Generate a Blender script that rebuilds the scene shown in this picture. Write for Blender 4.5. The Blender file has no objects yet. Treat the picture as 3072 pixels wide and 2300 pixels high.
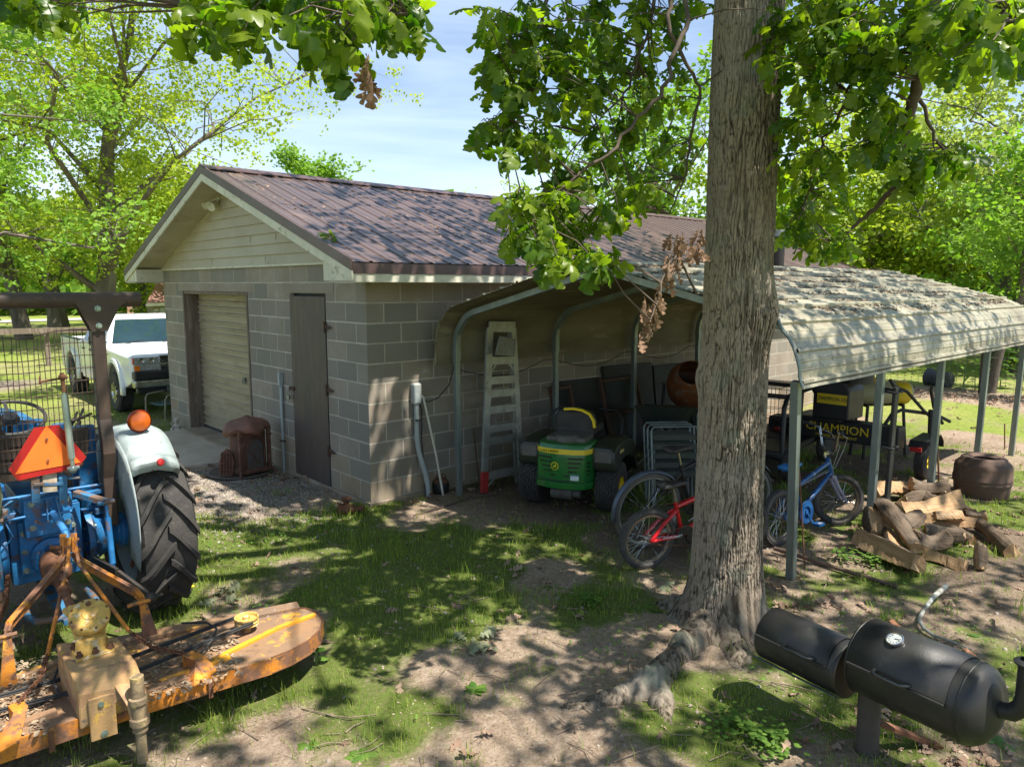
import bpy, math, random
import numpy as np
from mathutils import Vector, Matrix, Euler
R_ = math.radians
sc = bpy.context.scene
# ---------------------------------------------------------------- camera
CF, CPITCH, CROLL, CYAW = 2195.997, 0.133816566, 0.00103130679, 0.827298497
CPOS = Vector((-3.86553717, -6.33694373, 2.21316092))
_F = Vector((math.cos(CPITCH)*math.cos(CYAW), math.cos(CPITCH)*math.sin(CYAW), -math.sin(CPITCH)))
_R = _F.cross(Vector((0, 0, 1))).normalized(); _U = _R.cross(_F)
_R2 = _R*math.cos(CROLL)+_U*math.sin(CROLL); _U2 = -_R*math.sin(CROLL)+_U*math.cos(CROLL)
cd = bpy.data.cameras.new('camera'); cam = bpy.data.objects.new('camera', cd)
sc.collection.objects.link(cam)
cd.sensor_width = 36; cd.lens = CF/3072*36; cd.clip_start = 0.05; cd.clip_end = 2000
m = Matrix((_R2, _U2, -_F)).transposed().to_4x4(); m.translation = CPOS
cam.matrix_world = m; sc.camera = cam
# ---------------------------------------------------------------- sun and sky
SUN = Vector((0.13, -0.42, 0.9)).normalized()
sl = bpy.data.lights.new('sun', 'SUN'); sl.energy = 4.7; sl.angle = R_(0.55); sl.color = (1, .95, .86)
so = bpy.data.objects.new('sun', sl); sc.collection.objects.link(so)
so.rotation_mode = 'QUATERNION'; so.rotation_quaternion = SUN.to_track_quat('Z', 'Y')
w = bpy.data.worlds.new('World'); sc.world = w; w.use_nodes = True
nt = w.node_tree; nt.nodes.clear()
def N(nt, t, **k):
    n = nt.nodes.new(t)
    for a, b in k.items(): setattr(n, a, b)
    return n
sky = N(nt, 'ShaderNodeTexSky', sky_type='NISHITA', sun_disc=False)
sky.sun_elevation = math.asin(SUN.z); sky.sun_rotation = math.atan2(SUN.x, SUN.y)
sky.air_density = 1.0; sky.dust_density = 0.6; sky.ozone_density = 3.0
tc = N(nt, 'ShaderNodeTexCoord'); mp = N(nt, 'ShaderNodeMapping')
mp.inputs['Rotation'].default_value = (0, 0, R_(25)); mp.inputs['Scale'].default_value = (1.1, 1.1, 6.5)
no = N(nt, 'ShaderNodeTexNoise'); no.inputs['Scale'].default_value = 1.5; no.inputs['Detail'].default_value = 7; no.inputs['Roughness'].default_value = .55
no.inputs['Distortion'].default_value = .5
rp = N(nt, 'ShaderNodeMapRange'); rp.inputs[1].default_value = .42; rp.inputs[2].default_value = .78; rp.inputs[3].default_value = .0; rp.inputs[4].default_value = .42
sx = N(nt, 'ShaderNodeSeparateXYZ')
hz = N(nt, 'ShaderNodeMapRange'); hz.inputs[1].default_value = .0; hz.inputs[2].default_value = .45; hz.inputs[3].default_value = .26; hz.inputs[4].default_value = 0.0
ad = N(nt, 'ShaderNodeMath', operation='ADD'); ad.use_clamp = True
mx = N(nt, 'ShaderNodeMixRGB'); mx.inputs[2].default_value = (8.2, 9.2, 10.6, 1)
bg = N(nt, 'ShaderNodeBackground'); bg.inputs['Strength'].default_value = 0.083
ow = N(nt, 'ShaderNodeOutputWorld'); L = nt.links.new
L(tc.outputs['Generated'], mp.inputs[0]); L(mp.outputs[0], no.inputs['Vector']); L(no.outputs[0], rp.inputs[0])
L(tc.outputs['Generated'], sx.inputs[0]); L(sx.outputs[2], hz.inputs[0])
L(rp.outputs[0], ad.inputs[0]); L(hz.outputs[0], ad.inputs[1]); L(ad.outputs[0], mx.inputs[0])
L(sky.outputs[0], mx.inputs[1]); L(mx.outputs[0], bg.inputs['Color']); L(bg.outputs[0], ow.inputs[0])
sc.view_settings.view_transform = 'Standard'; sc.view_settings.look = 'None'; sc.view_settings.gamma = 1
sc.view_settings.exposure = 1.15
sc.cycles.max_bounces = 8; sc.cycles.transparent_max_bounces = 8; sc.cycles.diffuse_bounces = 4
sc.cycles.use_denoising = True
# ---------------------------------------------------------------- helpers
RNG = np.random.default_rng(7); rnd = random.Random(11)
def V(*a): return Vector(a)
def ray(u, v): return (_F + _R2*((u-1536)/CF) - _U2*((v-1150)/CF))
def onz(u, v, z=-.05): d = ray(u, v); return CPOS + d*((z-CPOS.z)/d.z)
def onx(u, v, x): d = ray(u, v); return CPOS + d*((x-CPOS.x)/d.x)
def ony(u, v, y): d = ray(u, v); return CPOS + d*((y-CPOS.y)/d.y)
def ond(u, v, dep): return CPOS + ray(u, v)*dep
def project(P):
    d = P-np.array(CPOS); z = d@np.array(_F); z = np.where(np.abs(z) < 1e-6, 1e-6, z)
    return 1536+CF*(d@np.array(_R2))/z, 1150-CF*(d@np.array(_U2))/z, z

MATS = {}
def mat(name, c1, c2=None, scale=6, rough=.6, metal=0, bump=0, bscale=60, spots=(), stretch=(1, 1, 1), lo=.35, hi=.65, attr=None,
        spec=.5, trans=0, transc=None, alpha=None, coat=0, rr=.15, emis=None, detail=5, rndmix=0):
    if name in MATS: return MATS[name]
    m = bpy.data.materials.new(name); m.use_nodes = True; nt = m.node_tree; b = nt.nodes['Principled BSDF']; L = nt.links.new
    tc = N(nt, 'ShaderNodeTexCoord'); mp = N(nt, 'ShaderNodeMapping'); mp.inputs['Scale'].default_value = stretch
    L(tc.outputs['Object'], mp.inputs[0])
    def noise(s, d=detail, off=0):
        n = N(nt, 'ShaderNodeTexNoise'); n.inputs['Scale'].default_value = s; n.inputs['Detail'].default_value = d
        n.inputs['Roughness'].default_value = .62
        if off:
            q = N(nt, 'ShaderNodeVectorMath', operation='ADD'); q.inputs[1].default_value = (off, off*1.7, -off); L(mp.outputs[0], q.inputs[0]); L(q.outputs[0], n.inputs['Vector'])
        else: L(mp.outputs[0], n.inputs['Vector'])
        return n.outputs[0]
    def ramp(s, lo, hi):
        r = N(nt, 'ShaderNodeMapRange'); r.inputs[1].default_value = lo; r.inputs[2].default_value = hi; L(s, r.inputs[0]); return r.outputs[0]
    def mix(f, a, bb, t='MIX'):
        x = N(nt, 'ShaderNodeMixRGB', blend_type=t)
        for k, val in ((0, f), (1, a), (2, bb)):
            if isinstance(val, (tuple, list)): x.inputs[k].default_value = (*val, 1)
            elif isinstance(val, (int, float)): x.inputs[k].default_value = val
            else: L(val, x.inputs[k])
        return x.outputs[0]
    col = c1
    if c2 is not None: col = mix(ramp(noise(scale), lo, hi), c1, c2)
    for i, s in enumerate(spots):
        sc_, sl_, sh_ = s[1], s[2], s[3]
        col = mix(ramp(noise(sc_, 6, 3.1*(i+1)), sl_, sh_), col, s[0])
    if attr:
        a = N(nt, 'ShaderNodeAttribute', attribute_name='rnd')
        col = mix(a.outputs['Fac'], col, attr) if rndmix == 0 else mix(ramp(a.outputs['Fac'], rndmix-.02, rndmix+.02), col, attr)
    if isinstance(col, tuple): b.inputs['Base Color'].default_value = (*col, 1)
    else: L(col, b.inputs['Base Color'])
    b.inputs['Metallic'].default_value = metal
    if rr and rough > .1:
        q = N(nt, 'ShaderNodeMapRange'); q.inputs[3].default_value = max(.02, rough-rr); q.inputs[4].default_value = min(1, rough+rr)
        L(noise(scale*2.3, 4, 9), q.inputs[0]); L(q.outputs[0], b.inputs['Roughness'])
    else: b.inputs['Roughness'].default_value = rough
    b.inputs['Specular IOR Level'].default_value = spec
    if coat: b.inputs['Coat Weight'].default_value = coat
    if bump:
        bn = N(nt, 'ShaderNodeBump'); bn.inputs['Strength'].default_value = min(1, bump); bn.inputs['Distance'].default_value = .01*max(1, bump)
        L(noise(bscale, 6, 5), bn.inputs['Height']); L(bn.outputs[0], b.inputs['Normal'])
    if emis: b.inputs['Emission Color'].default_value = (*emis, 1); b.inputs['Emission Strength'].default_value = 1
    if trans:
        tr = N(nt, 'ShaderNodeBsdfTranslucent'); ms = N(nt, 'ShaderNodeMixShader'); ms.inputs[0].default_value = trans
        t2 = mix(1.0, col if not isinstance(col, tuple) else col, transc or (1, 1, 1), 'MULTIPLY')
        L(t2, tr.inputs['Color'])
        o = nt.nodes['Material Output']; L(b.outputs[0], ms.inputs[1]); L(tr.outputs[0], ms.inputs[2]); L(ms.outputs[0], o.inputs[0])
    if alpha is not None: b.inputs['Alpha'].default_value = alpha
    MATS[name] = m; return m

def tag(o, label=None, cat=None, group=None, kind=None):
    if label: o['label'] = label
    if cat: o['category'] = cat
    if group: o['group'] = group
    if kind: o['kind'] = kind
    return o
def thing(name, label, cat, loc=(0, 0, 0), rot=0, group=None):
    o = bpy.data.objects.new(name, None); sc.collection.objects.link(o); o.empty_display_size = .1
    o.location = loc; o.rotation_euler = rot if isinstance(rot, (tuple, list)) else (0, 0, rot)
    return tag(o, label, cat, group)
def copy_tree(o, parent=None):
    c = o.copy(); sc.collection.objects.link(c)
    if parent is not None: c.parent = parent
    for ch in [x for x in KIDS.get(o.name, [])]: KIDS.setdefault(c.name, []).append(copy_tree(ch, c))
    return c
KIDS = {}
def basis(d, up=None):
    d = Vector(d).normalized()
    u = Vector(up) if up else (Vector((0, 0, 1)) if abs(d.z) < .95 else Vector((1, 0, 0)))
    x = u.cross(d)
    if x.length < 1e-5: x = Vector((1, 0, 0)).cross(d)
    x.normalize(); y = d.cross(x).normalized(); return x, y, d
class MB:
    def __init__(s, M=None): s.v = []; s.f = []; s.M = M
    def add(s, vs, fs):
        n = len(s.v); M = s.M
        s.v += [tuple(M @ Vector(p)) if M else tuple(p) for p in vs]; s.f += [tuple(i+n for i in f) for f in fs]; return s
    def box(s, c, d, rot=None):
        h = [x/2 for x in d]; vs = [Vector((sx*h[0], sy*h[1], sz*h[2])) for sx in (-1, 1) for sy in (-1, 1) for sz in (-1, 1)]
        if rot: E = Euler(rot).to_matrix(); vs = [E @ v for v in vs]
        return s.add([v+Vector(c) for v in vs], [(0, 1, 3, 2), (4, 6, 7, 5), (0, 4, 5, 1), (2, 3, 7, 6), (0, 2, 6, 4), (1, 5, 7, 3)])
    def bx(s, a, b): return s.box([(a[i]+b[i])/2 for i in range(3)], [abs(b[i]-a[i]) for i in range(3)])
    def beam(s, p, q, w, h, up=None):
        p, q = Vector(p), Vector(q); x, y, d = basis(q-p, up)
        return s.add([o+x*a*w/2+y*b*h/2 for o in (p, q) for a, b in ((-1, -1), (1, -1), (1, 1), (-1, 1))], [(3, 2, 1, 0), (4, 5, 6, 7), (0, 1, 5, 4), (1, 2, 6, 5), (2, 3, 7, 6), (3, 0, 4, 7)])
    def tube(s, pts, r, n=10, closed=False, cap=True):
        pts = [Vector(p) for p in pts]; k = len(pts); rs = r if isinstance(r, (list, tuple)) else [r]*k
        vs = []; x = None
        for i, p in enumerate(pts):
            a = pts[i-1] if (i > 0 or closed) else p; b = pts[(i+1) % k] if (i < k-1 or closed) else p
            d = (b-a)
            if d.length < 1e-9: d = Vector((0, 0, 1))
            d.normalize()
            if x is None: x, y, _ = basis(d)
            else:
                x = (x-d*x.dot(d)); x = x.normalized() if x.length > 1e-6 else basis(d)[0]; y = d.cross(x)
            vs += [p+(x*math.cos(2*math.pi*j/n)+y*math.sin(2*math.pi*j/n))*rs[i] for j in range(n)]
        fs = [(i*n+j, i*n+(j+1) % n, ((i+1) % k)*n+(j+1) % n, ((i+1) % k)*n+j) for i in range(k if closed else k-1) for j in range(n)]
        if cap and not closed: fs += [tuple(range(n-1, -1, -1)), tuple((k-1)*n+j for j in range(n))]
        return s.add(vs, fs)
    def cyl(s, p, q, r, n=16, r2=None): return s.tube([p, q], [r, r if r2 is None else r2], n)
    def lathe(s, prof, o=(0, 0, 0), axis=(0, 0, 1), n=24, a0=0, a1=2*math.pi, cap=False):
        x, y, d = basis(axis); o = Vector(o); full = abs(a1-a0-2*math.pi) < 1e-6; m_ = n if full else n+1
        vs = [o+d*h+(x*math.cos(a0+(a1-a0)*j/n)+y*math.sin(a0+(a1-a0)*j/n))*r for r, h in prof for j in range(m_)]
        fs = [(i*m_+j, i*m_+(j+1) % m_, (i+1)*m_+(j+1) % m_, (i+1)*m_+j) for i in range(len(prof)-1) for j in range(n)]
        if cap: fs += [tuple(range(m_-1, -1, -1)), tuple((len(prof)-1)*m_+j for j in range(m_))]
        return s.add(vs, fs)
    def torus(s, c, R, r, axis=(0, 0, 1), n=32, k=8, sq=1):
        return s.lathe([(R+r*math.cos(2*math.pi*i/k), r*sq*math.sin(2*math.pi*i/k)) for i in range(k+1)], c, axis, n)
    def prism(s, poly, t, o=(0, 0, 0), ux=(1, 0, 0), uy=(0, 0, 1)):
        ux, uy, o = Vector(ux).normalized(), Vector(uy).normalized(), Vector(o); w = ux.cross(uy).normalized(); k = len(poly)
        vs = [o+ux*a+uy*b+w*z for z in (-t/2, t/2) for a, b in poly]
        return s.add(vs, [tuple(range(k-1, -1, -1)), tuple(range(k, 2*k))]+[(i, (i+1) % k, k+(i+1) % k, k+i) for i in range(k)])
    def loft(s, secs, closed=True, cap=True):
        k = len(secs[0]); vs = [p for c in secs for p in c]; e = k if closed else k-1
        fs = [(i*k+j, i*k+(j+1) % k, (i+1)*k+(j+1) % k, (i+1)*k+j) for i in range(len(secs)-1) for j in range(e)]
        if cap: fs += [tuple(range(k-1, -1, -1)), tuple((len(secs)-1)*k+j for j in range(k))]
        return s.add(vs, fs)
    def sphere(s, c, r, n=16, k=10, sc_=(1, 1, 1)):
        c = Vector(c); P = [(r*math.sin(math.pi*i/k), -r*math.cos(math.pi*i/k)) for i in range(k+1)]
        vs = [c+Vector((q*math.cos(2*math.pi*j/n)*sc_[0], q*math.sin(2*math.pi*j/n)*sc_[1], h*sc_[2])) for q, h in P for j in range(n)]
        return s.add(vs, [(i*n+j, i*n+(j+1) % n, (i+1)*n+(j+1) % n, (i+1)*n+j) for i in range(k) for j in range(n)])
    def grid(s, fn, nu, nv, thick=0):
        vs = [Vector(fn(i/(nu-1), j/(nv-1))) for i in range(nu) for j in range(nv)]
        return s.add(vs, [(i*nv+j, i*nv+j+1, (i+1)*nv+j+1, (i+1)*nv+j) for i in range(nu-1) for j in range(nv-1)])
    def build(s, name, material, parent=None, local=False, smooth=None, bevel=0, solid=0, rndv=None, weld=False, sub=0):
        me = bpy.data.meshes.new(name)
        vs = s.v
        if not parent and not local and vs:      # single-mesh thing: put its origin at its base
            a = np.array(vs); o0 = Vector(((a[:, 0].min()+a[:, 0].max())/2, (a[:, 1].min()+a[:, 1].max())/2, a[:, 2].min()))
            vs = [tuple(Vector(p)-o0) for p in vs]
        elif parent is not None and not local:
            inv = world_of(parent).inverted(); o0 = Vector(); vs = [tuple(inv @ Vector(p)) for p in vs]
        else: o0 = Vector()
        me.from_pydata(vs, [], s.f); me.update()
        if rndv is not None:
            at = me.attributes.new('rnd', 'FLOAT', 'FACE'); at.data.foreach_set('value', np.array(rndv, dtype=np.float32))
        ob = bpy.data.objects.new(name, me); sc.collection.objects.link(ob); ob.location = o0
        if parent is not None: ob.parent = parent; KIDS.setdefault(parent.name, []).append(ob)
        if material: me.materials.append(material)
        if smooth is not None:
            me.polygons.foreach_set('use_smooth', [True]*len(me.polygons)); me.set_sharp_from_angle(angle=R_(smooth))
        if weld: ob.modifiers.new('w', 'WELD').merge_threshold = 1e-4
        if solid: md = ob.modifiers.new('s', 'SOLIDIFY'); md.thickness = solid; md.offset = 0
        if bevel: md = ob.modifiers.new('b', 'BEVEL'); md.width = bevel; md.segments = 2; md.limit_method = 'ANGLE'; md.angle_limit = R_(35)
        if sub: ob.modifiers.new('u', 'SUBSURF').levels = sub; ob.modifiers['u'].render_levels = sub
        return ob
def world_of(o):
    M = Matrix.LocRotScale(o.location, o.rotation_euler, o.scale)
    return world_of(o.parent) @ M if o.parent else M
def text(s, size, o, ux, uy, material, parent, name='lettering', ext=.001, align='CENTER', sx=1, shear=0, local=False):
    cu = bpy.data.curves.new('txt', 'FONT'); cu.body = s; cu.size = size; cu.extrude = ext; cu.align_x = align; cu.align_y = 'CENTER'; cu.shear = shear; cu.resolution_u = 2
    t = bpy.data.objects.new('txt', cu); sc.collection.objects.link(t); bpy.context.view_layer.update()
    me = bpy.data.meshes.new_from_object(t.evaluated_get(bpy.context.evaluated_depsgraph_get()))
    bpy.data.objects.remove(t); me.name = name
    ux, uy, o = Vector(ux).normalized(), Vector(uy).normalized(), Vector(o); w = ux.cross(uy)
    inv = Matrix() if local or parent is None else world_of(parent).inverted()
    for v in me.vertices: v.co = inv @ (o+ux*v.co.x*sx+uy*v.co.y+w*v.co.z)
    me.materials.clear(); me.materials.append(material)
    ob = bpy.data.objects.new(name, me); sc.collection.objects.link(ob)
    if parent is not None: ob.parent = parent; KIDS.setdefault(parent.name, []).append(ob)
    return ob
def fast_mesh(name, verts, faces, material, rndv=None, parent=None, smooth=False):
    """verts (n,3) faces (m,k) as arrays"""
    me = bpy.data.meshes.new(name); nv, nf, k = len(verts), len(faces), faces.shape[1]
    me.vertices.add(nv); me.vertices.foreach_set('co', np.ascontiguousarray(verts, dtype=np.float32).ravel())
    me.loops.add(nf*k); me.loops.foreach_set('vertex_index', np.ascontiguousarray(faces, dtype=np.int32).ravel())
    me.polygons.add(nf); me.polygons.foreach_set('loop_start', np.arange(0, nf*k, k, dtype=np.int32))
    me.update(calc_edges=True)
    if smooth: me.polygons.foreach_set('use_smooth', np.ones(nf, dtype=bool))
    if rndv is not None:
        at = me.attributes.new('rnd', 'FLOAT', 'FACE'); at.data.foreach_set('value', np.asarray(rndv, dtype=np.float32))
    me.materials.append(material)
    ob = bpy.data.objects.new(name, me); sc.collection.objects.link(ob)
    if parent is not None: ob.parent = parent; KIDS.setdefault(parent.name, []).append(ob); 
    return ob
def scatter(tv, tf, P, Rm, S, jitter=None):
    """instance template (n,3),(m,k) at P (N,3), rotations Rm (N,3,3), scale S (N,)"""
    n = len(tv); v = np.einsum('nij,kj->nki', Rm, tv)*S[:, None, None]+P[:, None, :]
    f = (tf[None]+np.arange(len(P))[:, None, None]*n).reshape(-1, tf.shape[1])
    return v.reshape(-1, 3), f
def rots(d, up=None, roll=None):
    """rotation matrices with local +Y along d; normal roughly up then rolled"""
    d = d/np.linalg.norm(d, axis=1, keepdims=True); n = len(d)
    u = np.tile([0, 0, 1.], (n, 1)) if up is None else up
    x = np.cross(d, u); l = np.linalg.norm(x, axis=1, keepdims=True); x = np.where(l > 1e-4, x/np.maximum(l, 1e-4), [1, 0, 0]); z = np.cross(x, d)
    if roll is not None:
        c, s_ = np.cos(roll)[:, None], np.sin(roll)[:, None]; x, z = x*c+z*s_, -x*s_+z*c
    return np.stack([x, d, z], axis=2)
def vnoise(x, y, seed=0):
    r = np.random.default_rng(seed); T = r.random((256, 256)); xi = np.floor(x).astype(int); yi = np.floor(y).astype(int)
    fx = x-xi; fy = y-yi; fx = fx*fx*(3-2*fx); fy = fy*fy*(3-2*fy); g = lambda a, b: T[a % 256, b % 256]
    return (g(xi, yi)*(1-fx)+g(xi+1, yi)*fx)*(1-fy)+(g(xi, yi+1)*(1-fx)+g(xi+1, yi+1)*fx)*fy
def fbm(x, y, seed=0, o=4):
    a = 0; s_ = 0
    for i in range(o): a = a+vnoise(x*2**i+i*17.3, y*2**i+i*9.1, seed+i)/2**i; s_ += 1/2**i
    return a/s_
# ================================================================ GROUND
def axis_grid(a, b, st, far):
    mid = np.arange(a, b+st/2, st); out = []; s = st; x = b
    while x < far: s *= 1.12; x += s; out.append(x)
    lo = []; s = st; x = a
    while x > -far: s *= 1.12; x -= s; lo.append(x)
    return np.array(lo[::-1]+list(mid)+out)
def blob(x, y, cx, cy, rx, ry, a=0):
    c, s = math.cos(a), math.sin(a); dx, dy = x-cx, y-cy; p = (dx*c+dy*s)/rx; q = (-dx*s+dy*c)/ry
    return np.exp(-(p*p+q*q))
def grass_amount(x, y):
    n = fbm(x*1.6+3, y*1.6+7, 3, 5); n2 = fbm(x*.45+11, y*.45+2, 9, 3)
    g = n*2.0-.44
    g += .36*blob(x, y, -1.0, -.55, 1.3, .9, -.5)+.45*blob(x, y, -1.55, .15, .6, .5)+.30*blob(x, y, -.7, -1.7, 1.0, .55, -.3)+.35*blob(x, y, -2.5, -.9, .5, .35)
    g += .22*blob(x, y, -1.15, -3.3, .6, .6)+.2*blob(x, y, -2.9, -3.2, .5, .3)+.08*blob(x, y, 1.4, -4.6, .9, .6)-.22*blob(x, y, .1, -4.9, .6, .5)+.25*blob(x, y, .4, -1.7, .8, .35)
    g -= .30*blob(x, y, -2.0, -3.1, .9, .5)+.35*blob(x, y, -.9, 1.5, .8, 1.5)+.28*blob(x, y, 0, -2.7, .8, .6)+.3*blob(x, y, 1.2, -.6, 1.3, .5)
    g -= .35*blob(x, y, -2.4, -1.7, .6, .5)
    under = np.clip((x-.3)/.8, 0, 1)*np.clip((y+4.3)/.5, 0, 1)*np.clip((8.6-x)/1.0, 0, 1)*np.clip((1-y), 0, 1)
    g -= .22*under
    far = np.clip((np.maximum(np.abs(x-2)/1.0-6.5, np.maximum(y-4.3, -y-7.5)))/1.2, 0, 1)
    far = np.maximum(far, np.clip((y-4.0)/1.0, 0, 1)*np.clip((.5-x)/1, 0, 1))
    g = g*(1-far)+far*(.62+.3*(n-.5)+.25*(n2-.5))
    # bark mulch strip along the wire fence
    g -= .7*np.exp(-((x-12.9+.25*np.sin(y*1.3))/.75)**2)*(y > -7)*(y < 2.2)
    return g
def gravel_amount(x, y):
    g = 1.1*blob(x, y, -.85, 1.5, .75, 1.5, .12)-.12
    d = 1.1*np.exp(-((y-13.6-.25*(x+1))/1.5)**2)*np.clip((1.0-x)/3, 0, 1)
    return np.clip(g+(fbm(x*3, y*3, 21, 3)-.5)*.8, 0, 1)*(g > .05)+d*(.6+.5*fbm(x, y, 5, 3))
gx = axis_grid(-5.2, 8.5, .06, 420); gy = axis_grid(-7.5, 7.0, .06, 420)
X, Y = np.meshgrid(gx, gy, indexing='ij'); nx_, ny_ = X.shape
near = np.clip(1-np.maximum(np.abs(X-2)-8, np.abs(Y)-9)/3, 0, 1)
def ground_z(x, y):
    return -.05+.05*(fbm(x*1.1, y*1.1, 40, 4)-.5)+.018*(fbm(x*7, y*7, 50, 3)-.5)
Z = -.05+(ground_z(X, Y)+.05)*near
GA = np.clip(grass_amount(X, Y), 0, 1); GV = np.clip(gravel_amount(X, Y), 0, 1)
idx = np.arange(nx_*ny_).reshape(nx_, ny_)
fc = np.stack([idx[:-1, :-1], idx[1:, :-1], idx[1:, 1:], idx[:-1, 1:]], -1).reshape(-1, 4)
gm = bpy.data.materials.new('soil_and_turf'); gm.use_nodes = True; nt = gm.node_tree; b = nt.nodes['Principled BSDF']; L = nt.links.new
def nz(s, d=6, r=.62, off=0):
    n = N(nt, 'ShaderNodeTexNoise'); n.inputs['Scale'].default_value = s; n.inputs['Detail'].default_value = d; n.inputs['Roughness'].default_value = r
    q = N(nt, 'ShaderNodeVectorMath', operation='ADD'); q.inputs[1].default_value = (off, -off, off); L(gtc.outputs['Object'], q.inputs[0]); L(q.outputs[0], n.inputs['Vector']); return n.outputs[0]
def mr(s, a, b_, c=0, d=1):
    r = N(nt, 'ShaderNodeMapRange'); r.inputs[1].default_value = a; r.inputs[2].default_value = b_; r.inputs[3].default_value = c; r.inputs[4].default_value = d; L(s, r.inputs[0]); return r.outputs[0]
def mxx(f, a, bb, t='MIX'):
    x = N(nt, 'ShaderNodeMixRGB', blend_type=t)
    for k, val in ((0, f), (1, a), (2, bb)):
        if isinstance(val, tuple): x.inputs[k].default_value = (*val, 1)
        elif isinstance(val, (int, float)): x.inputs[k].default_value = val
        else: L(val, x.inputs[k])
    return x.outputs[0]
gtc = N(nt, 'ShaderNodeTexCoord')
dirt = mxx(mr(nz(2.2), .3, .7), (.34, .255, .185), (.215, .15, .10))
dirt = mxx(mr(nz(26, 8, .7, 4), .42, .68), dirt, (.42, .33, .25))
dirt = mxx(mr(nz(60, 6, .7, 8), .56, .66), dirt, (.12, .08, .05))
at3 = N(nt, 'ShaderNodeAttribute', attribute_name='damp_shade')
dmix = mr(at3.outputs['Fac'], 0, 1, 0, .72); dirt = mxx(dmix, dirt, (.075, .052, .035))  # dark damp soil, with the carport's deep shade put into its colour
vo = N(nt, 'ShaderNodeTexVoronoi'); vo.inputs['Scale'].default_value = 42; L(gtc.outputs['Object'], vo.inputs['Vector'])
grv = mxx(mr(vo.outputs['Distance'], .1, .6), (.46, .42, .37), (.13, .10, .08))
sp = N(nt, 'ShaderNodeSeparateColor'); L(vo.outputs['Color'], sp.inputs[0])
grv = mxx(mr(sp.outputs[0], 0, 1, 0, .7), grv, (.34, .25, .18))
turf = mxx(mr(nz(9, 6, .7, 2), .3, .7), (.085, .125, .022), (.15, .19, .045))
turf = mxx(mr(nz(45, 5, .7, 12), .5, .7), turf, (.18, .15, .07))
turfF = mxx(mr(nz(.35, 6, .6, 3), .35, .68), (.19, .26, .035), (.33, .33, .10))
turfF = mxx(mr(nz(14, 6, .75, 6), .42, .7), turfF, (.11, .16, .025))
dist = N(nt, 'ShaderNodeVectorMath', operation='LENGTH'); L(gtc.outputs['Object'], dist.inputs[0])
turf = mxx(mr(dist.outputs['Value'], 7, 10), turf, turfF)
at1 = N(nt, 'ShaderNodeAttribute', attribute_name='grass'); at2 = N(nt, 'ShaderNodeAttribute', attribute_name='gravel')
mm = N(nt, 'ShaderNodeMath', operation='ADD'); L(at1.outputs['Fac'], mm.inputs[0]); L(mr(nz(30, 5, .7, 1), 0, 1, -.22, .22), mm.inputs[1])
c = mxx(mr(mm.outputs[0], .42, .62), dirt, turf)
m2 = N(nt, 'ShaderNodeMath', operation='ADD'); L(at2.outputs['Fac'], m2.inputs[0]); L(mr(nz(18, 5, .7, 7), 0, 1, -.3, .3), m2.inputs[1])
c = mxx(mr(m2.outputs[0], .35, .6), c, grv)
L(c, b.inputs['Base Color']); b.inputs['Roughness'].default_value = .95; b.inputs['Specular IOR Level'].default_value = .15
bn = N(nt, 'ShaderNodeBump'); bn.inputs['Strength'].default_value = .9; bn.inputs['Distance'].default_value = .03
ba = N(nt, 'ShaderNodeMath', operation='ADD'); L(nz(38, 8, .75, 9), ba.inputs[0]); L(mr(nz(6, 4, .6, 13), 0, 1, 0, 1.2), ba.inputs[1]); L(ba.outputs[0], bn.inputs['Height']); L(bn.outputs[0], b.inputs['Normal'])
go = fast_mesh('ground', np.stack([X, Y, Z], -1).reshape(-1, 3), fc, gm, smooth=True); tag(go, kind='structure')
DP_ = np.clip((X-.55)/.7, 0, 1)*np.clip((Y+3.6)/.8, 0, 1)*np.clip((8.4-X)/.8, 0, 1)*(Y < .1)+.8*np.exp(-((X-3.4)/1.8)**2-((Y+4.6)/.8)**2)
for nm, A in (('grass', GA), ('gravel', GV), ('damp_shade', np.clip(DP_, 0, 1))):
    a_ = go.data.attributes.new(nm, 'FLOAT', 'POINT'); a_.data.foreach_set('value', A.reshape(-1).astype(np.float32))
road = MB(); road.grid(lambda a, b: (-60+a*75, 40.6+b*3.4+6*a, .0), 20, 2)
tag(road.build('road', mat('worn_concrete', (.42, .40, .37), (.33, .31, .28), 2, .9)), kind='structure')
# ================================================================ GARAGE
BK = .2032; WF = 6.04; LB = 10.75; EZ, AZ, AY = 2.42, 3.64, 3.05; SL = (AZ-EZ)/3.5
garage = thing('block_garage', 'grey concrete block garage with brown metal roof and cream gable siding', 'garage', (LB/2, WF/2, -.05))
m_block = mat('concrete_block', (.37, .32, .265), (.29, .235, .185), 1.7, .95, bump=.8, bscale=140, attr=(.23, .215, .185), spots=[((.20, .165, .11), .9, .52, .8), ((.44, .41, .36), 5, .60, .74), ((.46, .43, .38), 60, .6, .75), ((.15, .125, .10), 90, .62, .72)], spec=.2)
m_mortar = mat('mortar', (.50, .465, .40), (.40, .36, .29), 5, .95, bump=.3, bscale=90, spec=.2)
m_footing = mat('footing_concrete', (.36, .29, .215), (.24, .19, .13), 3, .95, bump=.6, bscale=50, spec=.2)
m_splash = mat('soil_stained_block', (.36, .285, .205), (.27, .21, .145), 2.5, .95, bump=.5, bscale=120, attr=(.29, .25, .19), spec=.2)
blocks, bl_r, low, low_r = MB(), [], MB(), []
def put(a, b):
    if min(abs(b[i]-a[i]) for i in range(3)) < .004: return
    lowest = max(a[2], b[2]) < BK*1.02 or (max(a[2], b[2]) < BK*2.02 and rnd.random() < .3)
    M_, r_ = (low, low_r) if lowest else (blocks, bl_r)
    M_.bx(a, b); r_ += [rnd.random()]*6
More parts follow.
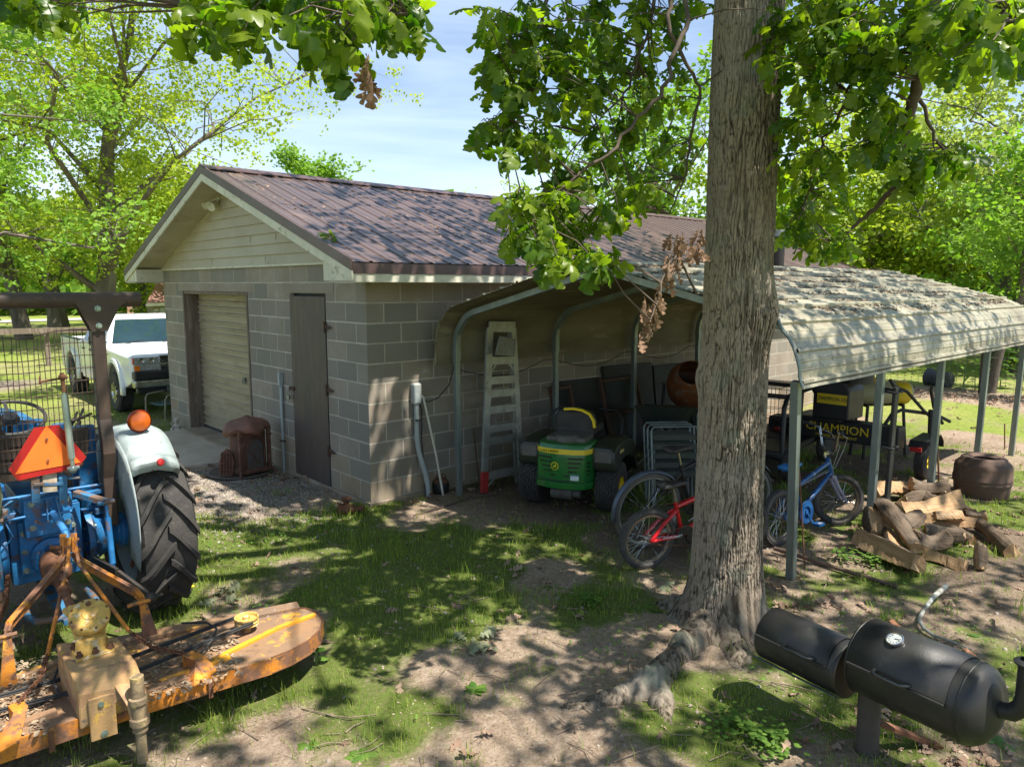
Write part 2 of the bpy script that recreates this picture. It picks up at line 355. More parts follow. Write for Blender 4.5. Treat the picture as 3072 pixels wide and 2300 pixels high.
def wall_blocks(axis, L_, z1, openings, face):
    J = .0150
    for k in range(int(round(z1/BK))):
        z0, zt = k*BK+J/2, (k+1)*BK-J/2; off = 0 if k % 2 == (1 if axis == 'y' else 0) else BK
        e = [0]+list(np.arange(off if off else 2*BK, L_, 2*BK))+[L_]
        for a, b in zip(e[:-1], e[1:]):
            segs = [(a+(J/2 if a > 0 else -.004), b-(J/2 if b < L_ else -.004), z0, zt)]
            for (o0, o1, oz) in openings:
                ns = []
                for (p, q, r0, r1) in segs:
                    if q <= o0 or p >= o1 or r0 >= oz: ns.append((p, q, r0, r1)); continue
                    if p < o0: ns.append((p, o0, r0, r1))
                    if q > o1: ns.append((o1, q, r0, r1))
                segs = ns
            for p, q, r0, r1 in segs:
                if q-p < .02: continue
                jt = lambda: rnd.uniform(-.0022, .0022)
                p += jt() if p > .01 else 0; q += jt() if q < L_-.01 else 0; r0 += jt(); r1 += jt()
                if axis == 'y': put((face-.001-rnd.random()*.0006, max(p, -.001), r0), (face+.06, q, r1))
                else: put((max(p, -.001), face-.001-rnd.random()*.0006, r0), (q, face+.055, r1))
GO = (2.83, 5.19, 2.12); DO = (.815, 1.655, 2.12)
wall_blocks('y', WF, 12*BK, [GO, DO], 0); wall_blocks('x', LB, 11*BK, [], 0)
for (o0, o1, oz) in (GO, DO):   # lintels over the two openings
    blocks.bx((-.005, o0-.18, 2.12), (.06, o1+.18, 2.23)); bl_r += [.2]*6
core = MB()
for y0, y1, z0, z1 in ((.0, DO[0], 0, 2.44), (DO[1], GO[0], 0, 2.44), (GO[1], WF, 0, 2.44), (DO[0], DO[1], 2.121, 2.44), (GO[0], GO[1], 2.121, 2.44)): core.bx((.0004, y0+(.0004 if y0 == 0 else 0), z0), (.2, y1, z1))
core.bx((.2, .0004, 0), (LB, .2, 2.44)); core.bx((.2, WF-.2, 0), (LB, WF, 2.44)); core.bx((LB-.2, .2, 0), (LB, WF-.2, 2.44))
wall = core.build('wall', m_mortar, garage)
nbf = len(blocks.f); blocks.add(low.v, low.f)
bw = blocks.build('blockwork', m_block, wall, rndv=bl_r+low_r); bw.data.materials.append(m_splash); bw.data.polygons.foreach_set('material_index', [0]*nbf+[1]*(len(blocks.f)-nbf))
ft = MB(); ft.bx((-.025, -.025, -.3), (.0, GO[0], -.002)).bx((-.025, GO[1], -.3), (0, WF+.02, -.002)).bx((0, -.025, -.3), (LB+.02, 0, -.002)).bx((-.14, GO[0]-.02, -.3), (.3, GO[1]+.02, .035)).bx((LB, 0, -.3), (LB+.025, WF, 0))
ft.build('footing', m_footing, garage, bevel=.006)
# gable siding
m_vinyl = mat('cream_vinyl', (.47, .425, .33), (.41, .36, .27), 1.6, .55, spots=[((.20, .14, .07), 1.1, .54, .78), ((.33, .30, .2), 14, .62, .8)], spec=.3, stretch=(1, 1, 1.6))
m_trim = mat('white_trim', (.66, .63, .52), (.54, .51, .40), 3, .6, spots=[((.20, .20, .12), 9, .56, .74)], spec=.3)
def roof_z(y): return AZ-abs(y-AY)*SL
sid = MB(); z = 2.44; n = 0
while z < AZ-.22:
    zt = z+.125; hw0 = max(0, (AZ-.10-z)/SL); 
    def hw(zz): return max(.01, (AZ-.09-zz)/SL)
    a0, a1 = hw(z), hw(zt)
    a0 = min(a0, WF/2+.02); a1 = min(a1, WF/2+.02)
    cuts = [-a0, a0]
    sid.add([(-.036, AY-a0, z), (-.036, AY+a0, z), (-.012, AY+a1, zt), (-.012, AY-a1, zt), (-.010, AY-a0, z), (-.010, AY+a0, z)], [(0, 1, 2, 3)[::-1], (0, 4, 5, 1)[::-1]])
    z = zt; n += 1
gs = sid.build('gable_siding', m_vinyl, garage)
MB().bx((-.038, 0.0, 2.425), (-.0105, WF, 2.447)).build('starter_strip', m_trim, gs)
for yy, zz in ((2.2, 2.5), (3.9, 2.5), (2.6, 2.75), (1.9, 2.75)): MB().bx((-.032, yy, zz-.06), (-.026, yy+.006, zz+.06)).build('siding_seam', m_vinyl, gs)
# roof
XO0, XO1 = -.42, LB+.42
m_roof = mat('brown_painted_metal', (.118, .078, .066), (.092, .062, .054), .5, .32, metal=.0, spots=[((.30, .20, .145), 2.0, .57, .8), ((.07, .04, .03), 22, .62, .78)], spec=.6, rr=.12, stretch=(1, .35, .35))
m_roofd = mat('brown_trim_metal', (.11, .066, .058), (.085, .05, .046), 2, .4, spec=.5)
def rib_profile(x0, x1, st, h, w):
    out = []; x = x0
    while x < x1-1e-6:
        out += [(x, 0), (x+.30*st, 0), (x+.30*st+.001, .003), (x+.42*st, .003), (x+.43*st, 0), (x+st-w, 0), (x+st-w*.75, h), (x+st-w*.25, h)]; x += st
    return out+[(x1, 0)]
rp_ = rib_profile(XO0, XO1, .2290, .012, .040)
rs = MB()
for s_ in (-1, 1):
    dy = AY+s_*3.50; e = AY+s_*3.50
    for t0, t1 in ((0, 1),):
        vs = []; nn = []
        nrm = Vector((0, s_*SL, 1)).normalized()
        for k in range(5):
            t = k/4; yy = AY+s_*3.5*t; zz = AZ-3.5*t*SL
            vs += [Vector((x, yy, zz))+nrm*h for x, h in rp_]
        kk = len(rp_); rs.add(vs, [((i*kk+j), ((i+1)*kk+j), ((i+1)*kk+j+1), (i*kk+j+1)) if s_ < 0 else ((i*kk+j), (i*kk+j+1), ((i+1)*kk+j+1), ((i+1)*kk+j)) for i in range(4) for j in range(kk-1)])
roof = rs.build('roof', m_roof, garage)
deck = MB()
for s_ in (-1, 1):
    deck.prism([(0, AZ-.008), (s_*3.46, AZ-.008-3.46*SL), (s_*3.46, AZ-.05-3.46*SL), (0, AZ-.05)], XO1-XO0-.02, ((XO0+XO1)/2, AY, 0), (0, 1, 0), (0, 0, 1))
deck.build('roof_deck', m_roofd, roof)
cap = MB(); cap.prism([(-.16, -.16*SL+.018), (0, .022), (.16, -.16*SL+.018), (.16, -.16*SL+.026), (0, .036), (-.16, -.16*SL+.026)], XO1-XO0+.02, ((XO0+XO1)/2, AY, AZ), (0, 1, 0), (0, 0, 1))
cap.build('ridge_cap', m_roofd, roof)
for xx, nm in ((XO0, -1), (XO1, 1)):
    rk, fa, so_ = MB(), MB(), MB()
    for s_ in (-1, 1):
        def q(t, dz): return Vector((0, AY+s_*t, AZ-t*SL+dz))
        for M_, a, b, th, xo in ((rk, .028, -.075, .02, 0), (fa, -.078, -.165, .025, -nm*.01)):
            P = [q(0, a), q(3.51, a), q(3.51, b), q(0, b)]
            vs = [p+Vector((xx+xo+dx, 0, 0)) for dx in (-th/2, th/2) for p in P]
            M_.add(vs, [(0, 1, 2, 3), (7, 6, 5, 4), (0, 4, 5, 1), (1, 5, 6, 2), (2, 6, 7, 3), (3, 7, 4, 0)])
        xi = 0 if nm < 0 else LB
        for j in range(3):   # beaded soffit boards following the rake, closed at the top by the deck
            xa = xx+(xi-xx)*(j/3)+.003; xb = xx+(xi-xx)*((j+1)/3)-.003
            for k in range(30):
                t0, t1 = 3.1*k/30+.004, 3.1*(k+1)/30-.004
                if j == 0: so_.add([q(t0, -.13)+Vector((xx, 0, 0)), q(t1, -.13)+Vector((xx, 0, 0)), q(t1, -.13)+Vector((xi, 0, 0)), q(t0, -.13)+Vector((xi, 0, 0)), q(t0-.008, -.122)+Vector((xx, 0, 0)), q(t0-.008, -.122)+Vector((xi, 0, 0))], [(0, 1, 2, 3), (0, 3, 5, 4)])
    rk.build('rake_trim', m_roofd, garage); fa.build('rake_fascia', m_trim, garage); so_.build('rake_soffit', m_vinyl, garage)
for s_, ey in ((-1, AY-3.5), (1, AY+3.5)):
    wy = 0 if s_ < 0 else WF
    MB().bx((XO0+.012, ey-.012 if s_ < 0 else ey-.01, 2.315), (XO1-.012, ey+.012 if s_ < 0 else ey+.012, EZ-.012)).build('drip_edge', m_roofd, garage)
    MB().bx((XO0+.012, ey-.004 if s_ < 0 else ey-.02, 2.235), (XO1-.012, ey+.02 if s_ < 0 else ey+.004, 2.314)).build('eave_fascia', m_trim, garage, bevel=.003)
    MB().bx((XO0+.012, min(ey, wy)+.02, 2.235), (XO1-.012, max(ey, wy)-.01, 2.25)).build('eave_soffit', m_vinyl, garage)
    # boxed eave return on the gable
    lo_ = min(ey, wy+ (.27 if s_ < 0 else -.27)); hi_ = max(ey, wy+(.27 if s_ < 0 else -.27))
    bo = MB()
    top = lambda y: roof_z(y)-.16
    a, b_ = (ey+.02, wy+.10) if s_ < 0 else (wy-.02, ey-.02)
    bo.add([(XO0+.02, a, 2.252), (XO0+.02, b_, 2.252), (XO0+.02, b_, max(2.26, top(b_))), (XO0+.02, a, max(2.26, top(a))), (-.0, a, 2.252), (-.0, b_, 2.252), (0, b_, max(2.26, top(b_))), (0, a, max(2.26, top(a)))], [(0, 1, 2, 3), (1, 5, 6, 2), (0, 3, 7, 4), (0, 4, 5, 1), (3, 2, 6, 7)])
    bo.build('eave_return', m_trim, garage)
# personnel door
m_pdoor = mat('brown_plywood', (.082, .056, .050), (.060, .047, .045), 3, .55, spots=[((.095, .068, .048), 5, .45, .7), ((.04, .04, .045), 2.2, .55, .75)], stretch=(1, 3, .5), bump=.15, bscale=40)
m_rustd = mat('dark_rusted_steel', (.11, .055, .035), (.05, .032, .026), 22, .75, metal=.3, bump=.3)
m_steel = mat('dull_steel', (.35, .36, .36), (.2, .2, .2), 18, .4, metal=.8)
dr = MB().bx((-.012, DO[0]+.008, .0), (.03, DO[1]-.01, 2.085)).build('door', m_pdoor, garage, bevel=.004)
MB().bx((.06, DO[0], 0), (.08, DO[1], 2.12)).build('door_recess', mat('black_gap', (.01, .01, .01), rr=0), dr)
for zz in (.40, 1.08, 1.76):
    h = MB(); h.bx((-.022, DO[0]+.005, zz-.06), (-.0125, DO[0]+.032, zz+.06)); h.prism([(0, .03), (.13, .008), (.14, 0), (.13, -.008), (0, -.03)], .006, (-.017, DO[0]+.003, zz), (0, -1, 0), (0, 0, 1)); h.cyl((-.024, DO[0], zz-.06), (-.024, DO[0], zz+.06), .008, 8)
    h.build('hinge', m_rustd, dr)
hs = MB().bx((-.03, DO[1]-.06, .99), (-.012, DO[1]+.055, 1.03)).build('hasp', m_rustd, dr)
pl = MB().box((-.045, DO[1]+.04, .905), (.022, .055, .05)); pl.tube([(-.045, DO[1]+.02, .93), (-.045, DO[1]+.02, .985), (-.045, DO[1]+.03, 1.0), (-.045, DO[1]+.05, 1.0), (-.045, DO[1]+.06, .985), (-.045, DO[1]+.06, .93)], .005, 8)
pl.build('padlock', m_steel, hs, bevel=.003)
# overhead door with timber jambs
m_oldwood = mat('weathered_timber', (.20, .155, .12), (.125, .09, .065), 7, .9, stretch=(2, 2, .25), bump=.5, bscale=40, spots=[((.30, .25, .2), 9, .55, .7)])
m_rollup = mat('tan_roll_up_door', (.36, .30, .205), (.27, .225, .15), 2, .5, spots=[((.50, .46, .35), 7, .62, .78), ((.15, .11, .06), 3, .54, .78)], stretch=(1, .5, 2.5), spec=.4)
GX = .28
jb = MB(); jb.bx((-.012, GO[1]-.045, .036), (GX, GO[1]-.002, 2.118)).bx((-.012, GO[0]+.002, .036), (GX, GO[0]+.045, 2.118)).bx((0.0, GO[0]+.045, 2.075), (GX, GO[1]-.045, 2.118))
jb.build('door_jamb', m_oldwood, garage, bevel=.003)
rd = MB(); zz = .05; prof = []
while zz < 2.07:
    prof += [(0, zz), (0, zz+.012), (-.020, zz+.020), (-.020, zz+.038), (0, zz+.05), (0, zz+.078)]; zz += .085
    if int(zz*100) % 3 == 0: prof += [(0, zz), (0, zz+.04)]; zz += .045
vs = [(GX-.07+d, y, z_) for y in (GO[0]+.046, GO[1]-.046) for d, z_ in prof]; kk = len(prof)
rd.add(vs, [(j, j+1, kk+j+1, kk+j) for j in range(kk-1)])
ro = rd.build('roll_up_door', m_rollup, garage)
MB().bx((GX-.10, GO[0]+.05, .036), (GX-.05, GO[1]-.05, .062)).build('bottom_seal', mat('black_rubber', (.018, .018, .018), (.03, .03, .03), 9, .7), ro)
hb = MB().bx((GX-.095, 3.50, .88), (GX-.082, 3.56, .94)); hb.tube([(GX-.10, 3.50, .95), (GX-.10, 3.50, .85)], .008, 8); hb.tube([(GX-.10, 3.56, .95), (GX-.10, 3.56, .86)], .006, 8)
hb.build('handle', m_steel, ro)
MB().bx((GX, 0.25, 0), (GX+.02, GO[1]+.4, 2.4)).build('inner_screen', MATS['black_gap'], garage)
# flood light under the gable
fl = MB().lathe([(.0, 0), (.055, .0), (.055, .02), (0, .02)], (-.035, 3.55, 3.34), (-1, 0, 0), 16)
flo = fl.build('flood_light', m_trim, garage, smooth=40)
for dy, dz in ((.16, -.03), (-.02, -.05)):
    h = MB(); c_ = V(-.09, 3.55+dy*.8, 3.31+dz); d_ = V(-.55, .8 if dy > 0 else -.3, -.35).normalized()
    h.tube([(-.05, 3.55, 3.34), c_], .018, 8); h.lathe([(.02, -.05), (.04, -.03), (.048, .03), (.066, .08), (.066, .09), (.0, .085)], c_, d_, 16)
    h.build('lamp_head', m_trim, flo, smooth=40)
# conduit on the front wall and electrical box on the side wall
m_pvc = mat('grey_plastic_pipe', (.36, .40, .40), (.27, .30, .30), 6, .5, spots=[((.42, .38, .3), 5, .6, .75)])
fc_ = MB(); fc_.tube([(-.025, 1.93, -.06), (-.025, 1.93, .62), (-.025, 1.92, 1.03)], .017, 10); fc_.bx((-.055, 1.90, 1.02), (-.006, 1.95, 1.17)); fc_.tube([(-.022, 1.965, 1.12), (-.022, 1.965, .62)], .009, 8)
fc_.build('conduit', m_pvc, garage, smooth=40, bevel=.002)
MB().bx((-.05, 1.895, .335), (-.006, 1.965, .35)).build('conduit_clamp', m_rustd, garage)
eb = MB(); eb.bx((.50, -.085, .965), (.60, -.006, 1.19)); e_ = eb.build('electrical_box', m_pvc, garage, bevel=.02)
cp = MB(); cp.tube([(.55, -.045, .97), (.55, -.045, .60), (.565, -.05, .47), (.60, -.06, .33), (.64, -.075, .18), (.655, -.08, .06), (.66, -.085, -.08)], [.028, .028, .028, .03, .032, .03, .028], 12)
cp.tube([(.55, -.045, .64), (.55, -.045, .58)], .034, 12); cp.build('conduit_pipe', m_pvc, e_, smooth=50)
cb = MB(); cb.tube([(.595, -.05, .96), (.61, -.055, .9), (.60, -.06, .6), (.62, -.07, .3), (.625, -.08, -.04)], .006, 6); cb.tube([(.60, -.07, 1.03), (.68, -.08, .98), (.78, -.12, 1.02), (.86, -.2, 1.15), (.885, -.25, 1.32), (.90, -.262, 1.42)], .006, 6)
cb.build('cable', MATS['black_rubber'], e_)
MB().tube([(.51, -.08, .80), (.59, -.09, .80)], .009, 6).build('strap', MATS['black_rubber'], e_)
# stove pipe through the roof
sp_ = MB().cyl((7.93, -.15, 2.45), (7.93, -.15, 3.02), .098, 20); st_ = sp_.build('stove_pipe', mat('black_stove_pipe', (.02, .02, .024), (.04, .03, .03), 6, .45, metal=.3), garage, smooth=40)
MB().cyl((7.93, -.15, 3.02), (7.93, -.15, 3.13), .094, 20).build('flue_top', m_steel, st_, smooth=40)
tag(MB().add([(-.145, 2.6, .01), (-.145, 5.3, .01), (-.95, 5.2, -.02), (-.95, 3.0, -.02), (-.145, 2.6, -.2), (-.145, 5.3, -.2), (-.95, 5.2, -.2), (-.95, 3.0, -.2)], [(0, 1, 2, 3), (3, 2, 6, 7), (0, 3, 7, 4), (2, 1, 5, 6)]).build('concrete_slab', mat('apron_concrete', (.50, .42, .33), (.38, .31, .24), 3, .95, bump=.3, bscale=40)), kind='structure')
pv = tag(MB().tube([(.60, -.03, 1.04), (.606, -.06, 1.055), (.622, -.075, 1.03), (.73, -.14, .4), (.79, -.18, -.06)], .013, 10).build('pvc_pipe', mat('dirty_white_pvc', (.62, .60, .52), (.45, .42, .33), 8, .5), smooth=50), 'thin dirty white pipe leaning against the block wall beside the grey conduit', 'pipe')
# ================================================================ CARPORT
m_galv = mat('galvanised_steel', (.25, .29, .275), (.18, .215, .205), 9, .45, metal=.55, spots=[((.22, .15, .10), 6, .62, .8)], stretch=(1, 1, .35))
m_panel = mat('cream_roof_panel', (.36, .335, .25), (.29, .265, .19), 1.4, .42, spots=[((.15, .115, .075), 3.0, .46, .70), ((.10, .075, .05), 24, .54, .70), ((.22, .20, .14), 7, .48, .66)], stretch=(.8, 1, 1), spec=.45)
port = thing('metal_carport', 'open cream metal carport with rounded eaves beside the block garage', 'carport', (4.2, -2.05, -.05))
PF = [(-.175, 1.375), (-.175, 1.50), (-.18, 1.60), (-.20, 1.72), (-.25, 1.83), (-.34, 1.935), (-.46, 2.0), (-2.05, 2.43), (-3.56, 2.04), (-3.72, 1.97), (-3.84, 1.86), (-3.90, 1.75), (-3.935, 1.63), (-3.94, 1.56), (-3.955, 1.485)]
def resample(P, st):
    out = [Vector((0, *P[0]))]; 
    for a, b in zip(P[:-1], P[1:]):
        a, b = Vector((0, *a)), Vector((0, *b)); k = max(1, int((b-a).length/st))
        out += [a.lerp(b, (i+1)/k) for i in range(k)]
    return out
def sk(y): return .70+.40*(-.175-y)/3.78     # the front edge runs slightly askew
ptsP = resample(PF, .0085); dist_ = 0; prof3 = []
for i, p in enumerate(ptsP):
    a, b = ptsP[max(0, i-1)], ptsP[min(len(ptsP)-1, i+1)]; t = (b-a).normalized(); n_ = Vector((0, t.z, -t.y))
    if n_.z < 0 and abs(p.y+2.05) < 1.5: n_ = -n_
    if p.y > -.3 and n_.y < 0: n_ = -n_
    if p.y < -3.8 and n_.y > 0: n_ = -n_
    if i: dist_ += (p-ptsP[i-1]).length
    ph = (dist_+.02) % .232; h = .021 if .006 < ph < .034 else (.006 if abs(ph-.10) < .006 or abs(ph-.165) < .006 else 0)
    if i < 3 or i > len(ptsP)-4: h = .012
    prof3.append(p+n_*h)
pm = MB(); NX = 26; secs = []
for i in range(NX):
    t = i/(NX-1); secs.append([Vector((sk(p.y)+t*(7.62-.4*0-sk(p.y)), p.y+.0015*math.sin(i*2.1+p.z*3), p.z+.002*math.sin(i*1.3))) for p in prof3])
pm.loft(secs, closed=False, cap=False)
pan = pm.build('roof_panels', m_panel, port, solid=.003)
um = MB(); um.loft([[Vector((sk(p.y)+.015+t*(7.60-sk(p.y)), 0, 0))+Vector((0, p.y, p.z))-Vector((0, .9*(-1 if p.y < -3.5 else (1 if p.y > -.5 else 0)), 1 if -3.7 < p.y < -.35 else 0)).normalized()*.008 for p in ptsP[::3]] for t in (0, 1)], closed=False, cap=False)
um.build('panel_underside', mat('dark_panel_underside', (.19, .165, .11), (.10, .08, .05), 1.2, .7, spots=[((.30, .27, .19), 3, .58, .75)], stretch=(.5, 1.5, 2)), pan)  # separate darker brown sheet just below the roof panels
edge = MB().tube([Vector((sk(p.y)-.004, p.y, p.z+.004)) for p in prof3 if p.y < -2.05][::8], .012, 6).build('edge_trim', m_galv, pan)
IN = [(-.262, 1.50), (-.27, 1.62), (-.285, 1.70), (-.33, 1.79), (-.41, 1.88), (-.50, 1.93), (-2.05, 2.35), (-3.52, 1.96), (-3.66, 1.90), (-3.76, 1.80), (-3.815, 1.70), (-3.835, 1.60), (-3.84, 1.5)]
gposts = []
for k in range(5):
    bx_ = .92+1.505*k; rx = 1.42 if k == 0 else 2.90+1.55*(k-1); tx = 1.25 if k == 0 else 2.82+1.555*(k-1)
    bt_ = 1.40 if k == 0 else tx; bow = MB(); path = [Vector((bx_+(bt_-bx_)*(-.262-y)/3.58, y, z_)) for y, z_ in IN]
    for a, b_ in zip(path[:-1], path[1:]): bow.beam(a, b_+(b_-a)*.02, .057, .057, (1, 0, 0))
    bow.build('roof_bow', m_galv, port)
    MB().beam((bx_, -.29, -.12), (bx_, -.262, 1.52), .057, .057, (1, 0, 0)).build('post', m_galv, port, bevel=.005)
    MB().beam((rx, -3.80, -.12), (tx, -3.84, 1.52), .062, .062, (1, 0, 0)).build('post', m_galv, port, bevel=.005)
    MB().beam((bx_, -.27, 1.42), (bx_, -.266, 1.56), .066, .066, (1, 0, 0)).build('post_sleeve', m_galv, port, bevel=.004)
wire = MB(); pts = []
for k in range(4):
    a = V(.92+1.505*k, -.24, 1.33); b_ = V(.92+1.505*(k+1), -.24, 1.40)
    pts += [a.lerp(b_, t/8)-V(0, 0, .16*math.sin(math.pi*t/8)) for t in range(8)]
tag(wire.tube(pts, .005, 5).build('extension_cord', MATS['black_rubber']), 'black cable drooping between the carport posts along the block wall', 'cable')
# ================================================================ LEAF TEMPLATES
def lobed_leaf():
    T = [(0, .012), (.10, .02), (.17, .05), (.22, .13), (.27, .155), (.31, .11), (.345, .05), (.38, .10), (.42, .25), (.465, .285), (.51, .23), (.545, .075), (.575, .09), (.62, .28), (.67, .345), (.725, .33), (.765, .24), (.79, .12), (.83, .19), (.88, .225), (.93, .19), (.97, .11), (1.0, .015)]
    vs = []; 
    for t, w in T:
        for s_ in (-1, 0, 1):
            x = s_*w; y = t+(.05*w if s_ else 0)
            vs.append((x, y, -.42*(t-.3)**2+.02-abs(x)*.34+.10*x*x+(.035*math.sin(t*17+s_) if s_ else 0)))
    f = []
    for i in range(len(T)-1):
        for j in (0, 1): f.append((i*3+j, i*3+j+1, (i+1)*3+j+1, (i+1)*3+j))
    return np.array(vs), np.array(f)
def simple_leaf(w=.34, droop=.25):
    T = [(0, .02), (.3, w*.8), (.6, w), (.85, w*.6), (1, .02)]
    vs = [(s_*q, t, -droop*t*t-abs(s_*q)*.3) for t, q in T for s_ in (-1, 0, 1)]
    return np.array(vs), np.array([(i*3+j, i*3+j+1, (i+1)*3+j+1, (i+1)*3+j) for i in range(4) for j in (0, 1)])
def quad_leaf(w=.42):
    return np.array([(0, 0, 0), (w, .45, -.08), (0, 1, -.12), (-w, .45, -.08)]), np.array([(0, 1, 2, 3)])
LL, SLF, QL, NL = lobed_leaf(), simple_leaf(.30), quad_leaf(), simple_leaf(.12, .3)
def unit(n, r=RNG):
    d = r.normal(size=(n, 3)); return d/np.linalg.norm(d, axis=1, keepdims=True)
# ================================================================ THE OAK
TX, TY = .393, -3.836
oak = thing('oak_tree', 'big oak with rough grey bark and hanging lobed leaves beside the carport', 'tree', (TX, TY, -.05))
nth, nzz = 420, 760
th = np.linspace(0, 2*math.pi, nth, endpoint=False)+math.pi*.25
zz = np.concatenate([np.linspace(-.15, 4.6, nzz-40), np.linspace(4.65, 7.5, 40)])
TH, ZZ = np.meshgrid(th, zz, indexing='xy')
r0 = .212-.002*ZZ+.085*np.exp(-(ZZ+.05)/.30)*(1+.25*np.cos(3*(TH-3.45)))
r0 = np.maximum(r0, .10)
da = np.angle(np.exp(1j*(TH-(-1.25)))); r0 += .050*np.exp(-((ZZ-2.05)/.16)**2-(da/.55)**2)-.022*np.exp(-((ZZ-2.10)/.05)**2-((da+.35)/.22)**2)
da = np.angle(np.exp(1j*(TH-2.4))); r0 += .03*np.exp(-((ZZ-1.62)/.1)**2-(da/.5)**2)
r0 += .012*(fbm(TH*1.5+5, ZZ*1.3, 61, 3)-.5)
w1 = fbm(TH*3.2, ZZ*3.0, 62, 3)*1.6
def ridge(n): return np.clip(np.abs(n-.5)*6.0, 0, 1)
wob = (fbm(TH*6, ZZ*7, 63, 3)-.5)*.9
A = ridge(vnoise(TH*25+wob*2.6+w1, ZZ*9.5+wob*2, 64)); B = ridge(vnoise(TH*38+wob*3, ZZ*24+7+wob, 65)); 
bark = A*(.45+.55*B); fine = fbm(TH*50, ZZ*55, 66, 3)
amp = .0105*(1-.35*np.exp(-(ZZ)/.35))
rr = r0+amp*(bark-.6)+.0035*(fine-.5)
lean = .0
Xo = TX+rr*np.cos(TH); Yo = TY+rr*np.sin(TH)
vv = np.stack([Xo, Yo, ZZ], -1).reshape(-1, 3)
I = np.arange(nth*nzz).reshape(nzz, nth); J_ = np.roll(I, -1, 1)
ff = np.stack([I[:-1], J_[:-1], J_[1:], I[1:]], -1).reshape(-1, 4)
barkv = (bark[:-1]*.85+.25*(fine[:-1]-.4)).reshape(-1)
# surface roots as extra tubes in the same trunk mesh
def bark_tube(path, rad, nu=90, nv=120, seed=70, up=1.0):
    P = np.array(path, float); d = np.r_[0, np.cumsum(np.linalg.norm(np.diff(P, axis=0), axis=1))]; t = np.linspace(0, d[-1], nv)
    C = np.stack([np.interp(t, d, P[:, i]) for i in range(3)], 1); 
    for _ in range(6): C[1:-1] = (C[:-2]+C[1:-1]*2+C[2:])/4
    Rr = np.interp(t, d, rad); T = np.gradient(C, axis=0); T /= np.linalg.norm(T, axis=1, keepdims=True)
    S = np.cross(T, [0, 0, 1.]); l = np.linalg.norm(S, axis=1, keepdims=True); S = S/np.maximum(l, 1e-6); U = np.cross(S, T)
    a = np.linspace(0, 2*math.pi, nu, endpoint=False); Aa, Tt = np.meshgrid(a, t, indexing='xy')
    wb = (fbm(Aa*3, Tt*8, seed, 3)-.5); bk = ridge(vnoise(Aa*5+wb*3, Tt*18+wb*5, seed+1))*(.5+.5*ridge(vnoise(Aa*11, Tt*40, seed+2)))
    fn = fbm(Aa*14, Tt*50, seed+3, 3)
    R = Rr[:, None]*(1+.35*(fbm(Aa*.95+3, Tt*2.2, seed+4, 3)-.5))+.008*(bk-.6)+.005*(fn-.5)
    v = C[:, None]+S[:, None]*np.cos(Aa)[..., None]*R[..., None]+U[:, None]*np.sin(Aa)[..., None]*R[..., None]*up
    I = np.arange(nu*nv).reshape(nv, nu); Jn = np.roll(I, -1, 1)
    return v.reshape(-1, 3), np.stack([I[:-1], I[1:], Jn[1:], Jn[:-1]], -1).reshape(-1, 4), (bk[:-1]*.55+.2+.25*(fn[:-1]-.4)).reshape(-1)
parts = [(vv, ff, barkv)]
ru = np.arange(-1.75, .75, .0095); rw = np.arange(-.95, .62, .0095); RX, RY2 = np.meshgrid(ru, rw, indexing='ij')
rho = np.hypot(RX, RY2); aa = np.arctan2(RY2, RX)
H = -.10+.50*np.exp(-(rho-.215)/(.060+.022*np.cos(3*aa+.6)+.012*np.cos(5*aa))); H = np.minimum(H, .55)
def root(path, H):
    nse = (fbm(RX*6, RY2*6, 71, 3)-.5)*.10
    for (x0, y0, h0, w0), (x1, y1, h1, w1) in zip(path[:-1], path[1:]):
        dx_, dy_ = x1-x0, y1-y0; t = np.clip(((RX-x0)*dx_+(RY2-y0)*dy_)/(dx_*dx_+dy_*dy_), 0, 1); d_ = np.hypot(RX-x0-t*dx_, RY2-y0-t*dy_)+nse*.5; w2 = w0+(w1-w0)*t; h2 = (h0+(h1-h0)*t)*.78-.012; w2 = w2*.92
        z_ = -.10+(h2+.10)*np.sqrt(np.clip(1-(d_/w2)**2, 0, 1)); k = .05; m__ = np.maximum(H, z_); H = m__+k*.25*np.clip(1-np.abs(H-z_)/k, 0, 1)**2*(z_ > -.099)
    return H
H = root([(-.12, 0, .30, .13), (-.30, -.02, .15, .12), (-.55, -.05, .075, .10), (-.80, -.10, .055, .095), (-1.05, -.16, .085, .12), (-1.25, -.12, .03, .09), (-1.55, .02, -.05, .06)], H)
H = root([(-.98, -.14, .05, .09), (-1.12, -.30, .02, .08), (-1.25, -.45, -.05, .05)], H)
H = root([(-.08, -.10, .20, .13), (-.22, -.22, .05, .11), (-.36, -.32, .0, .10), (-.48, -.40, -.07, .07)], H)
H = root([(.10, -.10, .20, .12), (.2, -.24, .06, .10), (.26, -.42, -.04, .07)], H); H = root([(.0, .15, .2, .12), (-.08, .32, .05, .10), (-.12, .5, -.06, .06)], H)
wq = (fbm(RX*7+2, RY2*7, 72, 3)-.5)*2.2; bk = ridge(vnoise(RX*19+wq*1.5, RY2*30+wq*2.5, 73))*(.55+.45*ridge(vnoise(RX*42+wq, RY2*48+wq*2, 74))); fn = fbm(RX*70, RY2*70, 75, 3)
gxy = TX+RX, TY+RY2
H = H+(H > -.095)*(.014*(bk-.6)+.010*(fn-.5)+.03*(fbm(RX*9, RY2*9, 76, 3)-.5))
In = np.arange(H.size).reshape(H.shape); keepc = (H[:-1, :-1] > -.098) | (H[1:, 1:] > -.098)
fr = np.stack([In[:-1, :-1], In[1:, :-1], In[1:, 1:], In[:-1, 1:]], -1)[keepc]; inner = (rho[:-1, :-1] < .13)[keepc]; fr = fr[~inner]
parts.append((np.stack([gxy[0], gxy[1], H], -1).reshape(-1, 3), fr, (bk*.5+.06+.3*(fn-.4))[:-1, :-1][keepc][~inner]))
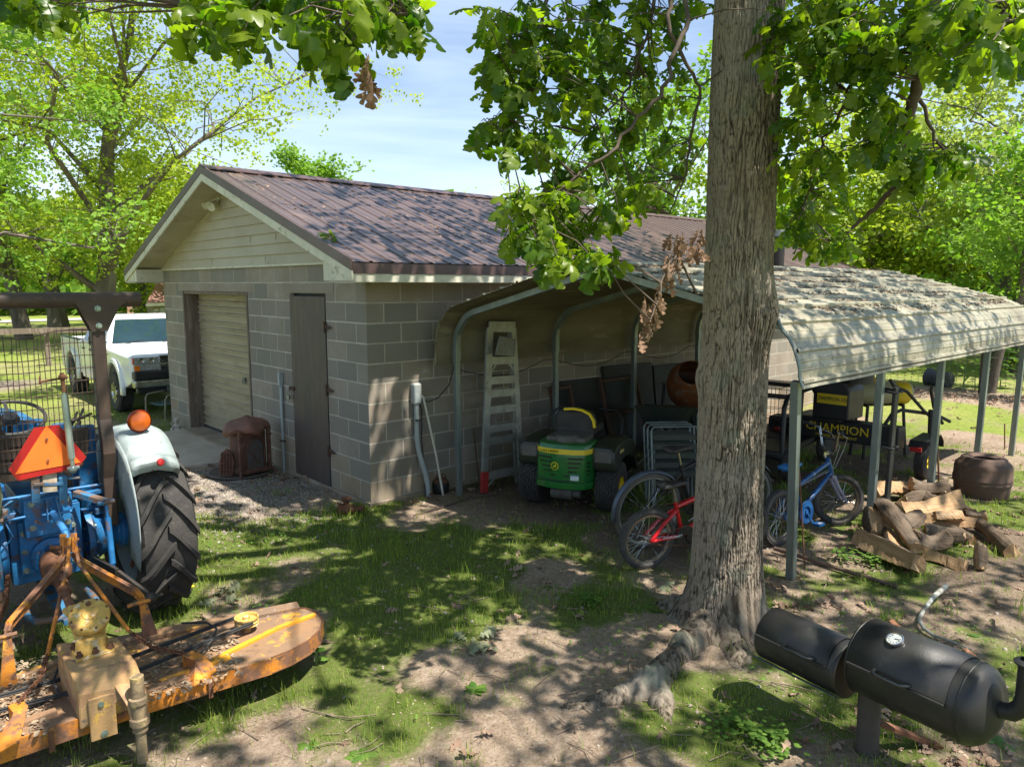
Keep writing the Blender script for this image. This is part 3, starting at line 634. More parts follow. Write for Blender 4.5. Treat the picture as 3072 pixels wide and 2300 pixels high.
VS, FS, BV, off = [], [], [], 0
for a, b_, c_ in parts: VS.append(a); FS.append(b_+off); BV.append(c_); off += len(a)
m_bark = mat('oak_bark', (.022, .016, .011), None, attr=(.33, .27, .205), rough=.95, rr=0, spec=.15, bump=.5, bscale=160, spots=())
nt = m_bark.node_tree; bs = nt.nodes['Principled BSDF']; src = bs.inputs['Base Color'].links[0].from_socket
tcn = N(nt, 'ShaderNodeTexCoord')
def ov(col, sc_, lo, hi, c, k):
    n = N(nt, 'ShaderNodeTexNoise'); n.inputs['Scale'].default_value = sc_; n.inputs['Detail'].default_value = 5; nt.links.new(tcn.outputs['Object'], n.inputs['Vector'])
    r = N(nt, 'ShaderNodeMapRange'); r.inputs[1].default_value = lo; r.inputs[2].default_value = hi; r.inputs[4].default_value = k; nt.links.new(n.outputs[0], r.inputs[0])
    x = N(nt, 'ShaderNodeMixRGB'); x.inputs[2].default_value = (*c, 1); nt.links.new(r.outputs[0], x.inputs[0]); nt.links.new(col, x.inputs[1]); return x.outputs[0]
src = ov(src, 2.1, .5, .72, (.36, .32, .27), .55); src = ov(src, 4.5, .56, .70, (.20, .23, .17), .5); src = ov(src, 1.3, .52, .8, (.13, .085, .045), .6)
nt.links.new(src, bs.inputs['Base Color'])
trunk = fast_mesh('trunk', np.concatenate(VS)-np.array([TX, TY, -.05]), np.concatenate(FS), m_bark, np.clip(np.concatenate(BV), 0, 1), oak, smooth=True)
m_twig = mat('twig_bark', (.115, .085, .06), (.07, .05, .038), 14, .9, bump=.3, bscale=60)
m_oakleaf = mat('oak_leaf', (.034, .095, .010), (.075, .150, .012), 5.0, .36, attr=(.23, .30, .024), trans=.58, transc=(1.6, 1.8, .4), spec=.45, rr=.08)
m_deadleaf = mat('dead_hanging_leaf', (.24, .135, .075), (.15, .08, .045), 9, .8, trans=.25, attr=(.34, .22, .14))
# visible hanging sprays: image-plane hints only seed where a spray hangs; each gets its own depth
SPR = [(60, 15, 70, 45, 3.5, 11), (150, 5, 60, 45, 3.5, 8), (595, 10, 60, 70, 2.9, 8), (640, 60, 80, 80, 2.95, 13), (700, 20, 80, 70, 2.8, 9), (790, 40, 70, 80, 2.8, 10), (880, 20, 90, 60, 2.9, 9), (950, 95, 50, 80, 2.7, 8), (1000, 40, 80, 60, 2.85, 8), (1010, 150, 40, 60, 2.7, 4), (1130, 25, 100, 60, 2.9, 11), (1215, 50, 45, 60, 2.8, 6), (1180, 90, 50, 40, 2.8, 4),
       (1490, 150, 60, 150, 4.1, 20), (1520, 310, 80, 110, 4.2, 20), (1480, 420, 50, 60, 4.0, 7), (1600, 90, 100, 110, 4.3, 18), (1640, 250, 90, 100, 4.2, 18), (1590, 440, 60, 60, 4.1, 8), (1730, 320, 70, 110, 4.3, 14), (1760, 150, 90, 120, 4.5, 18), (1850, 60, 100, 80, 4.6, 16), (1880, 250, 90, 110, 4.7, 14), (1820, 420, 80, 70, 4.6, 10), (1960, 350, 70, 120, 5.2, 12), (1990, 130, 80, 110, 5.0, 14), (2010, 520, 60, 90, 5.3, 8),
       (1700, 560, 70, 60, 4.0, 11), (1620, 640, 90, 60, 3.9, 14), (1550, 700, 60, 50, 3.8, 10), (1720, 690, 90, 70, 3.9, 16), (1780, 780, 50, 40, 3.8, 8), (1660, 780, 60, 50, 3.8, 9), (1850, 640, 60, 60, 4.3, 7), (1900, 560, 60, 50, 4.8, 7),
       (2420, 80, 110, 90, 4.2, 20), (2400, 260, 80, 120, 4.3, 18), (2540, 200, 110, 130, 4.0, 26), (2440, 420, 80, 80, 4.4, 13), (2600, 60, 110, 80, 3.8, 18), (2680, 230, 100, 120, 3.8, 22), (2620, 390, 90, 80, 4.0, 15), (2740, 90, 110, 90, 3.6, 18), (2860, 60, 100, 80, 3.2, 14), (2980, 60, 100, 70, 2.9, 12), (2900, 160, 90, 60, 3.1, 9), (3030, 150, 60, 70, 2.8, 7), (2710, 470, 80, 60, 4.0, 11), (2800, 470, 80, 40, 4.0, 9), (2870, 490, 40, 30, 4.0, 4), (2690, 520, 40, 50, 4.0, 5),
       (2380, 560, 60, 60, 5.0, 7), (2480, 540, 70, 60, 4.9, 7), (2440, 700, 60, 60, 4.7, 10), (2510, 740, 50, 50, 4.6, 9), (2370, 660, 50, 60, 5.0, 6), (2080, 30, 60, 60, 5, 6), (2350, 20, 60, 60, 4.5, 8), (2480, 10, 90, 60, 4.6, 12)]
nodes, LP, LD, LS, LR, LU = [], [], [], [], [], []
r2 = np.random.default_rng(5)
for (u, v, ru, rv, dep, cnt) in SPR:
    for _ in range(int(cnt*1.0+.5)):
        a = r2.uniform(-1, 1, 2); d = dep+r2.normal()*.22
        P = np.array(ond(u+a[0]*ru, v+a[1]*rv-25, d)); nodes.append(P)
        k = r2.integers(4, 7); ang = r2.uniform(0, 6.28)
        for i in range(k):
            az = ang+i*2.4+r2.normal()*.3; el = r2.uniform(-1.25, -.15) if r2.random() < .8 else r2.uniform(-.2, .5)
            LD.append((math.cos(az)*math.cos(el), math.sin(az)*math.cos(el), math.sin(el))); LP.append(P+np.array(LD[-1])*.008); LS.append(r2.uniform(.075, .165)); LR.append(r2.normal()*.55)
nodes = np.array(nodes)
LP, LD, LS, LR = np.array(LP), np.array(LD), np.array(LS), np.array(LR)
Rq = rots(LD, None, LR); vs_, fs_, of_ = [], [], 0
for k in range(4):
    tv = LL[0].copy(); tv[:, 2] = tv[:, 2]*(.6, 1.0, 1.7, 2.3)[k]+(0, .25, -.2, .3)[k]*tv[:, 0]*(tv[:, 1]-.3); tv[:, 0] *= (1.05, .95, .85, .72)[k]; q_ = np.arange(len(LP)) % 4 == k
    a, b_ = scatter(tv, LL[1], LP[q_], Rq[q_], LS[q_]); vs_.append(a); fs_.append(b_+of_); of_ += len(a)
v_, f_ = np.concatenate(vs_), np.concatenate(fs_)
rn = np.repeat(np.clip(r2.random(len(LP))**1.3, 0, 1), len(LL[1]))
o_ = np.array(oak.location)
fast_mesh('hanging_leaves', v_-o_, f_, m_oakleaf, rn, oak, smooth=True)
# rest of the crown, above the frame: gives the dappled shade
def shade(gx_, gy_):     # how much of the sun the crown should stop over a ground spot
    s = .63-.26*blob(gx_, gy_, -1.3, -3.9, 1.5, .8)-.2*blob(gx_, gy_, 1.6, -5.2, 1.2, .6)-.34*blob(gx_, gy_, -2.9, -2.3, 1.1, 1.0)-.30*blob(gx_, gy_, -3.0, -.6, .9, 1.2)-.34*blob(gx_, gy_, -1.5, -3.3, 1.2, .9)-.30*blob(gx_, gy_, -1.0, 1.4, 1.1, 1.5)-.25*blob(gx_, gy_, 2.4, -4.9, 1.2, .8)-.34*blob(gx_, gy_, -1.2, -.7, 1.2, 1.0)
    s += .6*blob(gx_, gy_, .35, -.25, .7, .45)
    s -= .35*blob(gx_, gy_, -.8, 4.3, 1.0, 1.2)+.30*blob(gx_, gy_, .5, 4.2, 3.5, 1.4)
    return s
r3 = np.random.default_rng(12); nb = 6400
Pc = r3.normal(size=(nb*3, 3)); Pc /= np.linalg.norm(Pc, axis=1, keepdims=True); Pc *= r3.random((nb*3, 1))**.33
Pc = Pc*np.array([7.6, 6.8, 2.9])+np.array([.9, -3.4, 7.3])
U_, V_, D_ = project(Pc); infr = (D_ > 0) & (U_ > -250) & (U_ < 3320) & (V_ > -170)
Pc = Pc[~infr & (Pc[:, 2] > 3.9)]
S_ = np.array(SUN); G = Pc-S_*((Pc[:, 2:3]-.3)/S_[2]); sh = shade(G[:, 0], G[:, 1])
roofy = np.clip((G[:, 1]-1.2)/1.5, 0, 1)*(G[:, 0] > -1); cl = fbm(Pc[:, 0]*1.2+3, Pc[:, 1]*1.2, 31, 2)*.4+(fbm(G[:, 0]*1.5+3, G[:, 1]*1.5, 33, 2)*(1-roofy)+(.5+1.5*(fbm(G[:, 0]*.55+4, G[:, 1]*.8, 35, 2)-.5))*roofy)*.6
keep = r3.random(len(Pc)) < np.clip(sh*.95+(cl-.5)*1.25, .03, 1)
Pc = Pc[keep][:3100]
LD, LP, LS = [], [], []
for P in Pc:
    k = r3.integers(5, 8); az = r3.uniform(0, 6.28, k); el = r3.uniform(-.9, .4, k)
    d = np.stack([np.cos(az)*np.cos(el), np.sin(az)*np.cos(el), np.sin(el)], 1); LD.append(d); LP.append(P+d*.02); LS.append(r3.uniform(.11, .17, k))
LD, LP, LS = np.concatenate(LD), np.concatenate(LP), np.concatenate(LS)
v_, f_ = scatter(SLF[0], SLF[1], LP, rots(LD, None, r3.normal(size=len(LP))*.5), LS)
fast_mesh('crown', v_-o_, f_, m_oakleaf, np.repeat(r3.random(len(LP)), len(SLF[1])), oak)
# limbs
br = MB()
def limb(pts, r0_, r1_, n=9, jit=.03, seg=6):
    P = []; pts = [np.array(p, float) for p in pts]
    for a, b_ in zip(pts[:-1], pts[1:]):
        for i in range(seg): P.append(a+(b_-a)*i/seg+r3.normal(size=3)*jit*np.linalg.norm(b_-a)*(i > 0))
    P.append(pts[-1]); k = len(P); br.tube(P, [r0_+(r1_-r0_)*i/(k-1) for i in range(k)], n); return np.array(P)
limbs = []
for i in range(11):
    az = i*2.4+.4; z0 = 5.2+i*.25; L_ = 4.4+1.4*rnd.random()
    e = np.array([TX+math.cos(az)*L_, TY+math.sin(az)*L_*.9, z0+1.1+rnd.random()*1.5])
    P = limb([(TX, TY, z0-.9), (TX+math.cos(az)*L_*.35, TY+math.sin(az)*L_*.35, z0+.5), e], .10, .025); limbs.append(P)
lp = np.concatenate(limbs)
def link(P_, lp_, r_):
    d = np.linalg.norm(lp_-P_, axis=1); return lp_[d.argmin()], d.min()
for P in Pc[::9]:
    q, d = link(P, lp, 0)
    if d > .3: br.tube([q, (q+P)/2+np.array([0, 0, .12])*d, P], [.02, .012, .006], 5)
# low limbs that carry the hanging sprays (real branches at their own depths)
low_l = []
for pts, a, b_ in (([(TX, TY, 5.6), ond(2060, -420, 4.5), ond(2065, 60, 4.2), ond(1985, 290, 4.1), ond(1800, 480, 4.0), ond(1640, 590, 3.9), ond(1560, 640, 3.85)], .020, .004),
                   ([(TX, TY, 5.8), ond(1750, -350, 4.3), ond(1640, 0, 4.2), ond(1590, 200, 4.15), ond(1500, 400, 4.1)], .020, .004),
                   ([(TX, TY, 5.5), ond(1900, -300, 4.6), ond(1960, 20, 4.6), ond(1890, 260, 4.6), ond(1760, 400, 4.5)], .020, .004),
                   ([(TX, TY, 5.7), ond(2000, -250, 4.4), ond(2010, 100, 4.4), ond(2100, 260, 4.5), ond(2060, 520, 4.6), ond(2010, 640, 4.6)], .020, .004),
                   ([(TX, TY, 5.5), ond(2560, -350, 4.0), ond(2790, 60, 3.7), ond(2750, 260, 3.8), ond(2710, 420, 3.9), ond(2690, 560, 4.0), ond(2600, 650, 4.3), ond(2500, 720, 4.5)], .05, .006),
                   ([(TX, TY, 5.4), ond(2450, -300, 4.2), ond(2600, 100, 4.1), ond(2540, 300, 4.2), ond(2460, 450, 4.5), ond(2400, 640, 4.9)], .020, .004),
                   ([ond(2750, 260, 3.8), ond(2800, 420, 3.9), ond(2870, 470, 4.0)], .012, .004),
                   ([ond(2560, -350, 4.0), ond(2900, -120, 3.3), ond(3050, 60, 2.9)], .018, .005),
                   ([ond(1100, -420, 3.2), ond(1000, -160, 3.0), ond(820, -40, 2.9), ond(640, 30, 2.95)], .018, .004),
                   ([ond(1000, -160, 3.0), ond(1120, -30, 2.9), ond(1220, 40, 2.8)], .014, .004),
                   ([(TX, TY, 6.0), ond(1500, -600, 3.9), ond(1100, -420, 3.2)], .03, .018)):
    low_l.append(limb([tuple(p) for p in pts], a, b_, 8, .02, 8))
for p_ in ([(2090, 880), (2030, 760), (1990, 830), (1975, 900), (1950, 960)],):
    low_l.append(limb([tuple(ond(u, v, 4.25-.1*i)) for i, (u, v) in enumerate(p_)], .008, .003, 5, .02, 4))
ll = np.concatenate(low_l)
for P in nodes:
    q, d = link(P, ll, 0)
    if .06 < d < 1.6: br.tube([q, q*.55+P*.45+np.array([0, 0, .05])*d+r3.normal(size=3)*.03*d, q*.2+P*.8+np.array([0, 0, .02])+r3.normal(size=3)*.02*d, P], [.0055, .004, .003, .002], 4, cap=False)
br.build('branches', m_twig, oak, smooth=60)
# brown dead leaves still hanging
DP, DD, DS = [], [], []
for (u, v, ru, rv, dep, n) in ((2030, 745, 25, 50, 4.1, 17), (2015, 800, 22, 40, 4.1, 12), (2085, 715, 22, 35, 4.1, 11), (1952, 930, 18, 40, 3.95, 13), (1935, 985, 16, 25, 3.95, 7), (1972, 880, 12, 25, 3.95, 5), (1096, 185, 16, 30, 2.7, 6), (1100, 215, 14, 20, 2.7, 4)):
    for _ in range(n):
        DP.append(np.array(ond(u+r3.uniform(-1, 1)*ru, v+r3.uniform(-1, 1)*rv, dep+r3.normal()*.05))); az = r3.uniform(0, 6.28); el = r3.uniform(-1.5, -1.0)
        DD.append((math.cos(az)*math.cos(el), math.sin(az)*math.cos(el), math.sin(el))); DS.append(r3.uniform(.07, .13))
cv = LL[0].copy(); cv[:, 0] *= .55; cv[:, 2] -= np.abs(cv[:, 0])*.9
v_, f_ = scatter(cv, LL[1], np.array(DP), rots(np.array(DD), None, r3.uniform(0, 6.28, len(DP))), np.array(DS))
fast_mesh('dead_leaves', v_-o_, f_, m_deadleaf, np.repeat(r3.random(len(DP)), len(LL[1])), oak, smooth=True)
# ================================================================ OTHER TREES
LEAFM = {
 'lime': mat('lime_leaf', (.22, .345, .035), (.32, .43, .045), .7, .5, attr=(.39, .46, .055), trans=.5, transc=(1.35, 1.35, .6), spec=.3),
 'green': mat('fresh_leaf', (.12, .24, .03), (.18, .32, .045), .5, .5, attr=(.24, .36, .06), trans=.45, transc=(1.4, 1.55, .6), spec=.3),
 'dark': mat('deep_green_leaf', (.05, .11, .018), (.08, .16, .025), .5, .5, attr=(.13, .21, .035), trans=.35, transc=(1.4, 1.6, .6), spec=.3),
 'pale': mat('pale_green_leaf', (.22, .32, .07), (.32, .41, .11), .5, .5, attr=(.42, .48, .16), trans=.42, transc=(1.35, 1.4, .7), spec=.3)}
m_fbark = mat('grey_brown_bark', (.17, .14, .11), (.09, .07, .055), 5, .95, stretch=(1, 1, .25), bump=1, bscale=24)
def tree(label, base, h, cr, tone, seed, nleaf=9000, ls=.2, tr=.2, clear=.25, nl=9, cz=None, squash=1.0, name='tree', group='trees beyond the garage', fork=None, per=14, spread=.42, up=.55, lmul=1.0):
    """trunk with limbs and secondary limbs; leaf clumps at the limb tips"""
    r = np.random.default_rng(seed); base = np.array(base, float)
    t = thing(name, label, 'tree', tuple(base), 0, group)
    b_ = MB(); tips = []
    top = base+np.array([r.normal()*.04*h, r.normal()*.04*h, h*.72])
    tp = [base-np.array([0, 0, .2])]+[base+(top-base)*q+np.array([r.normal(), r.normal(), 0])*.018*h*q for q in (.15, .3, .45, .6, .8, 1)]
    b_.tube(tp, [tr*1.25, tr, tr*.88, tr*.74, tr*.55, tr*.32, tr*.12], 9)
    TP = np.array(tp)
    for i in range(nl):
        q = clear+(1-clear)*(i+.4)/nl; idx_ = q*6; k = min(5, int(idx_)); p0 = TP[k]+(TP[k+1]-TP[k])*(idx_-k)
        az = i*2.4+r.uniform(-.4, .4)+seed; reach = cr*math.sqrt(max(.08, 1-((q-.5)/.62)**2))*r.uniform(.75, 1.1)
        p3 = p0+np.array([math.cos(az)*reach, math.sin(az)*reach, reach*up*r.uniform(.6, 1.3)*squash]); p1 = p0*.65+p3*.35+np.array([0, 0, .10*reach])+r.normal(size=3)*.04*reach; p2 = p0*.3+p3*.7+r.normal(size=3)*.07*reach
        rr_ = tr*.42*(1.15-q); b_.tube([p0, p1, p2, p3], [rr_, rr_*.7, rr_*.4, rr_*.12], 6)
        for c_, c2, w_ in ((p0, p1, .4), (p1, p2, .8), (p2, p3, 1), (p2, p3, 1)):
            for _ in range(5):
                s_ = c_+(c2-c_)*r.random(); d = unit(1, r)[0]; d[2] = abs(d[2])*.7+.05*r.normal(); e = s_+d*reach*spread*r.uniform(.5, 1.15)*w_
                b_.tube([s_, s_*.65+e*.35+np.array([0, 0, .05*reach])+r.normal(size=3)*.03*reach, s_*.3+e*.7+np.array([0, 0, .04*reach])+r.normal(size=3)*.03*reach, e], [rr_*.20, rr_*.14, rr_*.09, rr_*.03], 4, cap=False); tips += [e, s_*.4+e*.6, e+r.normal(size=3)*.06*cr]
    tips = np.array(tips)
    b_.build('trunk', m_fbark, t, smooth=60)
    nb_ = max(1, int(nleaf*lmul/per)); C = tips[r.integers(0, len(tips), nb_)]+r.normal(size=(nb_, 3))*.055*cr
    P = np.repeat(C, per, 0)+r.normal(size=(nb_*per, 3))*ls*1.15*np.array([1, 1, .75]); d = unit(len(P), r); d[:, 2] = d[:, 2]*.5-.15
    v, f = scatter(QL[0], QL[1], P, rots(d, None, r.normal(size=len(P))*.8), r.uniform(.6, 1.25, len(P))*ls)
    fast_mesh('crown', v-base, f, LEAFM[tone], np.clip(np.repeat(r.random(nb_), per)*.6+r.random(len(P))*.4, 0, 1), t)
    return t
G2 = lambda u, dist: np.array([CPOS.x+dist*(ray(u, 845).x), CPOS.y+dist*(ray(u, 845).y), -.05])   # ground spot under a bearing
# --- left
tree('tall lime green pecan tree with arching dark limbs behind the tractor', G2(285, 27), 19, 7.6, 'lime', 3, 46000, .14, .34, .13, 15, per=12, spread=.5, up=.75)
tree('lime green tree with a forked trunk at the left edge, beside the split tree', G2(60, 30), 18, 7.0, 'lime', 8, 24000, .16, .28, .12, 12, per=12)
tree('dark green tree hanging in from the left edge in front of the lime trees', G2(-230, 13), 9.5, 3.4, 'green', 14, 9000, .11, .2, .28, 11, up=.2)
tree('short thick tree trunk with cut top standing by the plank rail', G2(165, 37), 7, 3.4, 'green', 15, 5000, .2, .45, .35, 7)
tree('round lime green tree top rising just behind the garage ridge', G2(960, 46), 11.2, 3.9, 'green', 21, 16000, .24, .3, .3, 12, up=.8)
tree('small pale tree top peeking over the ridge right of the round tree', G2(1310, 60), 9.0, 2.2, 'green', 22, 3000, .28, .2, .4, 7)
tree('sparse young tree top over the ridge left of the oak branch', G2(1500, 34), 7.9, 2.6, 'pale', 23, 3500, .15, .14, .35, 9, up=.8)
tree('low lime tree at the left edge of the far lawn', G2(430, 40), 9, 4.2, 'lime', 24, 13000, .26, .3, .1, 10)
tree('bushy green tree between the pecan and the garage eave', G2(620, 33), 8.2, 3.6, 'lime', 25, 12000, .2, .2, .1, 10)
# --- right of the oak
tree('dense green tree directly behind the garage and the oak trunk', G2(1960, 25), 10.8, 4.6, 'green', 31, 13000, .19, .35, .15, 13, up=.7)
tree('green tree behind the far end of the garage roof', G2(2280, 27), 8.5, 3.6, 'lime', 37, 9000, .19, .3, .15, 11)
tree('broad lime green tree behind the black stove pipe', G2(2660, 26), 9.6, 3.9, 'lime', 32, 14000, .19, .3, .15, 13, up=.7)
tree('tall thin pale tree at the right edge with open crown', G2(3010, 20), 12.0, 3.6, 'pale', 33, 6500, .15, .2, .25, 13, up=.8)
tree('tall leaning bare-limbed tree at the far right edge', G2(3200, 22), 12.5, 4.2, 'pale', 34, 6500, .16, .25, .2, 12)
tree('low round green tree beyond the wire fence', G2(2880, 24), 6.2, 3.4, 'lime', 35, 13000, .17, .25, .08, 11, up=.5)
tree('dark green bushy tree at the right edge above the carport end', G2(3060, 19), 4.6, 2.6, 'green', 36, 9000, .13, .15, .05, 10, up=.45)
tree('small bright green tree beyond the carport peak', G2(2500, 30), 6.3, 3.2, 'lime', 38, 12000, .2, .22, .08, 10)
# far woods: a mass nobody could count
r4 = np.random.default_rng(77); nW = 52000
a = r4.uniform(-.95, .95, nW)+CYAW; dd = r4.uniform(62, 105, nW); hgt = 5.2+6.0*fbm(a*9+3, dd*.03, 91, 3)*(1+.35*np.sin(a*7))
zf = r4.random(nW)**.7*hgt
P = np.stack([CPOS.x+np.cos(a)*dd, CPOS.y+np.sin(a)*dd, zf], 1); d = unit(nW, r4)
keepw = (np.sin(a*23)+np.sin(a*41+1) > -1.55) | (zf < 3.0); P, d = P[keepw], d[keepw]
v, f = scatter(QL[0], QL[1], P, rots(d, None, r4.normal(size=len(P))), r4.uniform(.8, 1.8, len(P)))
tag(fast_mesh('far_woods', v, f, LEAFM['green'], np.repeat(r4.random(len(P)), 1)), 'far band of woods closing the view behind the lawns', 'woods', kind='stuff')
# ================================================================ TRACTOR
m_blue = mat('worn_blue_paint', (.025, .19, .44), (.016, .12, .30), 9, .42, spots=[((.16, .085, .05), 11, .56, .66), ((.045, .04, .035), 5, .56, .70), ((.25, .33, .38), 30, .66, .72)], spec=.5, bump=.1, bscale=60)
m_fend = mat('faded_grey_paint', (.33, .38, .375), (.26, .31, .305), 3, .4, spots=[((.20, .20, .14), 9, .56, .70), ((.14, .09, .06), 30, .62, .70), ((.42, .45, .43), 6, .55, .7)], spec=.45)
m_rops = mat('brown_rollbar_paint', (.085, .055, .040), (.055, .038, .030), 6, .55, spots=[((.14, .08, .05), 20, .6, .75)], metal=.2, bump=.2, bscale=120)
m_tyre = mat('dusty_tyre_rubber', (.030, .029, .028), (.060, .054, .048), 5, .85, spots=[((.13, .11, .09), 34, .60, .74), ((.085, .075, .065), 2.2, .55, .8)], bump=.35, bscale=80, spec=.3)
m_rust = mat('rusty_iron', (.19, .085, .045), (.10, .05, .032), 14, .85, spots=[((.27, .16, .10), 24, .58, .72)], bump=.4, bscale=90, spec=.2)
m_rustb = mat('rusted_blue_steel', (.16, .10, .07), (.04, .16, .30), 13, .7, lo=.47, hi=.55, bump=.3)
m_greasy = mat('greasy_dark_iron', (.030, .030, .032), (.06, .045, .035), 18, .5, metal=.3)
m_green_st = mat('grey_green_steel', (.26, .33, .29), (.36, .40, .37), 8, .3, metal=.6)
m_orange = mat('signal_orange', (.95, .20, .02), (.90, .16, .02), 4, .5, rr=0, spots=[((.5, .12, .03), 60, .68, .8)]); m_redr = mat('reflector_red', (.42, .015, .012), (.33, .01, .012), 5, .35)
m_black = mat('black_vinyl', (.022, .019, .017), (.04, .034, .03), 6, .55)
m_black2 = mat('black_paint', (.012, .012, .013), (.022, .021, .02), 8, .45)
tr = thing('tractor', 'old blue farm tractor seen from behind with brown roll bar and orange triangle', 'tractor', (-3.0, -.4, -.05))
def big_wheel(parent, x, y, z, R, W, inner, lug=.034, nl_=17):
    """rear wheel with chevron lugs, axle along X"""
    h = W/2; prof = [(R*.60, -h*.55), (R*.62, -h*.78), (R*.74, -h*.98), (R*.86, -h*1.0), (R*.925, -h*.88), (R*.945, -h*.5), (R*.955, 0), (R*.945, h*.5), (R*.925, h*.88), (R*.86, h*1.0), (R*.74, h*.98), (R*.62, h*.78), (R*.60, h*.55)]
    t = MB().lathe(prof, (x, y, z), (1, 0, 0), 64)
    for k in range(nl_):
        for s_ in (-1, 1):
            p0 = 2*math.pi*(k+(.5 if s_ > 0 else 0))/nl_; secs = []
            for i in range(9):
                q = i/8; lat = s_*h*(-.10+1.13*q); ph = p0-.46*q**1.2
                rb = R*(.95-.05*max(0, q-.72)/.28-.02); rt = R*(1.0-.055*max(0, q-.70)/.3); wd = .050+.010*q
                if q > .93: rt -= .02*R
                def pt(r_, dphi): a = ph+dphi; return Vector((x+lat, y-math.cos(a)*r_, z+math.sin(a)*r_))
                secs.append([pt(rb, -wd), pt(rt, -wd*.66), pt(rt, wd*.66), pt(rb, wd)])
            t.loft(secs)
    ty = t.build('tyre', m_tyre, parent, smooth=35)
    s_ = -inner
    rm = MB().lathe([(R*.615, -h*.62), (R*.60, -h*.70), (R*.57, -h*.5), (R*.56, 0), (R*.50, h*.05*1), (R*.36, .0), (R*.2, .02), (.06, .03)], (x, y, z), (1, 0, 0), 40)
    rm.lathe([(R*.56, 0), (R*.57, h*.5), (R*.60, h*.70), (R*.615, h*.62)], (x, y, z), (1, 0, 0), 40)
    rm.build('rim', m_fend, parent, smooth=40, solid=.006)
WY, WZ = -.90, .535
for sx_, nm in ((1, 'r'), (-1, 'l')):
    wx = -3.0+sx_*.61
    wh = MB().cyl((wx-sx_*.08, WY, WZ), (wx+sx_*.05, WY, WZ), .10, 20).build('rear_wheel', m_fend, tr, smooth=40)
    big_wheel(wh, wx, WY, WZ, .60, .36, sx_)
    fb = MB()
    for k in range(8):
        a = k*math.pi/4; fb.cyl((wx-sx_*.03, WY+.15*math.cos(a), WZ+.15*math.sin(a)), (wx-sx_*.055, WY+.15*math.cos(a), WZ+.15*math.sin(a)), .014, 6)
    fb.build('wheel_bolts', m_rust, wh)
    # shell fender
    xi, xo = -3.0+sx_*.42, -3.0+sx_*.735
    f = MB(); secs = []
    for i in range(26):
        a = R_(38+i*3.55); rr_ = .695+.02*math.sin((a-R_(38))*1.2); 
        def P(x_, r_): return Vector((x_, WY+math.cos(a)*r_, WZ+math.sin(a)*r_))
        flare = max(0, (i-20)/5)
        secs.append([P(xi, .30+.10*abs(math.sin(a*1.5))), P(xi, .5), P(xi+sx_*.005, rr_-.07), P(xi+sx_*.02, rr_-.02), P(xi+sx_*.06, rr_), P((xi+xo)/2, rr_+.012), P(xo-sx_*.06, rr_-.008-.02*flare), P(xo-sx_*.01, rr_-.035-.03*flare), P(xo, rr_-.075-.03*flare)])
    f.loft(secs, closed=False, cap=False)
    # rear lip drooping over the tyre
    a = R_(38+25*3.55)
    lp_ = [s for s in secs[-1][2:]]; lip2 = [p+Vector((0, -.03, -.095 if 0 < i < 6 else -.05)) for i, p in enumerate(lp_)]; lip1 = [p.lerp(q, .5)+Vector((0, -.022, .012)) for p, q in zip(lp_, lip2)]
    f.loft([lp_, lip1, lip2], closed=False, cap=False)
    f.loft([[V(xi+sx_*.002, WY+math.cos(R_(b))*r_, WZ+math.sin(R_(b))*r_) for r_ in (.34, .42, .5, .60-.05*max(0, (b-130)/60), .68-.16*max(0, (b-126)/70))] for b in range(70, 202, 6)], closed=False, cap=False)
    fo = f.build('fender', m_fend, tr, smooth=50, solid=.006)
    c_ = V((xi+xo)/2+sx_*.01, WY-.515, WZ+.545)
    MB().lathe([(0, .014), (.020, .010), (.024, 0), (.024, -.012)], c_, (0, -1, .25), 16).build('red_reflector', m_redr, fo, smooth=40)
    lc = V((xi+xo)/2-sx_*.02, WY-.22, WZ+.775)
    l_ = MB().lathe([(.0, .042), (.034, .040), (.06, .028), (.070, .006), (.070, -.004)], lc, (0, -1, 0), 24).build('amber_lamp', mat('amber_lens', (.62, .12, .006), (.48, .085, .005), 26, .16, coat=.6, bump=.5, bscale=160), fo, smooth=40)
    MB().lathe([(.073, .008), (.076, -.004), (.070, -.03), (.03, -.045), (0, -.047)], lc, (0, -1, 0), 24).cyl(lc-V(0, -.02, .05), lc-V(0, -.02, .085), .012, 8).build('lamp_housing', m_redr, l_, smooth=40)
# roll-over frame
RY = -1.04
RB = MB()
for sx_ in (1, -1):
    X_ = -3.0+sx_*.365
    RB.loft([[V(X_+a*.038, y_+b*.037, z_) for a, b in ((-1, -1), (1, -1), (1, 1), (-1, 1))] for y_, z_ in ((RY+.0, .62), (RY, .95), (RY-.045, 1.12), (RY-.04, 1.22), (RY, 1.34), (RY, 2.05))])
rb = RB.build('roll_bar', m_rops, tr, bevel=.008)
MB().cyl((-3.0-.62, RY, 2.115), (-3.0+.63, RY, 2.115), .049, 28).build('cross_tube', m_rops, rb, smooth=40)
for sx_ in (1, -1):
    X_ = -3.0+sx_*.365; g = MB()
    for yy in (RY-.045, RY+.045): g.prism([(-.14, .07), (-.11, .02), (-.045, -.13), (.045, -.13), (.12, .02), (.18, .07)], .007, (X_+.005, yy, 2.045), (1, 0, 0), (0, 0, 1))
    g.build('gusset_plate', m_rops, rb)
    bl = MB()
    for zz in (2.06, 1.95): bl.lathe([(.0, .018), (.012, .018), (.014, .006), (.020, .005), (.020, 0)], (X_, RY-.049, zz), (0, -1, 0), 8)
    bl.build('bolts', m_green_st, rb)
wm = MB(); zt_, zb_ = 1.93, 1.13
def wy(x, z): q = (x+3.0)/.41; return (RY-.0-.02*math.cos(q*2)+.015*math.sin(z*6))
def zsag(x): q = (x+3.0); return -.055*math.exp(-((q+.06)/.14)**2)+.02*math.cos(q*5)
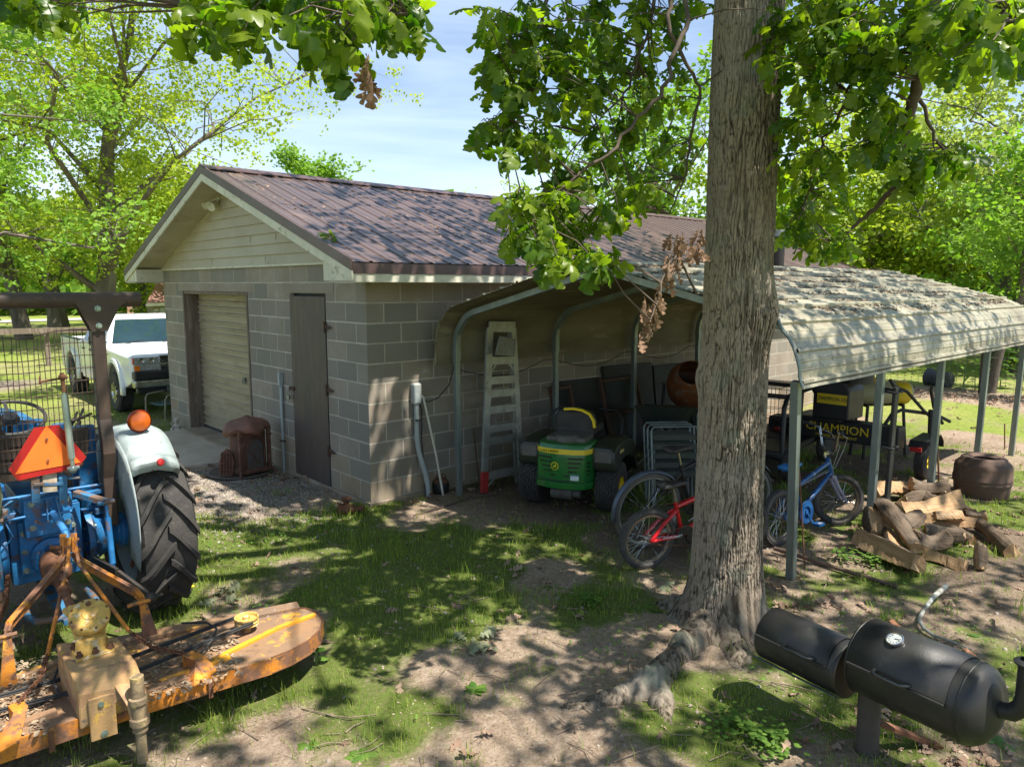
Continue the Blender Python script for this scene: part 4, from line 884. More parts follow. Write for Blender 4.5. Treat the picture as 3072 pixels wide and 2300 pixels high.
for i in range(25):
    x0 = -3.0-.34+i*.0282; kx = .012*math.sin(i*1.7)
    wm.tube([(x0+(-.012 if i == 6 else 0)*t*3+kx*max(0, t-.7)*3, wy(x0, 0), zb_+(zt_-zb_+zsag(x0))*t) for t in (0, .3, .6, .75, .88, 1)], .0026, 5, cap=False)
for k in range(11):
    z0 = zb_+.079*k; q = max(0, (z0-1.6)/.36)
    wm.tube([(-3.0-.42+j*.07, wy(-3.34+j*.0565, 0), z0+zsag(-3.34+j*.0565)*q) for j in range(13)], .0032 if k < 10 else .005, 5, cap=False)
wm.build('wire_screen', m_rops, rb)
# seat back box, seat
sb = MB(); sb.prism([(-.31+.0, .14), (-.30, .02), (-.27, -.08), (-.18, -.14), (.18, -.14), (.26, -.10), (.30, .0), (.31, .13), (.30, .15), (-.30, .15)], .05, (-3.03, -1.0, 1.145), (1, 0, 0), (0, 0, 1))
sb.build('seat_back', mat('cracked_brown_vinyl', (.05, .034, .026), (.032, .025, .021), 8, .5), tr, bevel=.018)
MB().box((-3.03, -.68, 1.06), (.46, .42, .10)).build('seat', m_black, tr, bevel=.03)
# steering wheel and column
sw = MB().torus((-3.02, -.12, 1.27), .215, .013, (0, -.42, .9), 40, 8)
swo = sw.build('steering_wheel', m_black, tr, smooth=50)
c_ = V(-3.02, -.12, 1.27); ux, uy, uz = basis((0, -.42, .9)); sp = MB()
for k in range(3):
    a = math.pi*(.5+k*2/3); e = c_+ux*math.cos(a)*.21+uy*math.sin(a)*.21; sp.beam(c_-uz*.02, e, .022, .006, uz)
sp.lathe([(0, .02), (.05, .015), (.062, -.01), (.05, -.04), (0, -.05)], c_, uz, 20); sp.cyl(c_, c_-uz*.5, .02, 10); sp.build('steering_spokes', m_black2, swo)
# hood, dash, fuel tank, footplates
hd = MB(); secs = []
for y_, w_, z_ in ((.12, .24, 1.16), (.3, .26, 1.18), (.9, .26, 1.17), (1.5, .24, 1.13), (1.62, .21, 1.05)):
    secs.append([V(-3.0-w_, y_, .70), V(-3.0-w_, y_, z_-.09), V(-3.0-w_*.8, y_, z_-.02), V(-3.0-w_*.4, y_, z_), V(-3.0+w_*.4, y_, z_), V(-3.0+w_*.8, y_, z_-.02), V(-3.0+w_, y_, z_-.09), V(-3.0+w_, y_, .70)])
hd.loft(secs); hd.build('hood', m_blue, tr, smooth=40)
MB().bx((-3.22, .03, .8), (-2.78, .13, 1.21)).build('dashboard', m_blue, tr, bevel=.03)
MB().bx((-3.19, .25, .35), (-2.81, 1.55, .72)).build('engine', m_blue, tr, bevel=.03)
ax_ = MB().cyl((-3.55, 1.35, .42), (-2.45, 1.35, .42), .045, 12); ax_.build('front_axle', m_blue, tr)
for sx_ in (-1, 1):
    fw = MB().lathe([(.14, -.07), (.27, -.085), (.33, -.05), (.34, 0), (.33, .05), (.27, .085), (.14, .07)], (-3.0+sx_*.62, 1.35, .28), (1, 0, 0), 32).build('front_wheel', m_tyre, tr, smooth=50)
    MB().lathe([(.0, .0), (.14, .02), (.15, .07)], (-3.0+sx_*.62, 1.35, .28), (sx_, 0, 0), 24).build('rim', m_fend, fw, smooth=40, solid=.004)
# blue side panel, battery box and levers beside the seat
MB().bx((-2.75, -.62, .55), (-2.60, -.56, 1.235)).bx((-2.83, -.50, .9), (-2.755, -.46, 1.25)).build('side_panel', m_blue, tr, bevel=.006)
MB().box((-2.43, -.25, 1.06), (.24, .26, .14), (0, 0, .12)).build('battery_box', m_black2, tr, bevel=.01)
lv = MB()
for (u0, v0, u1, v1) in ((205, 1300, 232, 1235), (222, 1300, 250, 1225), (238, 1310, 240, 1262), (180, 1275, 255, 1250), (190, 1290, 262, 1300), (215, 1262, 275, 1240)): lv.tube([ony(u0, v0, -.45), ony(u1, v1, -.40)], .009, 6)
lv.build('control_levers', m_greasy, tr)
# rear transmission housing
hs_ = MB(); hs_.bx((-3.20, -.98, .33), (-2.80, .2, .80)).bx((-3.155, -1.03, .40), (-2.84, -.98, .74)).bx((-3.14, -1.08, .80), (-2.86, -.5, .90)).bx((-3.13, -1.12, .66), (-2.88, -1.03, .90))
hs_.lathe([(.19, -.10), (.19, -.06), (.17, -.05), (.135, .02), (.10, .06), (.09, .10), (.12, .12), (.12, .15)], (-2.68, WY+.0, WZ), (1, 0, 0), 28).lathe([(.19, -.10), (.19, -.06), (.17, -.05), (.135, .02), (.10, .06), (.09, .10), (.12, .12), (.12, .15)], (-3.32, WY+.0, WZ), (-1, 0, 0), 28)
hs_.lathe([(.12, 0), (.12, .03), (.075, .035), (.075, .10)], (-2.99, -1.03, .50), (0, -1, 0), 24)
hs = hs_.build('rear_housing', m_blue, tr, smooth=35, bevel=.006)
bt = MB()
for (x_, z_) in ((-3.13, .43), (-3.13, .55), (-3.13, .67), (-2.86, .43), (-2.86, .55), (-2.86, .67), (-3.09, .87), (-2.9, .87), (-3.09, .72), (-2.9, .72)): bt.lathe([(0, .018), (.013, .018), (.014, 0), (.02, 0), (.02, -.004)], (x_, -1.034 if z_ < .7 else -1.122, z_), (0, -1, 0), 6)
for k in range(10):
    a = k*.628
    for sx_ in (-1, 1): bt.lathe([(0, .014), (.011, .014), (.012, 0)], (-3.0+sx_*.26, WY+.175*math.cos(a), WZ+.175*math.sin(a)), (sx_, 0, 0), 6)
bt.build('housing_bolts', m_green_st, hs)
# rocker brackets carrying the sign
rk = MB()
for u in (105, 188): a, b_ = ony(u, 1432, -1.22), ony(u+3, 1508, -1.20); rk.beam(a, b_, .045, .018, (0, 1, 0)).beam(a, a+V(0, .12, 0), .045, .018)
rk.beam(ony(100, 1452, -1.22), ony(192, 1450, -1.22), .022, .02).beam(ony(60, 1440, -1.20), ony(240, 1432, -1.20), .014, .014)
rk.build('rocker_bracket', m_rustb, tr, bevel=.003)
MB().beam(ony(148, 1418, -1.205), ony(150, 1475, -1.22), .075, .02, (0, 1, 0)).build('sign_bracket', mat('old_label_plate', (.30, .22, .14), (.42, .38, .3), 30, .7), tr)
# slow-moving triangle
tri = [(-.205, -.115), (-.165, -.165), (.165, -.115-.0), (.205, -.07), (.055, .175), (-.055, .18)]
o3 = ony(140, 1352, -1.235)
def s2(u, v): p = ony(u, v, -1.235); return (p.x-o3.x, p.z-o3.z)
outer = [s2(*q) for q in ((26, 1408), (54, 1441), (232, 1403), (259, 1370), (176, 1273), (102, 1283))]
inner = [s2(*q) for q in ((45, 1422), (241, 1386), (139, 1275))]
sg = MB().prism(outer, .004, o3, (1, 0, 0), (0, 0, 1)).build('warning_triangle', m_redr, tr)
MB().prism(inner, .003, o3-V(0, .004, 0), (1, 0, 0), (0, 0, 1)).build('orange_triangle', m_orange, sg)
MB().cyl(ony(140, 1317, -1.239), ony(140, 1317, -1.25), .008, 8).cyl(ony(144, 1381, -1.239), ony(144, 1381, -1.25), .008, 8).build('rivets', m_rust, sg)
# hanging grey-green top cylinder
cy = MB(); A, B_ = ony(193, 1185, -1.27), ony(215, 1375, -1.30)
cy.cyl(A, B_, .020, 18).cyl(A-(B_-A)*.10, A, .010, 10).cyl(B_, B_+(B_-A)*.11, .013, 10).sphere(B_+(B_-A)*.17, .026, 12, 8); cy.cyl(B_+(B_-A)*.15+V(-.03, 0, 0), B_+(B_-A)*.15+V(.035, 0, 0), .012, 8)
cyo = cy.build('top_cylinder', m_green_st, tr, smooth=40)
MB().cyl(A-(B_-A)*.35, A-(B_-A)*.04, .012, 10).sphere(A-(B_-A)*.28, .022, 10, 8).cyl(A-(B_-A)*.27+V(-.12, 0, -.015), A-(B_-A)*.27+V(.03, 0, .002), .007, 8).cyl(A-(B_-A)*.27+V(-.12, 0, -.03), A-(B_-A)*.27+V(-.115, 0, .02), .005, 6).build('cylinder_fitting', m_rust, cyo, smooth=40)
# lift arms, rods, lower links
for sx_ in (1, -1):
    mxr = lambda p: p if sx_ > 0 else V(-6.0-p.x, p.y, p.z)
    s_, e_, lo_ = mxr(ony(225, 1478, -1.05)), mxr(ony(318, 1506, -1.22)), mxr(ony(338, 1690, -1.28))
    MB().beam(s_, e_, .05, .04).cyl(e_-V(.05, 0, 0), e_+V(.05, 0, 0), .016, 10).build('lift_arm', m_rustb, tr, bevel=.006)
    lr = MB().tube([e_-V(0, 0, .02), e_+(lo_-e_)*.25], .010, 8).tube([e_+(lo_-e_)*.25, lo_], .019, 10).tube([lo_, lo_-V(0, 0, .08)], .014, 8)
    lr.build('lift_rod', m_blue if sx_ > 0 else m_rustb, tr, smooth=40)
    l0, l1, l2 = mxr(V(-2.82, -.75, .42)), mxr(ony(352, 1718, -1.40)), mxr(ony(452, 1792, -1.62))
    MB().beam(l0, l1, .022, .06, (0, 0, 1)).beam(l1, l2, .022, .05, (0, 0, 1)).sphere(l2, .036, 12, 8).cyl(l2-V(.10*1, 0, 0), l2+V(.07, 0, 0), .013, 10).build('lower_link', m_greasy if sx_ > 0 else m_rust, tr, bevel=.003)
ck = MB(); a, b_ = ony(395, 1700, -1.25), V(-2.5, -1.0, .35)
for k in range(9): ck.torus(a.lerp(b_, k/9), .012, .0035, (1, k % 2, .2), 10, 5)
ck.build('check_chain', m_rust, tr)
tl = MB().cyl(ony(158, 1538, -1.16), ony(196, 1595, -1.45), .020, 12).cyl(ony(196, 1595, -1.45), ony(205, 1625, -1.55), .013, 10).sphere(ony(206, 1628, -1.56), .026, 12, 8).cyl(ony(125, 1545, -1.16), ony(215, 1532, -1.16), .009, 8)
tl.build('top_link', mat('chipped_light_blue', (.05, .22, .48), (.04, .18, .42), 8, .5, spots=[((.2, .12, .08), 22, .58, .66)]), tr, smooth=40)
tb = MB()
for u0, v0, u1, v1 in ((138, 1500, 143, 1565), (166, 1495, 182, 1555)): tb.beam(ony(u0, v0, -1.15), ony(u1, v1, -1.17), .008, .035, (0, 1, 0))
tb.build('top_link_bracket', m_blue, tr)
db = MB(); db.tube([(-3.16, -1.0, .20), (-3.17, -1.22, .20), (-3.14, -1.33, .20), (-3.05, -1.36, .20), (-2.90, -1.36, .20), (-2.83, -1.33, .20), (-2.80, -1.22, .20), (-2.80, -1.0, .20)], .022, 8); db.bx((-3.02, -1.42, .17), (-2.95, -.4, .20))
db.build('drawbar', m_rustb, tr, smooth=50)
pi = MB(); 
for (x_, y_, z_, a_, b_, c_) in ((-2.70, -.95, .72, .05, .10, .04), (-2.66, -.98, .80, .12, .02, .02), (-3.30, -.95, .75, .06, .1, .06), (-2.62, -.98, .64, .16, .03, .05), (-2.72, -1.02, .86, .1, .05, .025), (-3.3, -1.0, .62, .1, .05, .05)): pi.box((x_, y_, z_), (a_, b_, c_), (.1, 0, .2))
pi.tube([(-2.58, -1.0, .68), (-2.66, -1.05, .62), (-2.70, -1.02, .50)], .007, 6).tube([(-3.3, -1.0, .9), (-2.55, -1.02, .90)], .011, 8).tube([(-3.42, -1.05, .84), (-3.3, -1.1, .79), (-3.12, -1.12, .80)], .010, 8).tube([(-3.25, -1.1, .85), (-3.2, -1.15, .70), (-3.3, -1.1, .55)], .006, 6)
pi.build('hydraulic_pieces', m_blue, tr, bevel=.003)
# canvas bag hanging off the left side
bg_ = MB(); secs = []
for z_, w_, d_ in ((.80, .05, .04), (.86, .10, .06), (.98, .115, .065), (1.06, .105, .06), (1.085, .10, .055)):
    secs.append([V(-3.335+w_*math.cos(a)*.8+.008*math.sin(a*5+z_*30), -1.22+d_*math.sin(a), z_) for a in [k*math.pi/8 for k in range(16)]])
bg_.loft(secs, cap=False); bgo = tag(bg_.build('canvas_bag', mat('olive_canvas', (.24, .26, .15), (.18, .20, .11), 12, .9, bump=.4, bscale=120), smooth=60, solid=.004), 'small olive canvas bag hanging at the left of the orange triangle', 'bag')
text('SS', .05, (-3.30, -1.288, 1.04), (1, 0, 0), (0, 0, 1), m_black2, bgo, 'bag_lettering')
# ================================================================ FINISHING MOWER
m_yel = mat('weathered_orange_yellow_paint', (.60, .235, .028), (.48, .16, .022), 5, .6, spots=[((.20, .10, .06), 5.5, .45, .57), ((.13, .075, .05), 19, .56, .64), ((.68, .33, .04), 7, .60, .68), ((.16, .095, .06), 16, .60, .70)], bump=.3, bscale=90, spec=.3)
m_yel2 = mat('faded_yellow_casting', (.56, .37, .10), (.46, .26, .06), 14, .65, spots=[((.60, .52, .36), 34, .55, .66), ((.24, .13, .06), 18, .56, .68)], bump=.5, bscale=80, spec=.3)
m_dk = mat('rust_streaked_deck', (.29, .165, .085), (.21, .14, .095), 3.6, .75, spots=[((.60, .30, .045), 6.5, .57, .63), ((.13, .085, .06), 13, .56, .70), ((.36, .30, .24), 30, .64, .72)], bump=.4, bscale=70, spec=.25)
mw = thing('finishing_mower', 'rusty orange rotary mower deck with yellow gearbox hitched behind the tractor', 'mower deck', (-3.05, -2.35, -.05))
TZ, BZ = .205, .120
out = [(-2.30, -2.71), (-2.18, -2.70), (-2.05, -2.66), (-1.94, -2.58), (-1.87, -2.48), (-1.845, -2.37), (-1.87, -2.27), (-1.93, -2.20), (-2.02, -2.17), (-2.42, -2.12), (-2.87, -2.03), (-3.45, -2.03), (-3.95, -2.06), (-4.15, -2.15), (-4.22, -2.35), (-4.12, -2.52), (-3.9, -2.62), (-3.5, -2.62), (-2.94, -2.645)]
dk = MB(); dk.prism([(x, y) for x, y in out], .006, (0, 0, TZ), (1, 0, 0), (0, 1, 0)); dko = dk.build('deck', m_dk, mw)
skm = MB(); k_ = len(out)
skm.loft([[V(x, y, TZ+.004) for x, y in out]+[V(*out[0], TZ+.004)], [V(x, y, BZ-(.035 if i in (5, 6) else 0)) for i, (x, y) in enumerate(out)]+[V(*out[0], BZ)]], closed=False, cap=False)
sko = skm.build('skirt', m_yel, mw, solid=.008)
hh = MB()
for x_ in (-2.78, -2.45, -2.25): hh.lathe([(0, .001), (.008, .001), (.012, .004), (.012, -.004)], (x_, -2.665-.012*(x_+2.94)/.3-.006, .158), (0, -1, 0), 12)
for x_, y_ in ((-2.62, -2.692), (-3.32, -2.650)): hh.bx((x_-.012, y_-.006, .105), (x_+.012, y_, .20))
hh.build('skirt_bolts', m_rust, sko)
MB().tube([V(x, y, BZ+.004) for x, y in out[:8]], .006, 6).tube([V(x, y, TZ+.006) for x, y in out[:8]], .005, 6).build('skirt_bead', m_rust, sko)
rl = MB()
def dpt(u, v, z=TZ): return onz(u, v, z)
P1, P2, P3 = dpt(615, 2012), dpt(800, 1915), dpt(945, 1852)
for a, b_, h_, w_ in ((dpt(480, 2050), dpt(690, 1975), .020, .03), (dpt(640, 1985), dpt(830, 1890), .022, .03), (dpt(830, 1890), dpt(945, 1848), .022, .03)): rl.beam(a+V(0, 0, h_/2), b_+V(0, 0, h_/2), w_, h_)
rl.build('deck_rail', mat('fresh_orange_paint', (.70, .33, .02), (.60, .26, .03), 5, .5, spots=[((.26, .13, .07), 9, .56, .66)]), dko, bevel=.004)
rl = MB(); rl.beam(dpt(275, 1945)+V(0, 0, .012), dpt(900, 1825)+V(0, .02, .012), .09, .026).beam(dpt(-60, 2080)+V(0, 0, .012), dpt(215, 1975)+V(0, 0, .012), .05, .02).beam(dpt(60, 2180)+V(0, 0, .012), dpt(170, 2140)+V(0, 0, .012), .04, .03).beam(dpt(430, 2080)+V(0, 0, .008), dpt(560, 2035)+V(0, 0, .008), .045, .02)
rl.build('deck_stiffener', m_dk, dko, bevel=.004)
# pulleys and belts
pc = dpt(740, 1862, .27)
pu = MB().lathe([(0, .03), (.02, .03), (.022, .015), (.055, .012), (.06, .026), (.068, .028), (.068, .02), (.058, .01), (.068, 0), (.06, -.008), (.068, -.016), (.02, -.02), (.02, -.07)], pc, (0, 0, 1), 32).build('pulley', m_yel2, mw, smooth=30)
pu2 = MB().lathe([(.02, .03), (.068, .028), (.058, .01), (.068, 0), (.068, -.016), (.02, -.02), (.02, -.07)], V(-3.75, -2.32, .26), (0, 0, 1), 32).build('pulley', m_yel2, mw, smooth=30)
be = MB(); bx_ = V(-3.02, -2.36, .255)
for z_ in (.004, .016):
    be.tube([bx_+V(.1, .095, z_-.02), pc+V(-.01, .068, z_)], .006, 6); be.tube([bx_+V(.1, -.075, z_-.02), pc+V(.01, -.068, z_)], .006, 6)
    be.tube([bx_+V(-.1, .095, z_-.02), V(-3.75, -2.25, .255+z_)], .006, 6); be.tube([bx_+V(-.1, -.075, z_-.02), V(-3.75, -2.38, .255+z_)], .006, 6)
be.tube([dpt(545, 1868, .29), dpt(620, 1866, .31), dpt(650, 1885, .30), dpt(640, 1915, .27), dpt(600, 1960, .24), dpt(590, 1975, .23)], .006, 6)
be.tube([dpt(180, 1990, .24), dpt(160, 2040, .25), dpt(175, 2075, .25), dpt(225, 2090, .24)], .007, 6)
be.tube([dpt(180, 2085, .215), dpt(120, 2110, .215), dpt(0, 2150, .215)], .006, 6)
be.build('drive_belt', MATS['black_rubber'], mw, smooth=50)
# bracket box
bb = MB(); A, B_, C_, D_ = dpt(172, 1932, .42), dpt(350, 1915, .42), dpt(405, 1985, .42), dpt(217, 2022, .42)
E_, F2 = V(-2.90, -2.672, .20), V(-3.20, -2.660, .17); E1, F1 = dpt(427, 2045, .33), dpt(238, 2085, .33)
bb.add([A, B_, C_, D_, E1, F1, E_, F2], [(3, 2, 1, 0), (5, 4, 2, 3), (7, 6, 4, 5)])
A0, B0 = V(A.x, A.y, TZ+.005), V(B_.x, B_.y, TZ+.005)
bb.add([A, B_, A0, B0], [(0, 1, 3, 2)]); bb.add([A, D_, F1, F2, V(-3.2, -2.6, TZ+.005), A0], [(0, 1, 2, 3, 4, 5)]); bb.add([B_, C_, E1, E_, V(-2.9, -2.6, TZ+.005), B0], [(5, 4, 3, 2, 1, 0)])
bbo = bb.build('bracket_box', mat('sun_bleached_yellow_steel', (.47, .27, .10), (.36, .23, .12), 5, .7, spots=[((.27, .14, .08), 5.5, .50, .60), ((.60, .36, .07), 8, .60, .66), ((.16, .12, .09), 15, .62, .72)], bump=.3, bscale=70), mw, solid=.008)
# gearbox
gc = dpt(268, 1845, .60); gx_ = basis((-.1, -.22, 1))
ax = V(-.16, -.85, 1).normalized()
gb = MB().lathe([(0, .018), (.03, .020), (.033, .015), (.078, .012), (.088, .004), (.092, -.008), (.090, -.030), (.083, -.042), (.080, -.075), (.066, -.10), (.03, -.11)], gc, ax, 36)
gbo = gb.build('gearbox', m_yel2, mw, smooth=35)
bt = MB(); xx_, yy_, zz_ = basis(ax)
for k in range(8):
    a = k*math.pi/4+.3; c2 = gc+xx_*math.cos(a)*.081+yy_*math.sin(a)*.081+zz_*.010; bt.lathe([(0, .007), (.0055, .007), (.006, 0)], c2, ax, 6)
bt.lathe([(0, .022), (.008, .021), (.009, .010), (.012, .010), (.012, 0)], gc+yy_*.055+zz_*.013, ax, 8)
bt.build('lid_bolts', m_rust, gbo)
lg = MB(); fc0 = V(gc.x-.005, gc.y-.03, .425)
lg.loft([[fc0+V(a*.085, b*.075, 0) for a, b in ((-1, -1), (1, -1), (1, 1), (-1, 1))], [fc0+V(a*.08, b*.07, .018) for a, b in ((-1, -1), (1, -1), (1, 1), (-1, 1))]])
lg.loft([[gc+V(0, .06, -.055)+V(math.cos(a)*.074, math.sin(a)*.06, .02*math.sin(a)) for a in [k*math.pi/8 for k in range(16)]], [fc0+V(0, .01, .07)+V(math.cos(a)*.068, math.sin(a)*.056, 0) for a in [k*math.pi/8 for k in range(16)]], [fc0+V(0, 0, .018)+V(math.cos(a)*.074, math.sin(a)*.064, 0) for a in [k*math.pi/8 for k in range(16)]]])
for a, b in ((-.075, -.02), (.075, -.02), (0, -.075)): lg.add([fc0+V(a*.55, b*.55-.004, .10), fc0+V(a*1.05, b*1.0-.004, .018), fc0+V(a*1.05, b*1.0+.008, .018), fc0+V(a*.55, b*.55+.008, .10)], [(0, 1, 2, 3)])
lg.build('gearbox_foot', m_yel2, gbo, smooth=40, bevel=.002)
fb = MB()
for a, b in ((-.068, -.058), (.068, -.058), (-.068, .055), (.068, .055), (0.0, -.065)): MB().lathe([(0, .026), (.010, .026), (.011, .012), (.017, .010), (.017, 0)], fc0+V(a, b, .018), (0, 0, 1), 6).build('foot_bolt', m_rust, gbo)
yk = MB(); y0 = gc+V(-.03, .09, -.02)
yk.box(y0, (.085, .10, .07), (.3, 0, -.2)); yk.tube([y0+V(-.03, .03, 0), y0+V(-.035, .10, .005)], .018, 8).tube([y0+V(.025, .03, 0), y0+V(.02, .10, .005)], .018, 8)
yk.build('yoke', m_yel2, gbo, bevel=.01)
sh_ = MB(); s0, s1 = y0+V(-.01, .10, 0), V(-3.0, -1.10, .50)
sh_.tube([s0, s0.lerp(s1, .3)], .020, 12).tube([s0.lerp(s1, .28), s0.lerp(s1, .62)], .034, 14).tube([s0.lerp(s1, .62), s0.lerp(s1, .66), s0.lerp(s1, .72), s0.lerp(s1, .9), s1], [.045, .075, .082, .078, .06], 18)
sh_.build('drive_shaft', m_rust, mw, smooth=40)
# hitch frame: two channel straps, two rods with chains, uprights
ap = ony(190, 1618, -1.66); ap2 = ony(224, 1614, -1.66)
def pxy(u, v, y): return ony(u, v, y)
st = []
for pts, nm in (([pxy(190, 1612, -1.66), pxy(192, 1665, -1.69), pxy(182, 1695, -1.72), pxy(30, 1875, -1.98), pxy(22, 1905, -2.0)], 0), ([pxy(222, 1610, -1.66), pxy(222, 1655, -1.68), pxy(240, 1685, -1.70), pxy(405, 1775, -1.86), pxy(428, 1800, -1.90)], 1)):
    s1_ = MB()
    for a, b_ in zip(pts[:-1], pts[1:]): s1_.beam(a, b_, .008, .05, (0, 0, 1)).beam(a+V(0, -.0, .022), b_+V(0, 0, .022), .034, .007, (0, 0, 1))
    s1_.build('hitch_strap', m_yel, mw, bevel=.002)
hb_ = MB().cyl(pxy(150, 1640, -1.68), pxy(240, 1650, -1.68), .012, 10).cyl(pxy(180, 1620, -1.66), pxy(236, 1618, -1.66), .010, 8); hb_.build('hitch_pin', m_rust, mw)
for rod, ch in (([pxy(208, 1612, -1.68), pxy(205, 1680, -1.75), pxy(142, 1965, -2.16)], [pxy(142, 1965, -2.16), dpt(120, 2035, .34), dpt(50, 2112, .27)]), ([pxy(228, 1640, -1.68), pxy(236, 1690, -1.74), pxy(388, 1893, -2.05)], [pxy(388, 1893, -2.05), dpt(455, 1940, .30), dpt(562, 1962, .27)])):
    rd_ = MB().tube(rod, .0105, 8).build('brace_rod', m_yel, mw, smooth=40)
    chm = MB(); P_ = []
    for a, b_ in zip(ch[:-1], ch[1:]): P_ += [a.lerp(b_, t/9) for t in range(9)]
    P_.append(ch[-1])
    for i in range(len(P_)-1):
        d = (P_[i+1]-P_[i]); x1, y1, d1 = basis(d); ax1, ax2 = (x1, y1) if i % 2 else (y1, x1); c2 = (P_[i]+P_[i+1])/2; L2 = d.length*.78
        chm.tube([c2+d1*(math.cos(a)*L2)+ax1*(math.sin(a)*.011) for a in [k*math.pi/5 for k in range(10)]], .0038, 5, closed=True)
    chm.build('chain', m_rust, rd_, smooth=60)
for (u0, v0, u1, v1, y_, w0, w1) in ((428, 1800, 452, 1892, -2.02, .035, .085), (22, 1900, 22, 2010, -2.06, .03, .075)):
    up_ = MB(); a, b_ = pxy(u0, v0, y_), pxy(u1, v1, y_-.02); b_.z = TZ
    up_.add([a+V(-w0/2, 0, 0), a+V(w0/2, 0, 0), b_+V(w1/2, 0, 0), b_+V(-w1/2, 0, 0), a+V(-w0/2, .012, 0), a+V(w0/2, .012, 0), b_+V(w1/2, .012, 0), b_+V(-w1/2, .012, 0)], [(0, 3, 2, 1), (4, 5, 6, 7), (0, 1, 5, 4), (1, 2, 6, 5), (2, 3, 7, 6), (3, 0, 4, 7)])
    up_.cyl(a+V(-.08, 0, -.01), a+V(.04, 0, -.01), .011, 8)
    up_.build('hitch_upright', m_yel, mw)
for pts in ([(562, 1960), (600, 1975), (632, 2022), (612, 2046)], [(45, 2108), (62, 2128), (30, 2240), (0, 2250)]):
    lm = MB(); a, b_, c2, d2 = dpt(*pts[0], .27), dpt(*pts[1], .265), dpt(*pts[2], .215), dpt(*pts[3], .212)
    w2 = V(.028, .01, 0); lm.loft([[a-w2, a+w2], [b_-w2*1.1, b_+w2*1.1], [c2-w2*1.3, c2+w2*1.3]], closed=False, cap=False)
    for s_ in (-1, 1): lm.add([a+w2*s_, b_+w2*s_, c2+w2*s_, d2+w2*s_+V(-.03, 0, 0), V(a.x, a.y, TZ)+w2*s_], [(0, 1, 2, 3, 4)])
    lm.build('chain_lug', m_yel, mw, solid=.006)
# tail caster bracket, collars and pole
tc_ = MB(); tp_ = V(-2.985, -2.79, 0)
tc_.add([V(-3.17, -2.675, .31), V(-3.06, -2.685, .31), V(-3.06, -2.685, .10), V(-3.17, -2.675, .10), V(-3.17, -2.69, .31), V(-3.06, -2.70, .31), V(-3.06, -2.70, .10), V(-3.17, -2.69, .10)], [(0, 1, 2, 3), (7, 6, 5, 4), (0, 4, 5, 1), (1, 5, 6, 2), (2, 6, 7, 3), (3, 7, 4, 0)])
tc_.loft([[V(-3.06, -2.69, .34), V(-2.95, -2.69, .36), V(-2.95, -2.70, .36), V(-3.06, -2.70, .34)], [V(-3.03, -2.76, .26), V(-2.94, -2.76, .28), V(-2.94, -2.78, .28), V(-3.03, -2.78, .26)], [V(-3.02, -2.78, .16), V(-2.95, -2.78, .16), V(-2.95, -2.80, .16), V(-3.02, -2.80, .16)]])
tco = tc_.build('caster_bracket', MATS['sun_bleached_yellow_steel'], mw, bevel=.004)
MB().lathe([(.030, .40), (.030, .30), (.040, .295), (.040, .27), (.033, .265), (.033, .20), (.044, .195), (.044, .165), (.034, .16), (.034, .13), (.024, .125), (.024, -.03)], tp_, (0, 0, 1), 20, cap=True).build('caster_post', mat('dirty_greased_steel', (.30, .22, .12), (.17, .12, .075), 22, .75, spots=[((.46, .33, .12), 16, .58, .66)], bump=.4, bscale=90), mw, smooth=35)
for (x_, y_) in ((-3.135, -2.696), (-3.13, -2.70)): pass
MB().lathe([(0, .012), (.013, .012), (.014, 0)], (-3.12, -2.691, .275), (0, -1, .05), 8).lathe([(0, .010), (.016, .008), (.017, 0)], (-3.115, -2.691, .125), (0, -1, .05), 12).build('bracket_bolts', m_green_st, tco)
# leaf and chaff litter lying in the deck tray
r5 = np.random.default_rng(41); P = []
while len(P) < 1500:
    u, v = r5.uniform(-60, 720), r5.uniform(1860, 2200); p = dpt(u, v, TZ+.006)
    if 1985-.13*u < v+.25*u*0 < 2235-.31*u+10 and not (150 < u < 440 and v > 1900) : P.append(np.array(p)+[0, 0, r5.uniform(0, .012)])
P = np.array(P); d = unit(len(P), r5); d[:, 2] *= .18
v_, f_ = scatter(SLF[0], SLF[1], P, rots(d, None, r5.normal(size=len(P))*.5), r5.uniform(.008, .035, len(P)))
m_litter = mat('dry_leaf_litter', (.27, .175, .105), (.17, .10, .06), 12, .9, attr=(.45, .36, .25), trans=.15)
tag(fast_mesh('leaf_debris', v_, f_, m_litter, np.repeat(r5.random(len(P)), len(SLF[1]))), 'dry leaves and chaff lying in the tray of the mower deck', 'leaf litter', kind='stuff')
# ================================================================ CAT behind the screen
ct = thing('cat', 'brown tabby cat sitting on the tractor seat behind the wire screen', 'cat', (-3.20, -.62, 1.11))
m_fur = mat('tabby_fur', (.17, .125, .085), (.065, .048, .036), 26, .95, stretch=(.5, 2.5, 1.5), bump=.6, bscale=260, spots=[((.30, .24, .18), 14, .6, .7)])
cb_ = MB(); secs = []
for y_, z_, w_, h_ in ((.10, .05, .03, .04), (.07, .085, .07, .075), (.02, .10, .082, .095), (-.03, .115, .075, .10), (-.07, .135, .062, .085), (-.095, .165, .048, .06), (-.11, .195, .045, .045), (-.13, .215, .054, .050), (-.155, .22, .050, .046), (-.18, .212, .030, .030), (-.197, .205, .016, .014)):
    secs.append([V(-3.20+w_*math.cos(a), -.62+y_, 1.11+z_+h_*math.sin(a)) for a in [k*math.pi/9 for k in range(18)]])
cb_.loft(secs)
